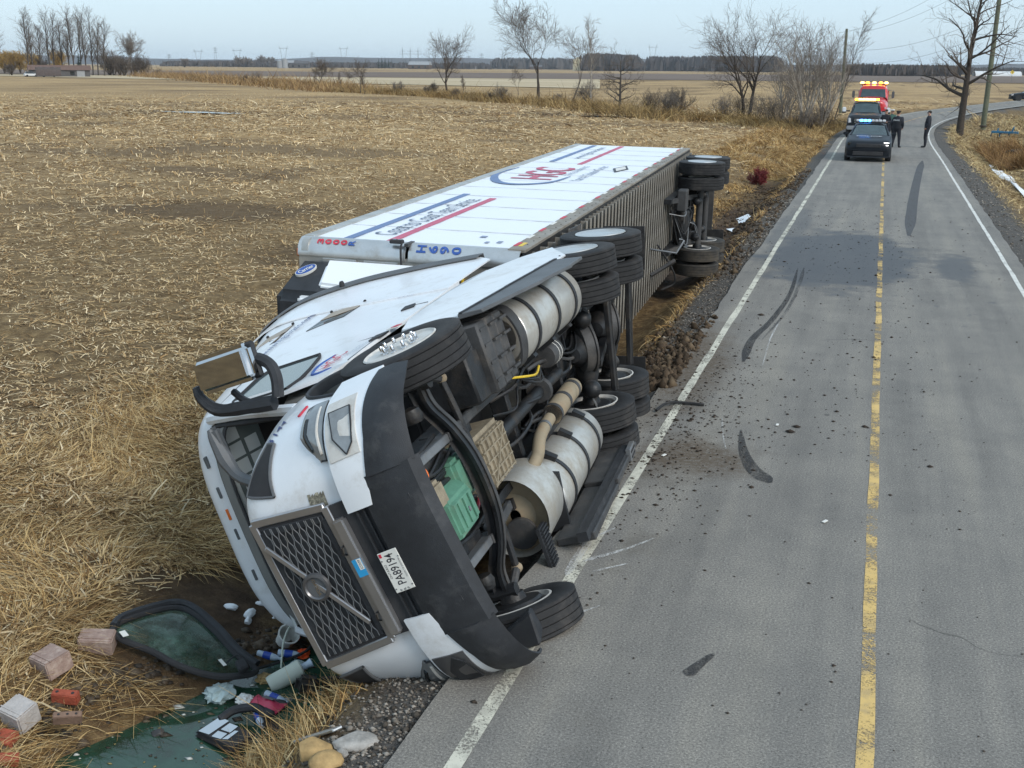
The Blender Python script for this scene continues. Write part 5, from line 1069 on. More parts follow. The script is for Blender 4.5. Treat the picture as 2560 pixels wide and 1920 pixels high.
def sedan(label, paint, group=None, lightbar=True, stripe=None):
    R_ = empty('police_car', label=label, cat='police car', group=group)
    b = lambda *a, **k: k.pop('mb').build(*a, **k)
    MB().box((-2.25, -.82, .20), (2.30, .82, .75)).build('underbody', 'interior_dark', R_)
    body = [[(2.46, 0, .20), (2.44, .45, .20), (2.37, .76, .20), (2.34, .83, .20), (2.36, .80, .19)], [(2.52, 0, .62), (2.50, .45, .60), (2.42, .78, .55), (2.36, .86, .40), (2.40, .82, .22)],
            [(2.46, 0, .80), (2.44, .48, .79), (2.32, .84, .74), (2.22, .94, .52), (2.25, .90, .20)],
            [(2.20, 0, .90), (2.18, .50, .90), (2.08, .86, .86), (2.02, .95, .62), (2.02, .93, .22)],
            [(1.45, 0, 1.01), (1.45, .52, 1.01), (1.45, .87, .95), (1.45, .955, .72), (1.45, .94, .24)],
            [(.85, 0, 1.06), (.85, .55, 1.06), (.85, .88, 1.0), (.85, .96, .75), (.85, .94, .24)],
            [(-.6, 0, 1.06), (-.6, .55, 1.06), (-.6, .88, 1.02), (-.6, .955, .78), (-.6, .94, .24)],
            [(-1.7, 0, 1.08), (-1.7, .55, 1.08), (-1.7, .86, 1.03), (-1.7, .95, .78), (-1.7, .94, .26)],
            [(-2.35, 0, 1.10), (-2.35, .5, 1.10), (-2.33, .82, 1.04), (-2.3, .92, .75), (-2.3, .9, .3)],
            [(-2.50, 0, .80), (-2.50, .5, .80), (-2.46, .80, .78), (-2.42, .88, .6), (-2.42, .85, .35)]]
    loft(body, 40, 31, .0).build('body', paint, R_, smooth=40)
    cab_ = [[(.95, 0, 1.04), (.95, .45, 1.04), (.93, .78, 1.02), (.9, .83, 1.0)], [(.45, 0, 1.28), (.45, .42, 1.27), (.43, .70, 1.22), (.40, .80, 1.02)], [(.05, 0, 1.45), (.05, .40, 1.44), (.03, .62, 1.38), (.0, .80, 1.02)],
            [(-.6, 0, 1.50), (-.6, .40, 1.49), (-.6, .62, 1.42), (-.6, .80, 1.03)], [(-1.2, 0, 1.45), (-1.2, .38, 1.44), (-1.2, .60, 1.37), (-1.2, .79, 1.04)], [(-1.95, 0, 1.10), (-1.95, .38, 1.10), (-1.95, .6, 1.09), (-1.95, .75, 1.05)]]
    loft(cab_, 30, 25).build('cabin_glass', 'windscreen', R_, smooth=50)
    loft([[(x+.01, y*1.005, z+.012) for x, y, z in r[:3]] for r in cab_[2:5]], 14, 17, -.02).build('roof', paint, R_, smooth=50)
    for s in (1, -1):
        MB().tube(catmull([(.93, s*.80, 1.03), (.45, s*.725, 1.23), (.04, s*.64, 1.39), (-.6, s*.635, 1.43), (-1.2, s*.61, 1.38), (-1.95, s*.63, 1.09)], 20), .035, 6).build('roof_pillar', paint, R_)
        MB().obox((.62, s*1.02, 1.08), (.12, .20, .13), np.eye(3)).build('mirror', paint, R_, bevel=.03, seg=2)
        lm = MB().obox((2.33, s*.66, .745), (.05, .42, .13), _rodr((0, 0, -s*.40))).build('headlight', 'dark_glass', R_, bevel=.02)
        if s > 0:      # its left headlamp is lit
            for z in (.80, .70): MB().obox((2.375, s*.64, z), (.02, .36, .028), _rodr((0, 0, -s*.40))).build('light_strip', 'white_lamp', lm)
            MB().obox((2.30, s*.83, .75), (.02, .05, .11), _rodr((0, 0, -s*.40))).build('light_strip', 'white_lamp', lm)
        for x in (1.55, -1.5):
            MB().lathe([(.40, -.05), (.40, .06)], (x, s*.90, .36), (0, s, 0), 24).build('wheel_arch', 'interior_dark', R_); road_wheel(R_, x, s*.84, .35, .23)
        MB().bar((1.0, s*.962, .62), (-1.6, s*.962, .64), .012, .006, (0, 1, 0)).build('door_trim', 'interior_dark', R_)
    MB().box((2.40, -.50, .60), (2.53, .50, .76)).build('grille', 'interior_dark', R_, bevel=.02); MB().box((2.38, -.62, .26), (2.51, .62, .44)).build('lower_grille', 'interior_dark', R_, bevel=.02)
    MB().bar((2.50, -.80, .50), (2.50, .80, .50), .03, .03).build('bumper_rib', 'navy_paint', R_); MB().bar((2.50, -.84, .21), (2.50, .84, .21), .06, .05).build('splitter', 'charcoal_paint', R_)
    lt = MB(); lettering(lt, 'POLICE', (1.62, 0, 1.035), (0, 1, 0), (-.99, 0, .06), .17, 1.05, .02); lt.build('bonnet_lettering', 'white_text', R_, smooth=0)
    if lightbar:
        MB().box((-.42, -.62, 1.52), (-.20, .62, 1.56)).build('lightbar_base', 'interior_dark', R_)
        for k in range(8):
            y = -.56+.16*k; MB().box((-.43, y-.07, 1.56), (-.19, y+.07, 1.655)).build('lightbar_lamp', 'blue_lamp' if 0 < k < 4 else 'lamp_off', R_, bevel=.02)
    if stripe:
        for s in (1, -1): MB().hexa([(.9, s*.965, .45), (-1.0, s*.965, .45), (-1.0, s*.972, .45), (.9, s*.972, .45), (.8, s*.965, .85), (-1.0, s*.965, .85), (-1.0, s*.972, .85), (.8, s*.972, .85)]).build('door_panel', 'white_paint', R_)
    return R_
CS = 1.06
pc_ = sedan('dark blue police sedan with lit blue roof lights in front of a pickup', 'navy_paint'); p = at(2167, 405); pc_.location = (p[0]-.0, p[1]+2.5*CS, .004); pc_.rotation_euler = (0, 0, -PI/2); pc_.scale = (CS,)*3
# far patrol car beyond the bend
fc = sedan('dark patrol car with white door panel on the road beyond the bend', 'navy_paint', lightbar=True, stripe=True); p = at(2572, 252); fc.location = (p[0], p[1], .004); fc.rotation_euler = (0, 0, math.radians(188)); fc.scale = (CS,)*3
# pickup
def pickup():
    R_ = empty('pickup_truck', label='dark grey pickup with an amber roof lightbar and white mirrors behind the police sedan', cat='pickup')
    MB().box((-2.8, -.86, .42), (2.6, .86, 1.0)).build('underbody', 'interior_dark', R_)
    body = [[(2.68, 0, .45), (2.67, .5, .45), (2.64, .84, .45), (2.62, .93, .45), (2.64, .92, .42)], [(2.75, 0, 1.05), (2.74, .5, 1.05), (2.70, .86, 1.0), (2.66, .96, .7), (2.68, .94, .42)], [(2.70, 0, 1.22), (2.68, .5, 1.22), (2.62, .88, 1.16), (2.55, .99, .8), (2.55, .98, .40)],
            [(2.4, 0, 1.30), (2.4, .52, 1.31), (2.35, .90, 1.22), (2.3, 1.0, .85), (2.3, .99, .42)], [(1.3, 0, 1.36), (1.3, .52, 1.37), (1.3, .92, 1.28), (1.3, 1.01, .9), (1.3, 1.0, .42)],
            [(-.9, 0, 1.36), (-.9, .52, 1.36), (-.9, .92, 1.30), (-.9, 1.01, .9), (-.9, 1.0, .42)], [(-2.9, 0, 1.36), (-2.9, .52, 1.36), (-2.9, .92, 1.30), (-2.9, 1.0, .9), (-2.9, .98, .45)]]
    loft(body, 36, 29).build('body', 'charcoal_paint', R_, smooth=40)
    cb = [[(1.35, 0, 1.33), (1.35, .5, 1.33), (1.32, .80, 1.31), (1.28, .86, 1.28)], [(.62, 0, 1.90), (.62, .48, 1.88), (.58, .70, 1.78), (.5, .84, 1.30)], [(.35, 0, 1.97), (.35, .48, 1.96), (.3, .70, 1.86), (.3, .84, 1.3)], [(-1.0, 0, 1.97), (-1.0, .48, 1.96), (-1.0, .70, 1.86), (-1.0, .84, 1.3)], [(-1.15, 0, 1.35), (-1.15, .48, 1.35), (-1.15, .7, 1.33), (-1.15, .8, 1.3)]]
    loft(cb, 26, 21).build('cabin_glass', 'windscreen', R_, smooth=45); loft([[(x, y*1.01, z+.015) for x, y, z in r[:3]] for r in cb[1:4]], 12, 17, -.02).build('roof', 'charcoal_paint', R_, smooth=45)
    for s in (1, -1):
        MB().tube(catmull([(1.32, s*.83, 1.32), (.6, s*.72, 1.80), (-1.0, s*.72, 1.88)], 14), .04, 6).build('roof_pillar', 'charcoal_paint', R_)
        mr_ = MB().obox((1.0, s*1.24, 1.52), (.14, .22, .30), np.eye(3)).build('tow_mirror', 'white_paint', R_, bevel=.04, seg=2); MB().bar((1.0, s*.90, 1.45), (1.0, s*1.2, 1.45), .05, .08).build('mirror_arm', 'interior_dark', mr_); MB().obox((1.0, s*1.24, 1.38), (.15, .23, .10), np.eye(3)).build('mirror_base', 'interior_dark', mr_, bevel=.02)
        MB().obox((2.68, s*.78, .98), (.06, .30, .30), _rodr((0, 0, -s*.2))).build('headlight', 'lamp_off', R_, bevel=.03, seg=2)
        MB().lathe([(.06, 0), (.05, .03), (.0001, .035)], (2.72, s*.80, .55), (1, 0, 0), 12).build('fog_lamp', 'white_lamp' if s < 0 else 'lamp_off', R_)
        for x in (1.85, -1.9): road_wheel(R_, x, s*.88, .42, .28)
    MB().box((2.66, -.60, .80), (2.78, .60, 1.12)).build('grille', 'interior_dark', R_, bevel=.03)
    for z in (.88, .96, 1.04): MB().bar((2.79, -.58, z), (2.79, .58, z), .02, .03).build('grille_bar', 'chrome', R_)
    MB().box((2.66, -.98, .46), (2.86, .98, .68)).build('bumper', 'silver_bar', R_, bevel=.04, seg=2)
    MB().box((.0, -.66, 1.99), (.28, .66, 2.04)).build('lightbar_base', 'interior_dark', R_)
    for k in range(7): y = -.60+.20*k; MB().box((-.01, y-.095, 2.04), (.29, y+.095, 2.16)).build('lightbar_lamp', 'amber_lamp_hot' if 0 < k < 6 else 'amber_lamp', R_, bevel=.02)
    MB().box((1.30, -.5, 1.385), (1.42, .5, 1.40)).build('wiper_cowl', 'interior_dark', R_)
    return R_
pk = pickup(); p = at(2162, 328); pk.location = (p[0], 74.5+2.75, .004); pk.location.x = float(at(2162, 340)[0])-.05; pk.rotation_euler = (0, 0, -PI/2); pk.scale = (CS,)*3
# red tow truck
def tow():
    R_ = empty('tow_truck', label='red tow truck with amber lamps along its roof behind the pickup', cat='tow truck'); P_ = 'red_truck_paint'
    MB().box((-5.4, -.9, .5), (3.1, .9, 1.0)).build('chassis', 'interior_dark', R_)
    hood_ = [[(3.25, 0, .55), (3.22, .5, .55), (3.15, .85, .55), (3.05, 1.0, .55), (3.05, 1.02, .5)], [(3.3, 0, 1.20), (3.28, .5, 1.18), (3.2, .85, 1.1), (3.1, 1.05, .8), (3.1, 1.05, .5)], [(3.2, 0, 1.55), (3.18, .5, 1.53), (3.05, .85, 1.4), (2.95, 1.1, 1.0), (2.95, 1.1, .5)], [(2.2, 0, 1.72), (2.2, .55, 1.70), (2.15, .9, 1.55), (2.1, 1.15, 1.15), (2.1, 1.15, .6)], [(1.5, 0, 1.80), (1.5, .6, 1.78), (1.5, .98, 1.6), (1.5, 1.18, 1.2), (1.5, 1.18, .6)]]
    loft(hood_, 20, 25).build('hood', P_, R_, smooth=40)
    cb = [[(1.55, 0, 1.75), (1.55, .6, 1.75), (1.52, 1.0, 1.70), (1.5, 1.15, 1.3), (1.5, 1.15, .6)], [(1.15, 0, 2.42), (1.15, .6, 2.41), (1.12, .98, 2.32), (1.1, 1.12, 1.7), (1.1, 1.15, .6)], [(.9, 0, 2.62), (.9, .6, 2.60), (.85, .95, 2.48), (.8, 1.12, 1.7), (.8, 1.15, .6)], [(-.6, 0, 2.66), (-.6, .6, 2.64), (-.6, .95, 2.5), (-.6, 1.12, 1.7), (-.6, 1.15, .6)], [(-.62, 0, 1.0), (-.62, .6, 1.0), (-.62, .95, .9), (-.62, 1.1, .8), (-.62, 1.1, .6)]]
    loft(cb, 26, 27).build('cab', P_, R_, smooth=40)
    MB().hexa([(1.585, -.95, 1.74), (1.585, .95, 1.74), (1.40, .95, 1.74), (1.40, -.95, 1.74), (1.20, -.86, 2.36), (1.20, .86, 2.36), (1.0, .86, 2.36), (1.0, -.86, 2.36)]).build('windscreen', 'windscreen', R_)
    for s in (1, -1):
        MB().hexa([(1.15, s*1.10, 1.55), (.1, s*1.11, 1.55), (.1, s*1.17, 1.55), (1.15, s*1.17, 1.55), (.95, s*1.0, 2.25), (.1, s*1.0, 2.25), (.1, s*1.06, 2.25), (.95, s*1.05, 2.25)]).build('side_window', 'windscreen', R_)
        mr_ = MB().obox((1.3, s*1.48, 1.95), (.10, .20, .50), np.eye(3)).build('mirror', 'grey_plastic', R_, bevel=.03, seg=2); MB().tube([(1.3, s*1.1, 2.25), (1.3, s*1.48, 2.28), (1.3, s*1.48, 1.68), (1.3, s*1.1, 1.6)], .02, 6).build('mirror_frame', 'steel_galv', mr_)
        MB().obox((3.12, s*.88, .98), (.05, .30, .18), _rodr((0, 0, -s*.3))).build('headlight', 'lamp_off', R_, bevel=.03)
        for x in (2.3, -3.0): road_wheel(R_, x, s*1.0, .50, .3)
    MB().box((3.22, -.48, .85), (3.34, .48, 1.42)).build('grille', 'chrome', R_, bevel=.03); MB().box((3.1, -1.1, .42), (3.42, 1.1, .70)).build('bumper', 'silver_bar', R_, bevel=.04)
    MB().box((-5.6, -1.15, .95), (-.8, 1.15, 1.3)).build('deck', P_, R_, bevel=.03); MB().bar((-1.2, 0, 1.3), (-4.6, 0, 2.3), .35, .45).build('boom', P_, R_, bevel=.03)
    MB().box((-.75, -1.15, .9), (-.65, 1.15, 2.2)).build('headboard', P_, R_)
    MB().box((.2, -1.0, 2.70), (.45, 1.0, 2.74)).build('lightbar_base', 'interior_dark', R_)
    for y in (-.9, -.5, 0, .5, .9): MB().ball((.33, y, 2.82), (.13, .17, .09), 10, 6).build('beacon', 'amber_lamp_hot' if abs(y) != .5 else 'amber_lamp', R_)
    for y in (-.9, .9): MB().box((.28, y-.05, 2.64), (.36, y+.05, 2.72)).build('lightbar_foot', 'interior_dark', R_)
    MB().bar((.35, -.98, 2.69), (.35, 1.05, 2.69), .12, .06).build('visor', P_, R_)
    return R_
tw_ = tow(); tw_.location = (float(at(2180, 296)[0])-.05, 100+3.3, .004); tw_.rotation_euler = (0, 0, -PI/2); tw_.scale = (CS,)*3
# ================================================================== people
M('uniform', (.012, .014, .022), .85, var=.3, bump=.3, bscale=30); M('uniform_vest', (.008, .010, .016), .8, var=.3); M('skin', (.45, .26, .19), .6, var=.08); M('hair_dark', (.02, .015, .012), .7); M('boot_leather', (.01, .01, .01), .4); M('cap_white', (.75, .75, .74), .7, var=.05); M('shirt_green', (.03, .09, .075), .8)
def person(label, pos, face, H=1.9, arms='back', lean=0.0, hat=None, stance=.10, vest=False, shirt='uniform', skin='skin'):
    """one continuous skinned body; x forward, y left"""
    k = H/1.80; R_ = empty('person', label=label, cat='person', group=None); R_.location = pos; R_.rotation_euler = (0, 0, face)
    J = {}; rad = {}; E = []
    def add(n, p_, r, par=None): J[n] = np.array(p_, float)*k+np.array([lean*p_[2], 0, 0])*k; g_ = 1.22 if n not in ('neck', 'head', 'crown') and n[:2] not in ('hd', 'to') else 1.08; rad[n] = (r[0]*k*g_, r[1]*k*g_) if isinstance(r, tuple) else (r*k*g_, r*k*g_); E.append((par, n)) if par else None
    add('pelvis', (0, 0, .96), (.125, .155)); add('waist', (.0, 0, 1.12), (.115, .145), 'pelvis'); add('chest', (.01, 0, 1.32), (.13, .175), 'waist'); add('neckb', (-.01, 0, 1.48), (.07, .085), 'chest'); add('neck', (0, 0, 1.55), .052, 'neckb'); add('head', (.015, 0, 1.64), (.085, .075), 'neck'); add('crown', (.01, 0, 1.73), (.075, .066), 'head')
    for s, n in ((1, 'l'), (-1, 'r')):
        add('hip'+n, (0, s*.09, .90), .105, 'pelvis'); add('knee'+n, (.03, s*(.10+stance*.3), .50), .068, 'hip'+n); add('calf'+n, (-.01, s*(.10+stance*.5), .33), .060, 'knee'+n); add('ankle'+n, (-.02, s*(.10+stance*.7), .10), .047, 'calf'+n); add('heel'+n, (-.02, s*(.10+stance*.7), .045), .045, 'ankle'+n); add('toe'+n, (.17, s*(.12+stance*.8), .035), (.032, .042), 'heel'+n)
        add('sh'+n, (-.005, s*.18, 1.42), .072, 'chest')
        if arms == 'front': el, wr, hd = (.02, s*.27, 1.16), (.20, s*.15, 1.12), (.24, s*.07, 1.12)
        elif arms == 'pocket': el, wr, hd = (-.06, s*.29, 1.15), (.06, s*.25, .98), (.09, s*.22, .92)
        elif arms == 'back': el, wr, hd = (-.10, s*.27, 1.16), (-.17, s*.14, .98), (-.18, s*.07, .95)
        else: el, wr, hd = (.05, s*.26, 1.14), (.22, s*.22, 1.20), (.28, s*.19, 1.22)
        add('el'+n, el, .052, 'sh'+n); add('wr'+n, wr, .036, 'el'+n); add('hd'+n, hd, (.034, .026), 'wr'+n)
    names = list(J); ix = {n: i for i, n in enumerate(names)}
    me = bpy.data.meshes.new('body'); me.from_pydata([tuple(J[n]) for n in names], [(ix[a], ix[b_]) for a, b_ in E], [])
    o = bpy.data.objects.new('body', me); COL.objects.link(o)
    sk_ = o.modifiers.new('s', 'SKIN'); sk_.use_smooth_shade = True; sv = me.skin_vertices[0].data
    for i, n in enumerate(names): sv[i].radius = rad[n]
    sv[0].use_root = True; sb = o.modifiers.new('d', 'SUBSURF'); sb.levels = 2; sb.render_levels = 2
    dg = bpy.context.evaluated_depsgraph_get(); dg.update(); m2 = bpy.data.meshes.new_from_object(o.evaluated_get(dg)); bpy.data.objects.remove(o); bpy.data.meshes.remove(me)
    for mt in ('uniform' if shirt == 'uniform' else shirt, skin, 'boot_leather', 'uniform'): m2.materials.append(MATS[mt])
    hl, hr = J['hdl'], J['hdr']; wl_, wr_ = J['wrl'], J['wrr']
    for p_ in m2.polygons:
        c_ = np.array(p_.center); i = 0
        if c_[2] > 1.535*k: i = 1
        elif c_[2] < .12*k: i = 2
        elif c_[2] < 1.0*k and abs(c_[1]) < .22*k: i = 3
        for h_, w_ in ((hl, wl_), (hr, wr_)):
            if np.linalg.norm(c_-h_) < .06*k: i = 1
        p_.material_index = i
    m2.shade_smooth(); body = link('body', m2, None, R_)
    # fingers and thumbs, rooted in the palm
    for s, n in ((1, 'l'), (-1, 'r')):
        d_ = J['hd'+n]-J['wr'+n]; d_ /= np.linalg.norm(d_); sd = np.cross(d_, (0, 0, 1.)); sd /= np.linalg.norm(sd)+1e-9; mb = MB()
        for f in range(4):
            b0 = J['hd'+n]+sd*(f-1.5)*.018*k; l_ = (.05, .06, .058, .045)[f]*k; mb.tube([b0, b0+d_*l_*.6, b0+d_*l_-np.array([0, 0, .015*k])], [.009*k, .0085*k, .006*k], 5)
        mb.tube([J['wr'+n]+sd*.03*k, J['hd'+n]+sd*.045*k, J['hd'+n]+sd*.045*k+d_*.03*k], [.010*k, .010*k, .007*k], 5); mb.build('fingers', skin, body)
    hc = J['head']; cr = J['crown']
    hm_ = MB().ball(hc+np.array([-.022, 0, .055])*k, (.096*k, .083*k, .085*k), 14, 8)
    hm_.build('hair', 'hair_dark', body)
    MB().ball(hc+np.array([.098, 0, -.005])*k, (.018*k, .014*k, .022*k), 8, 6).build('nose', skin, body)
    for s in (1, -1):
        MB().ball(hc+np.array([.0, s*.082, .0])*k, (.018*k, .012*k, .028*k), 8, 6).build('ear', skin, body); MB().ball(hc+np.array([.082, s*.032, .028])*k, (.010*k, .013*k, .008*k), 6, 5).build('eye', 'interior_dark', body)
    MB().ball(hc+np.array([.083, 0, -.045])*k, (.010*k, .024*k, .006*k), 8, 5).build('mouth', 'red_sticker', body)
    if hat == 'glasses': MB().obox(hc+np.array([.088, 0, .028])*k, (.02*k, .13*k, .035*k), np.eye(3)).build('sunglasses', 'interior_dark', body, bevel=.005)
    if hat in ('cap', 'white'):
        mt = 'hair_dark' if hat == 'cap' else 'cap_white'
        MB().lathe([(.092*k, 0), (.118*k, .05*k), (.115*k, .075*k), (.0001, .08*k)], hc+np.array([0, 0, .065])*k, (0, 0, 1), 20).build('cap', mt, body); MB().prism([hc+np.array([.07+.07*math.cos(a), .09*math.sin(a), .068])*k for a in np.linspace(-1.4, 1.4, 9)], (0, 0, .012*k)).build('cap_peak', 'hair_dark', body)
    # belt, jacket hem, vest
    MB().lathe([(.195*k, 0), (.205*k, .02*k), (.195*k, .05*k)], J['pelvis']+np.array([0, 0, .055*k]), (0, 0, 1), 20).build('belt', 'boot_leather', body) if arms != 'pocket' else None
    if vest:
        rows_ = []
        for z, rx, ry in ((.92, .195, .255), (1.05, .195, .245), (1.2, .20, .25), (1.33, .20, .255), (1.44, .15, .20)): rows_.append([(J['chest'][0]*.6+rx*k*math.cos(a), ry*k*math.sin(a), z*k) for a in np.linspace(0, 2*PI, 25)])
        v_ = MB().grid(np.array(rows_), -.012).build('vest', 'uniform_vest', body, smooth=50)
        lt = MB(); lettering(lt, 'POLICE', (J['chest'][0]*.6-.222*k, 0, 1.33*k), (0, -1, 0), (0, 0, 1), .065*k, .30*k, .02); lt.build('vest_lettering', 'white_text', body, smooth=0)
    else:
        MB().obox(J['shr']+np.array([.0, -.075, -.06])*k, (.06*k, .02*k, .07*k), np.eye(3)).build('shoulder_patch', 'plate_white', body, bevel=.008)
    return R_
pD = gpos(2310, 371); pC = gpos(2238, 371)
person('officer in dark uniform and sunglasses standing alone in the right lane', (pD[0], pD[1], .0), PI*.97, 1.98, 'pocket', -.06, 'glasses', .0)
person('officer in a black vest lettered POLICE, back turned, beside the police sedan', (pC[0], pC[1], .0), PI*.40, 1.95, 'pocket', .0, 'cap', .10, True)
person('bareheaded dark-jacketed officer facing the road beside the pickup', (float(at(2209, 360)[0]), pC[1]+3.2, 0), -PI*.55, 1.92, 'front', .0, None, .05)
person('person in a white cap and green shirt half hidden behind the vested officer', (float(at(2224, 352)[0]), pC[1]+5.0, 0), -PI*.35, 1.86, 'front', 0, 'white', .05, False, 'shirt_green')
# ================================================================== trees
M('bark_grey', (.085, .070, .058), .95, var=.3, scale=8, bump=.5, bscale=20); M('bark_dark', (.055, .043, .034), .95, var=.3, scale=8, bump=.5, bscale=20); M('bark_pale', (.36, .32, .27), .9, var=.25, scale=6); M('twig_brown', (.135, .105, .082), .95, var=.2); M('twig_grey', (.21, .175, .145), .95, var=.2); M('twig_yellow', (.42, .27, .08), .9, var=.25); M('needle_green', (.025, .055, .03), .9, var=.3); M('twig_red', (.22, .035, .035), .9, var=.3)
def tubes_bulk(name, groups, mat, parent):
    """many tapered twigs as one mesh: groups of (P (m,k,3), radii (m,k), sides)"""
    Vs, Fs, n = [], [], 0
    for P, r, sd in groups:
        m, k = P.shape[:2]; T_ = np.gradient(P, axis=1); T_ /= np.linalg.norm(T_, axis=2)[..., None]+1e-9
        u = np.cross(T_, np.array([.3, .9, .1])); u /= np.linalg.norm(u, axis=2)[..., None]+1e-9; w_ = np.cross(T_, u); a = np.linspace(0, 2*PI, sd, endpoint=False)
        V = P[:, :, None]+r[:, :, None, None]*(np.cos(a)[None, None, :, None]*u[:, :, None]+np.sin(a)[None, None, :, None]*w_[:, :, None]); Vs.append(V.reshape(-1, 3))
        i = (np.arange(m)[:, None, None]*k+np.arange(k-1)[None, :, None])*sd; j = np.arange(sd)[None, None]
        Fs.append((n+np.stack([i+j, i+(j+1) % sd, i+sd+(j+1) % sd, i+sd+j], -1)).reshape(-1, 4)); n += m*k*sd
    return bulk(name, np.concatenate(Vs), np.concatenate(Fs), MATS[mat], smooth=True, parent=parent)
def tree(name, label, pos, H, style, seed, bark='bark_grey', twig='twig_brown', group=None, minr=.012, lean=(0, 0), spread=1.0, dens=1.0, r0=None):
    """leafless tree grown level by level"""
    rg = np.random.default_rng(seed); R_ = empty(name, pos, label=label, cat='tree' if 'shrub' not in name else 'shrub', group=group); S = STY[style]; r0 = r0 or H*.018; st = S.get('stems', 1)
    a = 2*PI*np.arange(st)/st+rg.random(st); off = np.stack([np.cos(a), np.sin(a), 0*a], 1)*S.get('splay', 0)
    p0 = np.array([0., 0, -.15])+off*H*.03; d = np.array([lean[0], lean[1], 1.])+off*rg.uniform(.5, 1.5, (st, 1)); L = H*S['trunk']*rg.uniform(.85, 1.05, st); r = np.full(st, r0*(1 if st == 1 else .6)); out = []
    for lv in range(S['lv']+1):
        k = (9, 6, 4, 3, 2)[lv]; n = len(p0); d = d/np.linalg.norm(d, axis=1)[:, None]; P = [p0]; wob = S.get('wob', (.10, .16, .18, .2, .2))[lv]
        for i in range(k): d = d+rg.normal(0, wob, (n, 3))+np.array([0, 0, S['up'][min(lv, 3)]]); d /= np.linalg.norm(d, axis=1)[:, None]; P.append(P[-1]+d*(L/k)[:, None])
        P = np.stack(P, 1); f = np.linspace(0, 1, k+1); rr = np.maximum(r[:, None]*(1-f*(.78 if lv < 3 else .8))[None], minr*.55); out.append((P, rr, (7, 5, 4, 3, 3)[lv]))
        if lv == S['lv']: break
        nb = max(2, int(round(S['n'][min(lv, len(S['n'])-1)]*dens))); f0 = S['f0'][min(lv, 3)]; m = n*nb; par = np.repeat(np.arange(n), nb); fr = f0+(1-f0)*(np.tile(np.arange(nb), n)+rg.random(m)*.8)/nb; j = np.minimum(fr*k, k-.001); qi = j.astype(int); u = (j-qi)[:, None]
        b0 = P[par, qi]*(1-u)+P[par, qi+1]*u; ax_ = P[par, qi+1]-P[par, qi]; ax_ /= np.linalg.norm(ax_, axis=1)[:, None]+1e-9; az = rg.uniform(0, 2*PI, m); an = rg.uniform(*S['ang'][min(lv, 3)], m)*spread
        s_ = np.cross(ax_, np.stack([np.cos(az), np.sin(az), np.full(m, .2)], 1)); s_ /= np.linalg.norm(s_, axis=1)[:, None]+1e-9
        p0 = b0; d = ax_*np.cos(an)[:, None]+s_*np.sin(an)[:, None]; L = L[par]*rg.uniform(*S['len'][min(lv, 3)], m)*(1-.6*(fr-f0) if S.get('cone') and lv == 0 else 1); r = rr[par, qi]*rg.uniform(.42, .68, m)
    k = H/max(o_[0][..., 2].max() for o_ in out); out = [(P*k, r_, sd) for P, r_, sd in out]
    tubes_bulk('trunk', out[:2], bark, R_); tubes_bulk('crown', out[2:], twig, R_); return R_
STY = {'vase': dict(trunk=.62, lv=4, n=[11, 7, 5, 4], f0=[.32, .25, .2, .2], ang=[(.35, .75), (.3, .7), (.3, .8), (.3, .9)], len=[(.50, .85), (.45, .7), (.4, .65), (.4, .6)], up=[.02, .06, .05, .03]),
       'fork': dict(trunk=.40, lv=4, n=[4, 11, 7, 5], f0=[.65, .25, .2, .2], ang=[(.30, .62), (.35, .8), (.3, .8), (.3, .9)], len=[(1.1, 1.6), (.35, .6), (.4, .65), (.4, .6)], up=[.0, .06, .05, .03]),
       'oak': dict(wob=(.028, .13, .2, .22, .22), trunk=.95, lv=4, n=[34, 8, 5, 4], f0=[.22, .2, .2, .2], ang=[(1.0, 1.45), (.5, 1.0), (.5, 1.0), (.4, .9)], len=[(.26, .42), (.35, .6), (.4, .65), (.4, .6)], up=[.0, .03, .05, .06]),
       'poplar': dict(wob=(.03, .08, .14, .2), trunk=.97, lv=3, n=[44, 9, 6], f0=[.22, .15, .2, .2], ang=[(.35, .65), (.3, .7), (.3, .8), (.3, .9)], len=[(.20, .36), (.35, .6), (.4, .6), (.4, .6)], up=[.0, .06, .05, .03], cone=True),
       'clump': dict(wob=(.05, .12, .18, .2), trunk=.92, lv=3, n=[13, 7, 5], f0=[.25, .2, .2, .2], ang=[(.3, .75), (.35, .85), (.4, .9), (.3, .9)], len=[(.28, .5), (.4, .65), (.4, .65), (.4, .6)], up=[.03, .04, .05, .03], stems=6, splay=.26),
       'shrub': dict(trunk=.85, lv=3, n=[7, 6, 4], f0=[.2, .2, .2, .2], ang=[(.3, .7), (.3, .8), (.4, .9), (.3, .9)], len=[(.35, .6), (.4, .65), (.4, .65), (.4, .6)], up=[.03, .04, .05, .03], stems=9, splay=.45),
       'birch': dict(wob=(.04, .1, .15, .2), trunk=.98, lv=3, n=[22, 5, 4], f0=[.35, .15, .2, .2], ang=[(.35, .6), (.3, .7), (.3, .8), (.3, .9)], len=[(.16, .28), (.35, .6), (.4, .6), (.4, .6)], up=[.0, .07, .05, .03], cone=True)}
def by_px(px, py, ytop):
    """ground position and height in metres from base and top pixels"""
    p = gpos(px, py); zc = (p-CPOS)@FWD
    return p, (py-ytop)/CAM_F*zc*1.01
LINE = 'bare trees and shrubs along the field boundary'
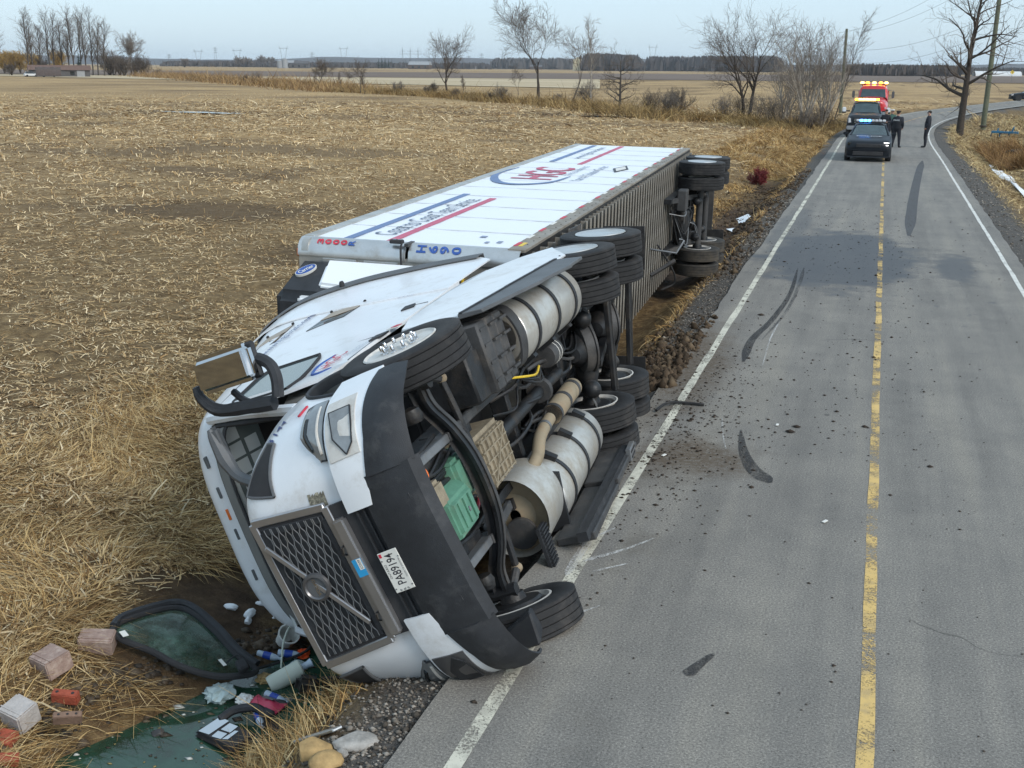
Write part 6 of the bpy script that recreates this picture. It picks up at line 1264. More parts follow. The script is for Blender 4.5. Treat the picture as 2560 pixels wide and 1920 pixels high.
for i, (px, py, yt, st, lab, kw) in enumerate([
        (1344, 257, -14, 'fork', 'tallest forked bare tree on the field boundary', dict(spread=1.0, bark='bark_dark', dens=1.05)), (1117, 239, 62, 'vase', 'vase shaped bare tree standing by itself on the field boundary', dict(spread=.85, bark='bark_dark')),
        (1428, 258, 74, 'fork', 'slender two stemmed bare tree leaning right of the tallest tree', dict(lean=(.35, 0), spread=.8, dens=.7)), (1478, 270, 44, 'birch', 'thin pale birch beside the slender leaning tree', dict(bark='bark_pale', twig='twig_grey', r0=.07)),
        (1548, 282, 105, 'oak', 'broad bare oak with low spreading limbs on the field boundary', dict(dens=.55, r0=.17)), (1293, 253, 165, 'fork', 'small thin bare tree beside the tallest tree', dict(dens=.6)),
        (901, 233, 142, 'fork', 'small twiggy bare tree at the reed fringe', dict(dens=.8)), (912, 236, 178, 'birch', 'sapling next to the small twiggy tree', dict(r0=.04)), (797, 223, 144, 'vase', 'rounded small bare tree rising from the reeds', dict()),
        (852, 226, 180, 'birch', 'sapling standing in the reeds', dict(r0=.04)), (1160, 242, 188, 'birch', 'upright sapling right of the vase shaped tree', dict(r0=.06))]):
    p, h = by_px(px, py, yt); tree('bare_tree', lab, p, h, st, 40+i, group=LINE, minr=.018, **kw)
for i, (px, py, yt, sp) in enumerate([(996, 235, 200, 1.1), (1083, 238, 200, 1.0), (1068, 238, 212, 1.1), (1140, 247, 216, 1.3), (1250, 255, 203, 1.1), (1225, 254, 225, 1.2), (1468, 268, 196, 1.0), (1630, 286, 218, 1.1), (1672, 294, 222, 1.1), (1696, 290, 215, 1.0), (640, 210, 175, 1.0), (612, 209, 185, 1.3), (1395, 262, 232, 1.2), (395, 190, 168, 1.4)]):
    p, h = by_px(px, py, yt); tree('shrub', ['grey leafless shrub at the field edge', 'brown leafless thicket shrub at the field edge'][i % 2], p, h, 'shrub', 90+i, 'bark_dark', 'twig_grey' if i % 2 == 0 else 'twig_brown', group=LINE+(' grey' if i % 2 == 0 else ' brown'), minr=.012, spread=sp, r0=.05)
# clump by the roadside
CL = 'roadside clump'
for i, (px, py, yt, st, lab, kw) in enumerate([(1852, 300, -2, 'vase', 'dark vase shaped elm in the roadside clump', dict(bark='bark_dark', spread=1.05, dens=.95)), (1872, 300, 8, 'vase', 'second dark elm crowding the vase shaped one', dict(bark='bark_dark', spread=.95, lean=(.12, 0), dens=.8)),
        (2006, 322, 38, 'clump', 'pale grey many stemmed poplar clump near the road', dict(bark='bark_pale', twig='twig_grey', dens=.85)), (1960, 305, 70, 'clump', 'pale thicket tree between the elm and the poplars', dict(bark='bark_pale', twig='twig_grey', dens=.75)), (2052, 318, 60, 'clump', 'leaning pale tree at the road end of the clump', dict(bark='bark_pale', twig='twig_grey', lean=(.18, 0), dens=.75)),
        (2085, 300, 30, 'birch', 'thin curved tree against the wooden pole', dict(lean=(.25, 0), r0=.06))]):
    p, h = by_px(px, py, yt); tree('roadside_tree', lab, p, h, st, 140+i, minr=.012, **kw)
for i, (px, py, yt) in enumerate([(1820, 296, 222), (1850, 300, 232), (1890, 304, 226), (1920, 310, 236), (1945, 314, 228), (1985, 322, 246), (2022, 326, 255), (2042, 322, 250), (1800, 292, 240), (2065, 318, 262)]):
    p, h = by_px(px, py, yt); tree('thicket_shrub', ['dark leafless shrub under the vase shaped elm', 'dark leafless shrub at the foot of the pale poplar clump'][i > 4], p, h, 'shrub', 170+i, 'bark_dark', 'twig_brown' if i % 2 else 'twig_grey', group='shrubs under the elm' if i <= 4 else 'shrubs under the poplars', minr=.010, r0=.05, spread=1.2, dens=.75)
p, h = by_px(1900, 462, 414); tree('red_shrub', 'small red stemmed shrub on the ditch bank', p, h, 'shrub', 200, 'twig_red', 'twig_red', minr=.012, r0=.03, spread=1.2, dens=1.4)
# big tree right of the road
p, h = by_px(2398, 338, -120); tree('oak_tree', 'large dark bare oak right of the road bend', p, h, 'oak', 211, 'bark_dark', 'twig_brown', minr=.012, r0=.28, dens=.68)
# woods on the left horizon
WD = 'tall poplars of the far wood'
for i, (px, py, yt) in enumerate([(74, 189, 22), (84, 189, 30), (128, 188, 18), (137, 188, 26), (187, 189, 14), (216, 189, 18), (233, 189, 22), (246, 189, 40), (262, 190, 44), (-8, 188, 36), (105, 188, 60), (158, 188, 50), (176, 188, 40), (205, 188, 36)]):
    p, h = by_px(px, py, yt); tree('poplar_tree', 'tall bare poplar in the far wood behind the shed', p, h, 'poplar', 230+i, 'bark_grey', 'twig_brown', group=WD, minr=.03, dens=.7, r0=.26)
p, h = by_px(328, 189, 76); tree('far_elm', 'lone spreading elm at the end of the far wood', p, h, 'fork', 260, 'bark_grey', 'twig_grey', minr=.06, r0=.4)
for i, (px, py, yt) in enumerate([(300, 189, 128), (312, 190, 140), (285, 189, 135), (355, 189, 130), (340, 189, 140), (30, 189, 150), (110, 188, 140), (275, 189, 120)]):
    p, h = by_px(px, py, yt); tree('brush_shrub', 'brown brush at the foot of the far wood', p, h, 'shrub', 280+i, 'bark_dark', 'twig_brown', group='brush at the foot of the far wood', minr=.05, r0=.2)
for i, (px, py, yt) in enumerate([(12, 186, 120), (52, 186, 122), (88, 186, 126), (150, 186, 115), (32, 186, 124)]):
    p, h = by_px(px, py, yt); p = p*1.06; tree('willow_tree', 'yellow twigged willow behind the far poplars', (p[0], p[1], -.5), h, 'clump', 300+i, 'bark_grey', 'twig_yellow', group='yellow willows behind the poplars', minr=.07, spread=1.3, r0=.3)
def conifer(pos, H, seed, label, group=None):
    rg = np.random.default_rng(seed); R_ = empty('conifer_tree', pos, label=label, cat='tree', group=group); MB().tube([(0, 0, -.2), (0, 0, H*.95)], [H*.02, H*.004], 6).build('trunk', 'bark_dark', R_)
    V, F = [], []
    for i in range(260):
        f = rg.random()**.8; z = H*(.06+.92*f); L = H*.20*(1-f)+.15; a = rg.uniform(0, 2*PI); w_ = L*.28; d = np.array([math.cos(a), math.sin(a), -.25]); s = np.array([-math.sin(a), math.cos(a), 0]); b0 = np.array([0, 0, z]); n = len(V)
        V += [b0, b0+d*L*.6+s*w_, b0+d*L, b0+d*L*.6-s*w_]; F.append((n, n+1, n+2, n+3))
    bulk('crown', np.array(V), np.array(F), MATS['needle_green'], parent=R_); return R_
p, h = by_px(200, 189, 128); conifer(p, h, 1, 'single dark spruce among the far poplars')
for i, (px, py, yt) in enumerate([(947, 168, 143), (955, 168, 140), (963, 168, 141), (972, 168, 144), (980, 168, 146), (1015, 168, 148), (1025, 168, 146), (1040, 168, 150), (1052, 168, 149)]):
    p, h = by_px(px, py+3, yt); conifer(p*np.array([1, 1, 0])+np.array([0, 0, -.3]), h, 10+i, 'dark spruce in the far row of evergreens by the farm', 'far row of spruces')
# far woods: masses nobody can count
def far_wood(px0, px1, ybase, ytop, label, col, n, seed):
    rg = np.random.default_rng(seed); V, F = [], []; x = rg.uniform(px0, px1, n)
    nm = 'far_wood_'+str(seed); M(nm, col, 1.0, var=.25, scale=.02)
    for xx in x:
        yh = 167+.00965*(xx-1280); D = ybase*rg.uniform(.92, 1.12); dv = FWD+RIGHT*(xx-1280)/CAM_F-UPV*(yh-960)/CAM_F; p = CPOS+dv*D; p = np.array([p[0], p[1], -.5]); zc = D
        env = min(1, (xx-px0)/25+.35, (px1-xx)/25+.35); h = ((yh-np.interp(xx, [px0, px1], ytop))/CAM_F*zc+4)*rg.uniform(.6, 1.05)*env; w_ = h*rg.uniform(.28, .5); m_ = len(V)
        # ragged upright crown of crossed faces
        k = 5
        for j in range(k):
            a = rg.uniform(0, PI); d = np.array([math.cos(a), math.sin(a), 0])*w_*rg.uniform(.5, 1); o_ = np.array([rg.normal(0, w_*.5), rg.normal(0, w_*.5), 0]); m_ = len(V); z0 = h*rg.uniform(0, .35); z1 = h*rg.uniform(.75, 1.0)
            V += [p+o_-d*.5+(0, 0, z0), p+o_+d*.5+(0, 0, z0), p+o_+d*rg.uniform(.2, .6)+(0, 0, z1*.7), p+o_+(0, 0, z1), p+o_-d*rg.uniform(.2, .6)+(0, 0, z1*.75)]; F.append((m_, m_+1, m_+2, m_+3, m_+4))
    o = bulk('far_wood', np.array(V), np.array(F), MATS[nm]); tag(o, label, 'wood', kind='stuff')
far_wood(1455, 1606, 1700, (131, 136), 'dense far wood on the horizon behind the silo', (.075, .065, .062), 900, 1); far_wood(1610, 1950, 1900, (140, 138), 'long far wood on the horizon behind the roadside clump', (.070, .062, .062), 1500, 2)
far_wood(2110, 2400, 1000, (156, 160), 'row of scrubby trees beyond the far field', (.085, .068, .058), 800, 3); far_wood(1225, 1430, 2400, (143, 144), 'wooded rise on the horizon', (.095, .085, .08), 900, 4)
far_wood(400, 760, 1900, (150, 150), 'low far trees along the left horizon', (.085, .075, .07), 1300, 5); far_wood(760, 1230, 2000, (153, 155), 'thin far tree belt on the horizon', (.085, .075, .072), 1100, 6); far_wood(2380, 2620, 1500, (166, 168), 'far trees behind the white buildings', (.085, .078, .075), 600, 7)
for i, (px, yt, lab) in enumerate([(598, 139, 'rounded far tree left of the farm'), (617, 141, 'rounded far tree next to the farm'), (657, 137, 'dark far tree by the grain bins'), (677, 142, 'smaller far tree by the grain bins'), (462, 146, 'solitary far bush in the stubble')]):
    p, h = by_px(px, 168, yt); tree('far_tree', lab, (p[0], p[1], -.4), h, 'shrub', 330+i, 'bark_dark', 'twig_grey', minr=.35, spread=.9, r0=1.2)
# low blue hills
q = NT('hill_blue'); q.b.inputs['Base Color'].default_value = (.075, .075, .078, 1); q.b.inputs['Roughness'].default_value = 1
for k, (D, zt, seed) in enumerate(((3900, 34, 1), (3500, 20, 2))):
    a = np.linspace(math.radians(-62), math.radians(38), 140); yd = math.radians(0); P = []
    for i, an in enumerate(a):
        X, Y = D*math.sin(an), D*math.cos(an); h = zt*(.35+.9*fbm(np.array([an*9+seed*5.]), np.array([seed*3.1]), 4)[0]); P.append([(X, Y, -3), (X*1.02, Y*1.02, h*.8), (X*1.06, Y*1.06, h), (X*1.25, Y*1.25, -3)])
    tag(MB().grid(np.array(P)).build('hills', q.m, smooth=60), 'low distant hills on the horizon', 'hills', kind='structure')
# ================================================================== far buildings, poles, pylons
def barn(px, dist, W_, D_, H_, label, wall, roof, rz=.3, name='farm_building', door=True):
    dv = FWD+RIGHT*(px-1280)/CAM_F-UPV*(167+.00965*(px-1280)-960)/CAM_F; p = CPOS+dv*dist
    R_ = empty(name, (p[0], p[1], -.5), rz, label, 'building'); MB().box((-W_/2, -D_/2, 0), (W_/2, D_/2, H_)).build('wall', wall, R_)
    rf = MB().prism([(-W_/2-.4, -D_/2-.5, H_-.1), (-W_/2-.4, 0, H_+D_*.28), (-W_/2-.4, D_/2+.5, H_-.1)], (W_+.8, 0, 0)).build('roof', roof, R_)
    for k in range(3): MB().box((-W_*.32+k*W_*.3, -D_/2-.08, H_*.25), (-W_*.22+k*W_*.3, -D_/2+.02, H_*.7)).build('window', 'dark_glass', R_)
    return R_
M('barn_grey', (.30, .31, .32), .8, var=.1); M('barn_white', (.62, .63, .63), .8, var=.06); M('barn_brown', (.10, .07, .055), .85, var=.2); M('roof_dark', (.09, .085, .085), .8, var=.15); M('roof_brown', (.14, .085, .065), .85, var=.15); M('tarp_brown', (.075, .055, .05), .7, var=.25, bump=.6, bscale=1.2); M('cream_silo', (.62, .55, .38), .8, var=.06)
barn(722, 1500, 14, 10, 7, 'white far farm house beside the grain bins', 'barn_white', 'barn_grey'); barn(748, 1500, 26, 12, 6, 'long dark far barn right of the white farm house', 'roof_dark', 'roof_dark'); barn(1050, 1600, 30, 16, 6, 'far barn with a wide grey roof under the spruces', 'barn_brown', 'barn_grey', .1)
barn(1340, 2100, 22, 12, 5, 'small far shed below the wooded rise', 'barn_brown', 'roof_dark'); barn(1180, 2000, 18, 12, 5, 'small far house in the thin tree belt', 'barn_white', 'roof_dark')
for px, w_ in ((2470, 26), (2510, 30)):
    dv = FWD+RIGHT*(px-1280)/CAM_F-UPV*(167+.00965*(px-1280)-960)/CAM_F; p = CPOS+dv*1100; R_ = empty('greenhouse', (p[0], p[1], -.5), .2, 'rounded white greenhouse near the far tree row', 'greenhouse', 'white far greenhouses')
    A = np.linspace(0, PI, 13); MB().grid(np.array([[(x, 7*math.cos(a), 4.6*math.sin(a)) for a in A] for x in np.linspace(-w_/2, w_/2, 8)]), .1).build('cover', 'barn_white', R_, smooth=60); MB().box((-w_/2-.1, -1.5, 0), (-w_/2+.05, 1.5, 2.8)).build('door', 'barn_grey', R_)
dv = FWD+RIGHT*(1443-1280)/CAM_F-UPV*(168.5-960)/CAM_F; p = CPOS+dv*1600; R_ = empty('silo', (p[0], p[1], -.5), 0, 'tall cream concrete silo on the horizon', 'silo')
for x in (-3.2, 3.2): MB().lathe([(3.1, 0), (3.1, 14.5), (2.6, 15.2), (.0001, 15.6)], (x, 0, 0), (0, 0, 1), 20).build('silo_drum', 'cream_silo', R_)
MB().box((-1.6, -1.6, 15), (1.6, 1.6, 18)).build('head_house', 'cream_silo', R_)
for px, hh in ((700, 9), (712, 11)):
    dv = FWD+RIGHT*(px-1280)/CAM_F-UPV*(161.6-960)/CAM_F; p = CPOS+dv*1480; R_ = empty('grain_bin', (p[0], p[1], -.5), 0, 'round steel grain bin beside the white far farm house', 'grain bin', 'grain bins'); MB().lathe([(3.6, 0), (3.6, hh)], (0, 0, 0), (0, 0, 1), 20).build('drum', 'barn_grey', R_); MB().lathe([(3.8, hh), (.3, hh+2), (.0001, hh+2)], (0, 0, 0), (0, 0, 1), 20).build('cap', 'barn_grey', R_)
# shed with tarpaulin by the far wood
p, _ = by_px(150, 192, 160); R_ = empty('shed', (p[0], p[1], -.45), .75, 'low brown roofed shed at the edge of the far wood', 'shed')
MB().box((-9, -2.5, 0), (9, 2.5, 2.2)).build('wall', 'roof_dark', R_); MB().prism([(-9.5, -3, 2.1), (-9.5, 0, 3.6), (-9.5, 3, 2.1)], (19, 0, 0)).build('roof', 'roof_brown', R_)
for x in (-6, -2, 3): MB().box((x, -2.58, .6), (x+1.3, -2.48, 1.7)).build('window', 'dark_glass', R_)
MB().box((5.0, -2.6, .1), (7.4, -2.48, 2.0)).build('door', 'barn_grey', R_)
p, _ = by_px(122, 193, 160); q_ = empty('covered_trailer', (p[0], p[1], -.45), .75, 'boxy load under a dark brown tarpaulin before the shed', 'trailer')
G = np.array([[(x, y, z+.15*math.sin(x*3+y*2)) for y, z in ((-1.5, .4), (-1.45, 2.2), (-.9, 3.0), (.9, 3.0), (1.45, 2.2), (1.5, .4))] for x in np.linspace(-3.6, 3.6, 10)]); MB().grid(G, .05).build('tarpaulin', 'tarp_brown', q_, smooth=50); MB().box((-3.6, -1.3, .5), (3.6, 1.3, 2.6)).build('load', 'roof_dark', q_)
for x in (-1.5, 1.5): MB().lathe([(.35, 0), (.35, .2)], (x, -1.45, .35), (0, 1, 0), 12).build('wheel', 'rubber', q_)
for px, lab in ((78, 'small light grey car parked left of the tarpaulin'), (190, 'pale van parked against the shed')):
    p, _ = by_px(px, 192, 160); q_ = empty('parked_car', (p[0], p[1], -.45), .9, lab, 'car'); MB().hexa([(-2.1, -.85, .3), (2.1, -.85, .3), (2.1, .85, .3), (-2.1, .85, .3), (-2.0, -.8, 1.0), (2.0, -.8, .95), (2.0, .8, .95), (-2.0, .8, 1.0)]).build('body', 'barn_white', q_, bevel=.1); MB().hexa([(-1.7, -.75, .95), (1.0, -.75, .95), (1.0, .75, .95), (-1.7, .75, .95), (-1.4, -.65, 1.6), (.4, -.65, 1.6), (.4, .65, 1.6), (-1.4, .65, 1.6)]).build('cabin', 'dark_glass', q_, bevel=.05)
    for x in (-1.3, 1.3):
        for y in (-.8, .8): MB().lathe([(.33, -.1), (.33, .1)], (x, y, .33), (0, 1, 0), 14).build('wheel', 'rubber', q_)
# pylons
M('pylon_steel', (.16, .17, .18), .7, var=.05)
def pylon(px, yt, kind, w_=1.0):
    D = 2500.0; yh = 167+.00965*(px-1280); dv = FWD+RIGHT*(px-1280)/CAM_F-UPV*(yh-960)/CAM_F; p = CPOS+dv*D; H = (yh-yt)/CAM_F*D+4
    R_ = empty('power_pylon', (p[0], p[1], -.5), math.radians(CAM_YAW), {'v': 'far steel pylon with V shaped legs and a wide crossarm', 'l': 'far slim lattice pylon', 'p': 'far pylon of linked masts and crossarms'}[kind], 'pylon', 'far pylons '+kind); t = .55
    if kind == 'v':
        for s in (1, -1): MB().bar((s*1.5, 0, 0), (s*7, 0, H*.86), t, t).build('leg', 'pylon_steel', R_); MB().bar((s*7, 0, H*.86), (s*9, 0, H), t, t).build('horn', 'pylon_steel', R_)
        MB().bar((-11, 0, H*.88), (11, 0, H*.88), t, t*1.2).build('crossarm', 'pylon_steel', R_); MB().bar((-4, 0, H*.4), (4, 0, H*.4), t, t).build('brace', 'pylon_steel', R_)
    elif kind == 'l':
        for s in (1, -1): MB().bar((s*3, 0, 0), (s*.6, 0, H), t, t).build('leg', 'pylon_steel', R_)
        for f in (.72, .84, .94): MB().bar((-5, 0, H*f), (5, 0, H*f), t, t).build('crossarm', 'pylon_steel', R_)
    else:
        for x in (-17, 0, 17): MB().bar((x-2, 0, 0), (x, 0, H), t, t).build('mast', 'pylon_steel', R_); MB().bar((x+2, 0, 0), (x, 0, H), t, t).build('mast', 'pylon_steel', R_); MB().bar((x-7, 0, H*.82), (x+7, 0, H*.82), t, t).build('crossarm', 'pylon_steel', R_)
        MB().bar((-24, 0, H*.68), (24, 0, H*.68), t, t).build('crossarm', 'pylon_steel', R_)
for px, yt, kd in ((497, 124, 'v'), (540, 119, 'l'), (594, 122, 'v'), (710, 116, 'v'), (781, 131, 'l'), (860, 117, 'v'), (1026, 120, 'p'), (1204, 134, 'l'), (1172, 140, 'l'), (1630, 112, 'v'), (424, 136, 'l')): pylon(px, yt, kd)
# wooden poles and wires
M('pole_wood', (.125, .135, .09), .9, var=.2, scale=3, bump=.3, bscale=12)
def pole(b_, top_px, label, r=.16):
    p = gpos(*b_); zc = (p-CPOS)@FWD; d = FWD+RIGHT*(top_px[0]-1280)/CAM_F-UPV*(top_px[1]-960)/CAM_F; t = CPOS+d*zc/ (d@FWD); t = np.array([t[0], p[1], t[2]])
    R_ = empty('utility_pole', p, label=label, cat='utility pole'); MB().tube([(0, 0, -.3), tuple((t-p)*.5), tuple(t-p)], [r, r*.85, r*.7], 10).build('shaft', 'pole_wood', R_); return p, t, R_
pA, tA, rA = pole((2100, 287), (2119, 74), 'weathered wooden utility pole beside the roadside clump', .17)
pB, tB, rB = pole((2458, 315), (2502, -110), 'greenish utility pole right of the road behind the oak', .22); MB().bar((-1.0, 0, tB[2]-pB[2]-.6), (1.0, 0, tB[2]-pB[2]-.6), .1, .12).build('crossarm', 'pole_wood', rB); MB().lathe([(.32, 0), (.28, .1), (.0001, .18)], (0, 0, -.05), (0, 0, 1), 14).build('earth_mound', 'bark_dark', rB)
for i, (a, b_) in enumerate(((tA+(-.8, 0, -.4), tB+(-.9, 0, -.5)), (tA+(.9, 0, -.4), tB+(.9, 0, -.5)), (tA+(0, 0, -2.0), tB+(0, 0, -4.6)), (tA+(0, 0, -3.2), tB+(0, 0, -6.0)))):
    f = np.linspace(0, 1, 24)[:, None]; P = a*(1-f)+b_*f; P[:, 2] -= 1.0*4*(f*(1-f))[:, 0]
    tag(MB().tube(P, .010, 4).build('overhead_wire', 'interior_dark'), ['left wire of the upper pair between the two poles', 'right wire of the upper pair between the two poles', 'upper of the two low cables between the poles', 'lowest cable between the poles'][i], 'wire', 'overhead wires')
# road sign far right, culvert, blue frame
p = gpos(2528, 260); dv = FWD+RIGHT*(2528-1280)/CAM_F-UPV*(190-960)/CAM_F; R_ = empty('road_sign', (at(2528, 205, -.3)[0], at(2528, 205, -.3)[1], -.3), math.radians(CAM_YAW), 'yellow diamond warning sign beyond the bend', 'sign'); zc = (np.array(R_.location)-CPOS)@FWD; k = zc/CAM_F
MB().tube([(0, 0, 0), (0, 0, 22*k)], .8*k*.3, 6).build('post', 'steel_galv', R_); MB().prism([(0, -.05*k, 18*k), (5.5*k, -.05*k, 23.5*k), (0, -.05*k, 29*k), (-5.5*k, -.05*k, 23.5*k)], (0, -.3*k, 0)).build('panel', 'yellow_plastic', R_); MB().bar((0, -.5*k, 21*k), (0, -.5*k, 26*k), 1.0*k, .2*k, (0, 1, 0)).build('symbol', 'dark_text', R_)
p = gpos(2522, 402); R_ = empty('culvert_pipe', (p[0]+.2, p[1]+1.4, p[2]+.12), -.45, 'dark round culvert pipe in the right hand ditch', 'culvert'); MB().lathe([(.34, -.1), (.40, -.1), (.40, 3.0), (.34, 3.0)], (0, 0, 0), (0, 1, 0), 22, True).build('pipe', 'steel_dusty', R_); MB().lathe([(.335, .3), (.0001, .31)], (0, 0, 0), (0, 1, 0), 20).build('dark_inside', 'interior_dark', R_)
p = gpos(2510, 342); R_ = empty('blue_valve_frame', p, -.3, 'small blue metal frame standing in the grass by the culvert', 'frame'); M('blue_metal', (.03, .17, .30), .5, var=.15)
MB().bar((-.9, 0, .32), (.95, 0, .32), .22, .16).build('beam', 'blue_metal', R_, bevel=.02); 
for x in (-.85, -.3, .3, .9): MB().bar((x, 0, .3), (x*1.12, .05, -.02), .07, .07).build('leg', 'blue_metal' if abs(x) < .5 else 'steel_galv', R_)
MB().tube([(.5, 0, .35), (.62, 0, .75)], .06, 8).build('lever', 'blue_metal', R_); MB().tube([(-.5, 0, .36), (-.45, 0, .60)], .05, 8).build('lever', 'blue_metal', R_)
# ================================================================== water and wreckage in the ditch
q = NT('coolant_water'); q.b.inputs['Roughness'].default_value = .05; q.L.new(q.ramp(q.noise(1.6, 6, .7), [(.33, (.022, .030, .018)), (.50, (.022, .060, .038)), (.66, (.035, .088, .058)), (.78, (.07, .10, .07))]), q.b.inputs['Base Color']); q.b.inputs['Specular IOR Level'].default_value = .6; q.bump(q.noise(6, 2), .04, .01)
WZ = -.98
A = np.linspace(0, 2*PI, 60, endpoint=False); ux, uy = .46, .888
pts = [(-4.85+ux*(1.0+2.0*math.cos(a))+uy*(.95+.12*math.sin(5*a))*math.sin(a), 6.2+uy*(1.0+2.0*math.cos(a))-ux*(.95+.12*math.sin(5*a))*math.sin(a), WZ) for a in A]; tag(MB().add([(-4.85+ux, 6.2+uy, WZ)]+pts, [(0, 1+(i+1) % 60, 1+i) for i in range(60)]).build('ditch_water', q.m, smooth=0), 'green coolant tinted water in the ditch', 'water', kind='structure')
# puddles in the field
q = NT('puddle'); q.b.inputs['Base Color'].default_value = (.05, .05, .05, 1); q.b.inputs['Roughness'].default_value = .03
for px, py, rx, ry in ((490, 283, 4.0, .9), (560, 286, 2.0, .5), (1503, 291, 2.6, 1.0), (1545, 294, 1.4, .6)):
    p = gpos(px, py); zz = float(terrain(p[0], p[1]))+.10; mb = MB(); pts = [(p[0]+rx*math.cos(a)*(1+.3*math.sin(3*a+px)), p[1]+ry*math.sin(a)*(1+.25*math.cos(4*a)), zz) for a in A]; mb.add([(p[0], p[1], zz)]+pts, [(0, 1+i, 1+(i+1) % 60) for i in range(60)]); tag(mb.build('puddle', q.m, smooth=0), 'shallow puddle lying in the field', 'puddle', kind='structure')
def on(px, py, dz=0): p = gpos(px, py); p = np.array(p); p[2] = max(p[2], WZ-.02 if p[2] < WZ else p[2])+dz; return p
def wp(px, py, dz=0): p = at(px, py, WZ); return np.array([p[0], p[1], WZ+dz])
# windscreen thrown out of its frame
q = NT('cracked_glass'); q.b.inputs['Base Color'].default_value = (.05, .10, .075, 1); q.b.inputs['Roughness'].default_value = .08; q.b.inputs['Alpha'].default_value = .55
cr = q.ramp(q.noise(4, 7, .7), [(.42, (.03, .075, .05)), (.6, (.10, .17, .13)), (.75, (.25, .32, .28))]); q.L.new(cr, q.b.inputs['Base Color']); q.L.new(q.rng(q.noise(3.5, 7, .75), .40, .68, .35, .9), q.b.inputs['Alpha'])
Wd = empty('windscreen', label='detached green tinted windscreen in its black rubber frame beside the ditch water', cat='windscreen')
px_ = [(278, 1582), (300, 1560), (360, 1538), (432, 1522), (480, 1535), (540, 1585), (590, 1640), (640, 1678), (600, 1692), (530, 1692), (450, 1668), (380, 1632), (310, 1604)]
P = np.array([gpos(x, y) for x, y in px_]); P[:, 2] = np.maximum(P[:, 2], WZ)+.10; zf = np.polyfit(P[:, 0], P[:, 2], 1); P = np.array([at(x, y, float(max(np.polyval(zf, p_[0]), p_[2]-.02))) for (x, y), p_ in zip(px_, P)]); pc_c = P.mean(0); V = [pc_c+(0, 0, .06)]; k = len(P)
for f in (.5, 1.0): V += [pc_c+(pp-pc_c)*f+np.array([0, 0, .05*(1-f*f)]) for pp in P]
mb = MB(); mb.add(V, [(0, 1+i, 1+(i+1) % k) for i in range(k)]+[(1+i, 1+k+i, 1+k+(i+1) % k, 1+(i+1) % k) for i in range(k)]); gl = mb.build('pane', q.m, Wd, smooth=60)
fp = catmull(np.concatenate([P, P[:1]]), 80); MB().tube(fp+(0, 0, .01), .028, 8, False).build('rubber_frame', 'interior_dark', Wd); MB().tube(catmull(np.concatenate([P[:8], P[:1]])[0:8]*1.0+np.array([-.02, .06, .03]), 40), .035, 8).build('outer_gasket', 'black_plastic', Wd)
for (x, y), w_, l_ in (((310, 1584), .075, .05), ((556, 1656), .09, .03)):
    g_ = gpos(x, y); c_ = at(x, y, float(np.polyval(zf, g_[0]))+.06); MB().obox(c_, (w_, l_, .003), _rodr((.0, .25, -.5))).build('inspection_sticker', 'plate_white', Wd)
c_ = at(606, 1664, float(np.polyval(zf, gpos(606, 1664)[0]))+.08); MB().obox(c_, (.12, .09, .07), _rodr((.2, .2, -.7))).build('sensor_bracket', 'interior_dark', Wd, bevel=.015); MB().tube(catmull([c_, c_+np.array([-.06, .05, .06]), c_+np.array([-.12, .02, .03]), c_+np.array([-.14, -.05, .0])], 12), .008, 5).build('sensor_cable', 'interior_dark', Wd)
MB().tube(catmull([P[7]+(0, 0, .02), wp(700, 1668, .05), wp(770, 1640, .06), wp(800, 1600, .1)], 20), .014, 6).build('trim_strip', 'interior_dark', Wd)
# bricks and concrete blocks
M('brick_red', (.34, .075, .04), .9, var=.2, scale=14, bump=.4, bscale=60); M('brick_brown', (.22, .14, .10), .9, var=.2, scale=10, bump=.4, bscale=50); M('concrete_pink', (.34, .24, .20), .9, var=.18, scale=9, bump=.4, bscale=40, dirt=(.50, .44, .38), damt=.25, dscale=9); M('concrete_grey', (.45, .42, .40), .92, var=.15, scale=9, bump=.5, bscale=40, dirt=(.30, .25, .21), damt=.2, dscale=7); M('stone_tan', (.40, .27, .12), .9, var=.25, scale=8, bump=.5, bscale=20); M('stone_grey', (.36, .345, .32), .9, var=.3, scale=10, bump=.5, bscale=25)
def block(px, py, size, rot, mat, label, name='concrete_block', holes=0, cat='block'):
    p = on(px, py); R3 = _rodr(rot); h = size[2]/2
    mb = MB().obox((0, 0, 0), size, np.eye(3)); me = mb.mesh(name, bevel=size[2]*.07, seg=2); rg = np.random.default_rng(int(px))
    for v in me.vertices: v.co += Vector(rg.normal(0, size[2]*.012, 3))
    o = link(name, me, mat); m = Matrix(R3.tolist()).to_4x4(); m.translation = Vector(p+np.array([0, 0, h*.75])); o.matrix_world = m; tag(o, label, cat)
    for k in range(holes): c_ = (size[0]*(-.3+.6*k/max(1, holes-1)), 0, size[2]/2+.001); MB().lathe([(size[1]*.17, .0015), (size[1]*.15, .002), (.0001, -.002)], c_, (0, 0, 1), 12).build('core_hole', 'interior_dark', o)
    # grooved face
    if name == 'concrete_block': MB().box((-size[0]/2*.98, -size[1]*.30, size[2]/2-.002), (size[0]/2*.98, -size[1]*.24, size[2]/2+.006)).build('ridge', mat, o)
    return o
block(130, 1672, (.26, .22, .16), (.15, -.1, -.35), 'concrete_pink', 'reddish concrete block lying in the dry grass left of the windscreen'); block(245, 1620, (.28, .17, .15), (.2, .1, .35), 'concrete_pink', 'pale broken block against the windscreen frame')
block(52, 1805, (.22, .19, .17), (.25, .05, -.2), 'concrete_grey', 'grey weathered concrete block beside the red brick')
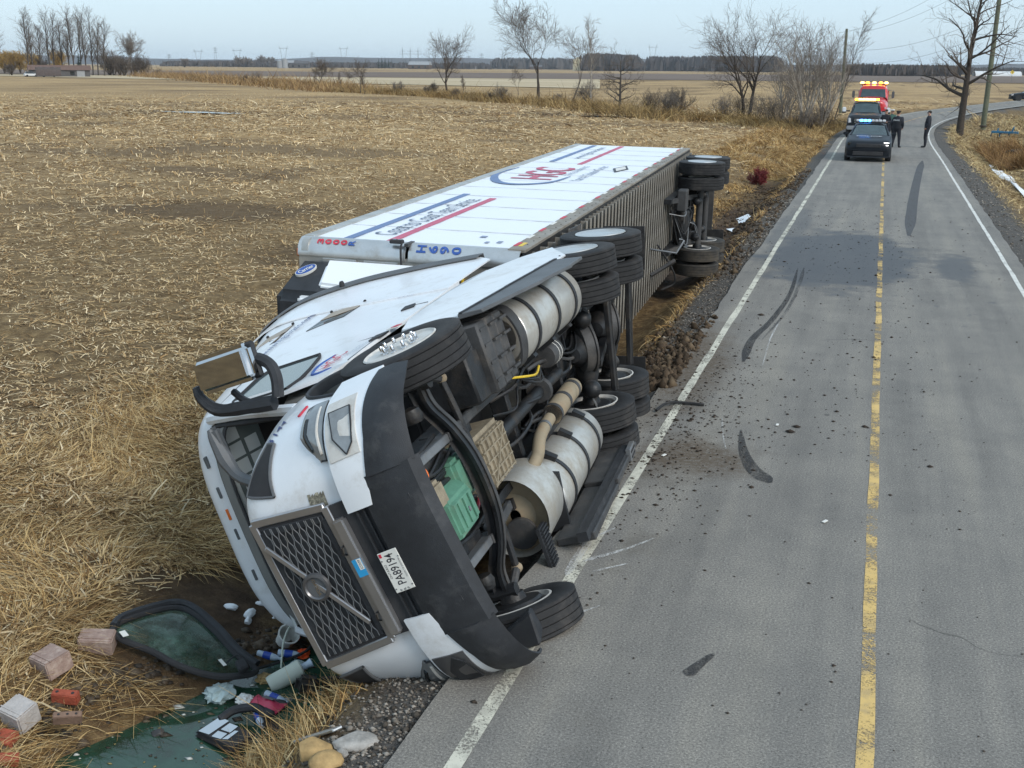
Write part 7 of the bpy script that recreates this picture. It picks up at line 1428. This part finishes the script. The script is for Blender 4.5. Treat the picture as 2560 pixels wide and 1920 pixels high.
block(165, 1752, (.20, .075, .09), (.2, .1, .25), 'brick_red', 'bright red brick in the grass below the two pink blocks', 'brick', 2, 'brick'); block(170, 1805, (.20, .055, .09), (.35, .2, .55), 'brick_brown', 'dull brown brick on edge beside the red brick', 'brick', 3, 'brick')
block(12, 1855, (.16, .13, .07), (.3, .1, .1), 'brick_red', 'flat red brick with a round hole below the grey block', 'brick', 1, 'brick'); block(14, 1908, (.18, .08, .07), (.1, .2, .6), 'brick_red', 'broken red brick end in the straw under the holed brick', 'brick', 0, 'brick')
def stone(px, py, r, mat, label, seed, name='stone', sq=(1, .8, .6)):
    rg = np.random.default_rng(seed); p = on(px, py); bm = bmesh.new(); bmesh.ops.create_icosphere(bm, subdivisions=3, radius=1)
    nrm = rg.normal(0, 1, (7, 3)); nrm /= np.linalg.norm(nrm, axis=1)[:, None]; dd = rg.uniform(.62, .85, 7)
    for v in bm.verts:
        c_ = np.array(v.co)
        for n_, d_ in zip(nrm, dd):
            t = c_@n_
            if t > d_: c_ = c_-n_*(t-d_)*.92
        v.co = Vector(c_*r*np.array(sq)*(1+.03*rg.normal()))
    me = bpy.data.meshes.new(name); bm.to_mesh(me); bm.free(); me.shade_smooth(); me.set_sharp_from_angle(angle=math.radians(28)); o = link(name, me, mat); o.location = p+np.array([0, 0, r*sq[2]*.45]); o.rotation_euler = (0, 0, rg.uniform(0, 6)); tag(o, label, 'stone'); return o
stone(785, 1888, .13, 'stone_tan', 'tan rock under the fallen silver strip', 1); stone(815, 1915, .11, 'stone_tan', 'smaller tan rock against the rock under the strip', 2); stone(650, 1912, .13, 'stone_tan', 'tan rock at the edge of the ditch water', 3); stone(890, 1862, .12, 'stone_grey', 'pale grey flat stone on the gravel shoulder', 4, sq=(1.2, .8, .4)); stone(858, 1888, .05, 'stone_grey', 'little grey stone touching the pale flat stone', 5)
for i, (x, y, r) in enumerate(((655, 1822, .07), (720, 1790, .05), (398, 1870, .06), (585, 1890, .06), (700, 1800, .07))): stone(x, y, r, 'stone_grey' if i in (1,) else 'steel_dusty', ['dark lump of mud by the floating bottle', 'pale stone at the water edge', 'muddy clod with frost left of the water', 'clod beside the broken mirror', 'black lump beside the pale stone'][i], 20+i, 'clod')
# snow-like foam lumps under the roof corner
for i, (x, y, r) in enumerate(((578, 1522, .06), (625, 1540, .07), (620, 1556, .05), (655, 1512, .05), (690, 1545, .04))): stone(x, y, r, 'trailer_white', ['grey white lump of insulation left of the roof corner', 'long white insulation lump under the roof corner', 'small white insulation lump beside the long one', 'insulation crumb at the roof corner', 'insulation crumb under the grille'][i], 40+i, 'insulation_lump', (1.3, .7, .6))
# litter in the water
M('bottle_plastic', (.45, .55, .65), .12, var=.1, spec=.7); M('label_blue', (.02, .07, .40), .4, var=.1); M('pink_pack', (.62, .06, .12), .4, var=.15); M('bag_clear', (.42, .52, .52), .25, var=.2); M('tissue_white', (.70, .71, .68), .9, var=.06); M('bucket_white', (.66, .66, .62), .5, var=.06); M('bucket_print', (.60, .30, .12), .6, var=.4, scale=20); M('leaf_yellow', (.60, .40, .04), .8, var=.2); M('cream_roll', (.60, .64, .55), .85, var=.05)
def bottle(px, py, az, label, s=1.0, dz=.02, tilt=.12):
    R_ = empty('water_bottle', wp(px, py, dz), label=label, cat='bottle', group=None); R_.rotation_euler = (0, tilt, az); d = (1, 0, 0)
    MB().lathe([(.0001, -.11), (.030, -.11), (.034, -.10), (.033, -.06), (.034, .03), (.030, .06), (.014, .10), (.013, .115), (.0001, .116)], (0, 0, .02), d, 18).build('bottle', 'bottle_plastic', R_); MB().lathe([(.0355, -.05), (.0355, .025)], (0, 0, .02), d, 18).build('paper_label', 'label_blue', R_); MB().lathe([(.016, .108), (.016, .125), (.0001, .126)], (0, 0, .02), d, 12).build('cap', 'bottle_plastic', R_); R_.scale = (s,)*3; return R_
bottle(672, 1650, .1, 'crushed blue labelled bottle beside the paint bucket', .95); bottle(725, 1645, .3, 'blue wrapped bottle under the paint bucket', .95); bottle(690, 1750, -.15, 'blue labelled bottle floating behind the pink packet', .95, .0); bottle(648, 1806, -.85, 'upright blue capped bottle floating in front of the pink packet', .95, .02)
R_ = empty('paint_bucket', wp(712, 1618, .06), .3, 'white plastic bucket with an orange fruit picture under the truck nose', 'bucket'); R_.rotation_euler = (.5, .5, .3); MB().lathe([(.075, -.08), (.09, .08), (.098, .08), (.098, .095), (.085, .095), (.07, -.07), (.0001, -.07)], (0, 0, .05), (0, 0, 1), 26).build('pail', 'bucket_white', R_); MB().lathe([(.0805, -.03), (.089, .06)], (0, 0, .05), (0, 0, 1), 14, a0=-.9, a1=.9).build('picture', 'bucket_print', R_)
R_ = empty('towel_roll', wp(715, 1708, .06), .65, 'white paper towel roll lying half in the green water', 'paper roll'); R_.rotation_euler = (0, -.35, .75); MB().lathe([(.03, -.15), (.072, -.15), (.078, -.12), (.078, .14), (.07, .15), (.03, .15)], (0, 0, 0), (1, 0, 0), 24).build('paper', 'cream_roll', R_); MB().lathe([(.035, .15), (.03, .20), (.04, .24), (.0001, .25)], (0, 0, 0), (1, 0, 0), 14).build('bottle_end', 'bottle_plastic', R_); MB().lathe([(.028, -.152), (.0001, -.151)], (0, 0, 0), (1, 0, 0), 14).build('core_hole', 'interior_dark', R_)
R_ = empty('pink_packet', wp(668, 1765, .02), -.2, 'crumpled pink packet with a grey label floating in the water', 'packet'); G = np.array([[(x, y, .035*(1-(x/.15)**4)*(1-(y/.07)**2)+.008*math.sin(40*x+30*y)) for y in np.linspace(-.07, .07, 9)] for x in np.linspace(-.15, .15, 15)]); MB().grid(G, .02).build('wrapper', 'pink_pack', R_, smooth=60); MB().obox((.01, .02, .045), (.11, .05, .006), _rodr((-.35, 0, 0))).build('paper_label', 'steel_galv', R_)
def crumple(name, px, py, r, mat, label, seed, cat):
    rg = np.random.default_rng(seed); bm = bmesh.new(); bmesh.ops.create_icosphere(bm, subdivisions=3, radius=1)
    for v in bm.verts: v.co = v.co*(r*rg.uniform(.65, 1.15)); v.co.z *= .55
    me = bpy.data.meshes.new(name); bm.to_mesh(me); bm.free(); o = link(name, me, mat); o.location = wp(px, py, r*.3); tag(o, label, cat); return o
crumple('plastic_bag', 548, 1745, .13, 'bag_clear', 'clear crumpled plastic bag at the water edge', 3, 'bag'); crumple('tissue', 612, 1755, .075, 'tissue_white', 'white crumpled tissue next to the clear bag', 4, 'tissue'); crumple('orange_rag', 757, 1640, .07, 'orange_cloth', 'bright orange rag beside the bucket', 5, 'rag'); crumple('orange_rag', 738, 1602, .05, 'orange_cloth', 'small orange rag tucked behind the bucket', 6, 'rag'); crumple('leaf', 757, 1672, .05, 'leaf_yellow', 'yellow leaf at the end of the paper roll', 7, 'leaf'); crumple('dead_leaf', 660, 1702, .07, 'stone_tan', 'brown yellow leaf floating left of the paper roll', 8, 'leaf'); crumple('clear_wrapper', 742, 1665, .06, 'bag_clear', 'clear wrapper between the rag and the paper roll', 9, 'wrapper')
tag(MB().tube(catmull([wp(703, 1678, .03), wp(710, 1650, .16), wp(722, 1625, .2), wp(735, 1610, .22), wp(727, 1585, .3), wp(725, 1562, .42)], 24), .008, 6).build('white_cable', 'cream_roll'), 'thin white cable hanging from the cab to the water', 'cable')
# torn mirror lying in the water, with its arm
Bm = empty('torn_mirror', label='torn off truck mirror with shattered glass lying in the ditch water', cat='mirror'); c_ = wp(566, 1848, .03); Bm.location = c_; e0, e1 = wp(500, 1815), wp(640, 1895); Bm.rotation_euler = (.05, -.06, math.atan2(e1[1]-e0[1], e1[0]-e0[0]))
MB().obox((0, 0, 0), (.48, .27, .06), np.eye(3)).build('housing', 'interior_dark', Bm, bevel=.03, seg=2)
rg = np.random.default_rng(4)
for i, (x0, x1, y0, y1) in enumerate(((-.21, -.08, -.11, .11), (-.07, .04, .0, .10), (-.06, .05, -.10, -.01), (.05, .10, -.08, .06))): MB().prism([(x0+rg.uniform(0, .02), y0, .033), (x1, y0+rg.uniform(0, .03), .033), (x1-rg.uniform(0, .02), y1, .033), (x0, y1-rg.uniform(0, .03), .033)], (0, 0, .003)).build('glass_shard', 'mirror_chrome', Bm)
MB().tube(catmull([(-.20, .10, .02), (-.17, .22, .05), (-.05, .32, .06), (.04, .34, .04)], 16), .035, 8).build('arm', 'black_plastic', Bm); MB().obox((.08, .34, .04), (.12, .09, .06), np.eye(3)).build('arm_joint', 'interior_dark', Bm, bevel=.02)
Bm2 = empty('mirror_head', label='dark rounded mirror head standing in the water under the bumper', cat='mirror'); Bm2.location = wp(770, 1735, .09); Bm2.rotation_euler = (.5, .2, .5); MB().obox((0, 0, 0), (.20, .10, .20), np.eye(3)).build('housing', 'rubber_dusty', Bm2, bevel=.04, seg=3); MB().prism([(.10, 0, .10), (.26, 0, .14), (.22, 0, -.08), (.12, 0, -.06)], (0, .02, 0)).build('bracket', 'interior_dark', Bm2)
R_ = empty('rubber_flap', wp(695, 1832, .02), -.4, 'dark curved rubber flap at the right edge of the water', 'flap'); G = np.array([[(x, y, .03*math.cos(x*8)+.01) for y in np.linspace(-.05, .05, 4)] for x in np.linspace(-.18, .18, 10)]); MB().grid(G, .01).build('flap', 'rubber', R_, smooth=60)
tag(MB().bar(on(745, 1868, .05), on(845, 1842, .06), .075, .022).build('silver_strip', 'aluminium', bevel=.006), 'silver metal trim strip lying across the tan rock', 'trim strip')
tag(MB().tube(catmull([(*at(1640, 1032)[:2], .03), (*at(1665, 1018)[:2], .05), (*at(1700, 1012)[:2], .03), (*at(1760, 1016)[:2], .02)], 16), .018, 6).build('rubber_hose', 'rubber'), 'short black rubber hose on the tarmac by the mud', 'hose')
for x, y, lab in ((1943, 1064, 'tiny white scrap in the middle of the left lane'), (2062, 1306, 'small white scrap beside the yellow line'), (1660, 1140, 'thin white sliver on the mud spill')):
    p = at(x, y); tag(MB().obox((p[0], p[1], .012), (.07, .03, .008), _rodr((.1, .1, x))).build('white_scrap', 'plate_white', bevel=.002), lab, 'scrap')
# clods of earth flung on the road: far too many to count
rg = np.random.default_rng(8); V, F = [], []
oct_ = np.array([(1, 0, 0), (-1, 0, 0), (0, 1, 0), (0, -1, 0), (0, 0, 1), (0, 0, -1)], float); of = np.array([(0, 2, 4), (2, 1, 4), (1, 3, 4), (3, 0, 4), (2, 0, 5), (1, 2, 5), (3, 1, 5), (0, 3, 5)])
N = 2600; kind = rg.random(N)
X = np.where(kind < .45, rg.normal(-1.9, .45, N), np.where(kind < .75, rg.uniform(-2.3, 1.0, N), rg.uniform(-2.3, 2.9, N))); Y = np.where(kind < .45, rg.normal(12.6, 1.9, N), np.where(kind < .75, rg.uniform(12, 36, N), rg.uniform(5.5, 40, N)))
sz = np.exp(rg.normal(-4.75, .50, N)); sz = np.where(kind > .75, sz*.85, sz); sz = np.clip(sz, .003, .045)
sc = rg.uniform(.6, 1.3, (N, 6, 3))*sz[:, None, None]; V = oct_[None]*sc*np.array([1.3, 1, .55]); V[..., 0] += X[:, None]; V[..., 1] += Y[:, None]; V[..., 2] += (sz*.2)[:, None]+.004
F = (of[None]+6*np.arange(N)[:, None, None]).reshape(-1, 3); M('earth_clod', (.045, .032, .022), .95, var=.4, scale=20); tag(bulk('earth_crumbs', V.reshape(-1, 3), F, MATS['earth_clod']), 'crumbs of dark earth scattered over the tarmac', 'earth', kind='stuff')
# specks of litter and mud floating on the pool
rg = np.random.default_rng(31); n = 240; aa = rg.uniform(0, 2*PI, n); rr = np.sqrt(rg.random(n)); X = -4.85+ux*(1.0+1.7*rr*np.cos(aa))+uy*.7*rr*np.sin(aa); Y = 6.2+uy*(1.0+1.7*rr*np.cos(aa))-ux*.7*rr*np.sin(aa); sz = np.clip(np.exp(rg.normal(-4.4, .6, n)), .004, .04); V = oct_[None]*rg.uniform(.5, 1.4, (n, 6, 3))*sz[:, None, None]*np.array([1.5, 1, .25]); V[..., 0] += X[:, None]; V[..., 1] += Y[:, None]; V[..., 2] += WZ+.003
ct = np.array([(.05, .04, .03), (.10, .08, .05), (.55, .56, .52), (.30, .24, .10), (.04, .03, .02)])[rg.integers(0, 5, n)]
q = NT('speck'); a_ = q.n.new('ShaderNodeAttribute'); a_.attribute_name = 'tint'; q.L.new(a_.outputs['Color'], q.b.inputs['Base Color']); q.b.inputs['Roughness'].default_value = .7
tag(bulk('floating_specks', V.reshape(-1, 3), (of[None]+6*np.arange(n)[:, None, None]).reshape(-1, 3), q.m, {'tint': np.repeat(ct, 6, 0)}), 'specks of mud, straw and plastic floating on the pool', 'litter', kind='stuff')
n = 2600; aa = rg.uniform(0, 2*PI, n); rr = rg.normal(1.0, .12, n); X = -4.85+ux*(1.0+1.9*rr*np.cos(aa))+uy*.85*rr*np.sin(aa); Y = 6.2+uy*(1.0+1.9*rr*np.cos(aa))-ux*.85*rr*np.sin(aa); sz = np.clip(np.exp(rg.normal(-3.8, .55, n)), .006, .07); V = oct_[None]*rg.uniform(.6, 1.3, (n, 6, 3))*sz[:, None, None]*np.array([1.2, 1, .6]); V[..., 0] += X[:, None]; V[..., 1] += Y[:, None]; V[..., 2] += np.maximum(terrain(X, Y), WZ-.02)[:, None]
tag(bulk('muddy_margin', V.reshape(-1, 3), (of[None]+6*np.arange(n)[:, None, None]).reshape(-1, 3), q.m, {'tint': np.repeat(np.array([.045, .032, .020])*rg.uniform(.4, 2.2, (n, 1)), 6, 0)}), 'wet dark mud crumbs round the pool', 'mud', kind='stuff')
# ================================================================== straw, grass, gravel: uncountable cover
def straw_mat(name, rough=.9):
    q = NT(name); a = q.n.new('ShaderNodeAttribute'); a.attribute_name = 'tint'; q.L.new(a.outputs['Color'], q.b.inputs['Base Color']); q.b.inputs['Roughness'].default_value = rough; q.b.inputs['Specular IOR Level'].default_value = .2; return q.m
SM = straw_mat('straw')
def tints(n, rg, stops):
    f = rg.random(n); c = np.array(stops); x = f*(len(c)-1); i = np.clip(x.astype(int), 0, len(c)-2); u = (x-i)[:, None]; return (c[i]*(1-u)+c[i+1]*u)*rg.uniform(.75, 1.2, (n, 1))
def ribbons(name, base, dirs, length, width, bend, tint, seg=2, taper=.35, z_end=None):
    """many bent ribbons: base (n,3), dirs (n,3) unit start direction, bend (n,3) added along the length"""
    n = len(base); f = np.linspace(0, 1, seg+1); side = np.cross(dirs, np.array([0, 0, 1.]))+1e-6; side += .25*np.random.default_rng(3).normal(size=(n, 3)); side /= np.linalg.norm(side, axis=1)[:, None]
    P = base[:, None]+length[:, None, None]*(dirs[:, None]*f[None, :, None]+bend[:, None]*(f**2)[None, :, None])
    w_ = width[:, None, None]*(1-(1-taper)*f)[None, :, None]*.5; V = np.stack([P-side[:, None]*w_, P+side[:, None]*w_], 2)      # n,seg+1,2,3
    V = V.reshape(-1, 3); k = 2*(seg+1); i = np.arange(n)[:, None]*k; q_ = np.stack([np.stack([2*j+np.zeros(1, int), 2*j+1+np.zeros(1, int), 2*j+3+np.zeros(1, int), 2*j+2+np.zeros(1, int)], -1)[0] for j in range(seg)]); F = (i[:, :, None]+q_[None]).reshape(-1, 4)
    return bulk(name, V, F, SM, {'tint': np.repeat(tint, k, 0)})
def footprint(x, y):
    """under the truck, trailer or loose windscreen"""
    a = (x > -5.9) & (x < -2.0) & (y > 6.9) & (y < 14.2); b_ = (x > -6.75) & (x < -3.3) & (y > 11.6) & (y < 28.2); return a | b_
def polar(n, rg, r0, r1, a0, a1, pw=1.0):
    """points round the camera, thinning out with distance"""
    r_ = r0*(r1/r0)**(rg.random(n)**pw); a = np.radians(rg.uniform(a0, a1, n)); x = r_*np.sin(a); y = r_*np.cos(a); return x, y, r_
rg = np.random.default_rng(21)
STRAW = [(.13, .070, .030), (.30, .185, .082), (.47, .315, .150), (.62, .455, .245), (.80, .655, .43)]
ROWA = math.atan2(at(-140, 170)[0], at(-140, 170)[1]); RD = np.array([math.sin(ROWA), math.cos(ROWA)]); RN = np.array([RD[1], -RD[0]])
# ---- flattened maize straw on the field
x, y, r_ = polar(700000, rg, 6.0, 210, -47, 4, 1.0); s_, t_ = road_coords(x, y); d_ = -s_-EDGE_L; off = x*RN[0]+y*RN[1]
rowph = np.abs(((off/.76) % 1)-.5)*2                                    # 0 between rows, 1 on the row
keep = (d_ > 2.9+1.4*rg.random(len(x))) & (rg.random(len(x)) < 1-.9*sstep(90, 205, r_)) & ~((x < -20) & (y > 145+.12*x)) & ~footprint(x, y) & (fbm(x*.16+7, y*.16, 3) < .60+.18*rg.random(len(x))) & (fbm(x*.9, y*.9+5, 3) > .18+.24*rg.random(len(x))) & (rg.random(len(x)) < .40+.60*rowph) & (rg.random(len(x)) < 1-.45*sstep(18, 45, r_)*(.5-.5*np.sin(2*PI*off/4.56)))
x, y, r_ = x[keep], y[keep], r_[keep]; n = len(x); lod = np.clip(r_/34, .72, 3.6)
az = np.where(rg.random(n) < .45, ROWA+rg.normal(0, .5, n), rg.uniform(0, 2*PI, n)); el = np.abs(rg.normal(.0, .15, n)); L = np.exp(rg.normal(-1.85, .5, n))*lod; W_ = np.clip(np.exp(rg.normal(-4.0, .40, n)), .006, .04)*lod
dirs = np.stack([np.sin(az)*np.cos(el), np.cos(az)*np.cos(el), np.sin(el)], 1); base = np.stack([x, y, terrain(x, y)+.012*lod], 1); bend = np.stack([rg.normal(0, .18, n), rg.normal(0, .18, n), -np.abs(rg.normal(0, .16, n))], 1)
stripe = .5+.5*np.sin(2*PI*(x*RN[0]+y*RN[1])/4.56+1.5*fbm(x*.05, y*.05, 2)); tt = tints(n, rg, STRAW)*((.70+.36*fbm(x*.11, y*.11, 3))+.26*stripe*sstep(15, 40, r_))[:, None]; tag(ribbons('crop_residue', base, dirs, L, W_, bend, tt, 2, .6), 'flattened pale maize straw covering the field', 'straw', kind='stuff')
# ---- standing stubble in rows
rows = np.arange(-140, 170, .76); al = np.arange(-160, 240, .24); RR, AA = np.meshgrid(rows, al, indexing='ij'); RR = RR+rg.normal(0, .05, RR.shape); AA = AA+rg.uniform(-.1, .1, AA.shape)
X = (RR*RN[0]+AA*RD[0]).ravel(); Y = (RR*RN[1]+AA*RD[1]).ravel(); r_ = np.hypot(X, Y); an = np.degrees(np.arctan2(X, Y)); s_, t_ = road_coords(X, Y)
keep = (Y > 6) & (r_ < 190) & (an > -47) & (an < 2) & (-s_-EDGE_L > 5.0) & ~footprint(X, Y) & (rg.random(len(X)) < np.clip(26/np.maximum(r_, 10), .16, .75)*np.clip((r_-14)/26, .08, 1)); X, Y, r_ = X[keep], Y[keep], r_[keep]; n = len(X); lod = np.clip(r_/30, 1, 3.2)
az = rg.uniform(0, 2*PI, n); el = np.clip(rg.normal(.75, .40, n), .1, 1.57); L = rg.uniform(.06, .17, n)*np.clip(lod, 1, 1.5); dirs = np.stack([np.sin(az)*np.cos(el), np.cos(az)*np.cos(el), np.sin(el)], 1)
tag(ribbons('standing_stubble', np.stack([X, Y, terrain(X, Y)-.02], 1), dirs, L, rg.uniform(.014, .026, n)*np.clip(lod, 1, 2.2), np.zeros((n, 3)), tints(n, rg, STRAW[1:]), 1, .8), 'short standing maize stubble in rows', 'stubble', kind='stuff')
# ---- dry grass on the ditch banks
GR = [(.085, .044, .017), (.24, .135, .050), (.41, .262, .105), (.56, .395, .180), (.68, .525, .29)]
def grass(name, x, y, Lm, Wm, label, stops=GR, lod=1.0, up=.75, seg=3, drop=.9):
    n = len(x); cl = fbm(x*1.1, y*1.1, 3); az = 6.3*fbm(x*.55+4, y*.55, 2)*1.7+rg.normal(0, .7, n); el = np.clip(rg.normal(up, .35, n), .1, 1.5); L = Lm*np.exp(rg.normal(0, .35, n))*lod*(.55+.9*cl)
    dirs = np.stack([np.sin(az)*np.cos(el), np.cos(az)*np.cos(el), np.sin(el)], 1); bend = np.stack([np.sin(az)*.35+rg.normal(0, .15, n), np.cos(az)*.35+rg.normal(0, .15, n), -np.abs(rg.normal(drop*.62, .22, n))], 1)
    z = terrain(x, y); tt = tints(n, rg, stops)*(.66+.68*fbm(x*.7+2, y*.7, 3))[:, None]; tag(ribbons(name, np.stack([x, y, z-.01], 1), dirs, L, Wm*np.exp(rg.normal(0, .3, n))*lod, bend, tt, seg, .15), label, 'grass', kind='stuff')
N = 150000; y = 4.6+9.5*rg.random(N)**1.0; x = rg.uniform(-10.5, -2.75, N); s_, t_ = road_coords(x, y); d_ = -s_-EDGE_L; z = terrain(x, y); cl = fbm(x*.9+9, y*.9, 3)
keep = (d_ > .55+.5*rg.random(N)) & (d_ < 5.6+2.2*rg.random(N)) & ~footprint(x, y) & (z > WZ+.03) & (cl > .20+.25*rg.random(N)) & ~((x > -6.25) & (x < -4.75) & (y > 7.55) & (y < 8.55) & (x+y > 1.6)) & ~((np.exp(-(((x+5.0)/1.0)**2+((y-8.9)/1.4)**2)) > .35) & (rg.random(N) < .6))
grass('bank_grass', x[keep], y[keep], .20, .0080, 'flattened dry grass on the near ditch bank', up=.34, drop=.55)
N = 130000; y = 13.5*(112/13.5)**rg.random(N); d_ = rg.uniform(.55, 6.2, N); x = -2.45-d_; keep = ~footprint(x, y) & (fbm(x*.9+9, y*.5, 3) > .36+.2*rg.random(N)) & ~((mudf := np.exp(-((d_-1.6)/1.0)**2)*((y > 22) & (y < 52))) > .25+.5*rg.random(N)); x, y = x[keep], y[keep]; lodg = np.clip(y/22, 1, 3.2)
grass('verge_grass', x, y, .17, .009, 'tawny dry grass along the far ditch bank', lod=lodg, stops=[(.08, .042, .016), (.25, .135, .048), (.42, .255, .095), (.55, .375, .155), (.62, .46, .24)])
N = 60000; y = 30*(130/30)**rg.random(N); e_ = rg.uniform(.8, 14, N)**1.0; sx = np.interp(y, RC[:, 1], RC[:, 0]); x = sx+EDGE_R+e_*(1+.12*np.maximum(0, y-75)/30); lodg = np.clip(y/16, 1.5, 6); grass('right_verge_grass', x, y, .085, .009, 'tan mown grass on the right hand verge', lod=lodg, stops=[(.20, .13, .06), (.38, .27, .125), (.50, .38, .195), (.56, .44, .24)], up=.5)
N = 7000; y = rg.uniform(64, 80, N); x = rg.uniform(5.9, 8.2, N); grass('ditch_reeds', x, y, .40, .02, 'rusty tall grass round the culvert', lod=1.5, stops=[(.12, .06, .025), (.28, .16, .07), (.38, .24, .10)], up=1.2, drop=.3)
# ---- reeds and rough grass along the field boundary
def px_line(pts, n, jit): P = np.array([gpos(*p)[:2] for p in pts]); seg = np.linalg.norm(np.diff(P, axis=0), axis=1); c_ = np.concatenate([[0], np.cumsum(seg)]); s = rg.random(n)*c_[-1]; return np.stack([np.interp(s, c_, P[:, 0]), np.interp(s, c_, P[:, 1])], 1)+rg.normal(0, jit, (n, 2))
B = px_line([(365, 191), (480, 198), (620, 209), (760, 219), (870, 230)], 15000, 3.5); grass('boundary_reeds', B[:, 0], B[:, 1], .95, .08, 'band of orange brown reeds at the far field edge', lod=1.6, stops=[(.15, .085, .04), (.30, .19, .085), (.42, .29, .14)], up=1.25, drop=.15, seg=2)
B = px_line([(850, 229), (1000, 236), (1120, 243), (1250, 255), (1350, 260), (1480, 274), (1560, 286), (1700, 300), (1800, 304)], 22000, 1.6); grass('boundary_grass', B[:, 0], B[:, 1], .75, .05, 'rough dry grass under the boundary trees', lod=1.3, stops=[(.14, .09, .04), (.28, .18, .075), (.42, .30, .13)], up=1.1, drop=.4, seg=2)
B = px_line([(1790, 300), (1870, 308), (1960, 322), (2040, 330), (2085, 315)], 9000, 1.2); grass('clump_grass', B[:, 0], B[:, 1], .6, .03, 'matted grass under the roadside clump', lod=1.2, stops=[(.12, .075, .03), (.26, .17, .07), (.44, .32, .14)], up=1.0, drop=.5, seg=2)
# ---- gravel on the shoulders
N = 14000; y = 4.8*(40/4.8)**rg.random(N); x = -2.45-np.abs(rg.normal(.28, .32, N)); r2 = rg.random(N) < .12; x = np.where(r2, 3.2+np.abs(rg.normal(.5, .4, N)), x); y = np.where(r2, rg.uniform(18, 60, N), y); keep = ~footprint(x, y) & (x < -2.42) | (x > 3); x, y = x[keep], y[keep]; n = len(x)
sz = np.clip(np.exp(rg.normal(-4.6, .45, n)), .004, .035)*np.clip(y/22, 1, 1.6); V = oct_[None]*rg.uniform(.6, 1.3, (n, 6, 3))*sz[:, None, None]*np.array([1.2, 1, .7]); V[..., 0] += x[:, None]; V[..., 1] += y[:, None]; V[..., 2] += terrain(x, y)[:, None]+.3*sz[:, None]
F = (of[None]+6*np.arange(n)[:, None, None]).reshape(-1, 3); tag(bulk('gravel', V.reshape(-1, 3), F, SM, {'tint': np.repeat(tints(n, rg, [(.045, .038, .031), (.115, .098, .080), (.22, .195, .165), (.34, .31, .27)]), 6, 0)}), 'loose gravel on the road shoulders', 'gravel', kind='stuff')
# ---- churned clods beside the trailer
N = 9000; y = np.concatenate([rg.uniform(23, 50, N//2), rg.normal(14.5, 1.6, N//2)]); x = np.concatenate([-2.6-np.abs(rg.normal(1.0, .8, N//2)), rg.normal(-2.55, .35, N//2)]); keep = ~footprint(x, y) & (x < -2.3); x, y = x[keep], y[keep]; n = len(x); sz = np.clip(np.exp(rg.normal(-3.7, .55, n)), .008, .09); V = oct_[None]*rg.uniform(.6, 1.3, (n, 6, 3))*sz[:, None, None]; V[..., 0] += x[:, None]; V[..., 1] += y[:, None]; V[..., 2] += np.where(x > -2.45, 0, terrain(x, y))[:, None]+.2*sz[:, None]
F = (of[None]+6*np.arange(n)[:, None, None]).reshape(-1, 3); tag(bulk('turned_earth', V.reshape(-1, 3), F, SM, {'tint': np.repeat(tints(n, rg, [(.025, .017, .010), (.055, .038, .024), (.09, .062, .040), (.13, .095, .06)]), 6, 0)}), 'churned dark earth clods along the ditch', 'earth', kind='stuff')
# ================================================================== haze
hm = bpy.data.materials.new('haze'); hm.use_nodes = True; hn = hm.node_tree.nodes; hn.clear(); ho = hn.new('ShaderNodeOutputMaterial'); hv = hn.new('ShaderNodeVolumePrincipled')
hv.inputs['Color'].default_value = (.86, .93, 1.0, 1); hv.inputs['Density'].default_value = 0.8e-4; hv.inputs['Anisotropy'].default_value = 0.0
hm.node_tree.links.new(hv.outputs['Volume'], ho.inputs['Volume'])
hz = MB().box((-5400, -400, -5), (5400, 8200, 64)).build('haze', hm, smooth=0); tag(hz, 'pale winter haze in the air', 'haze', kind='stuff')
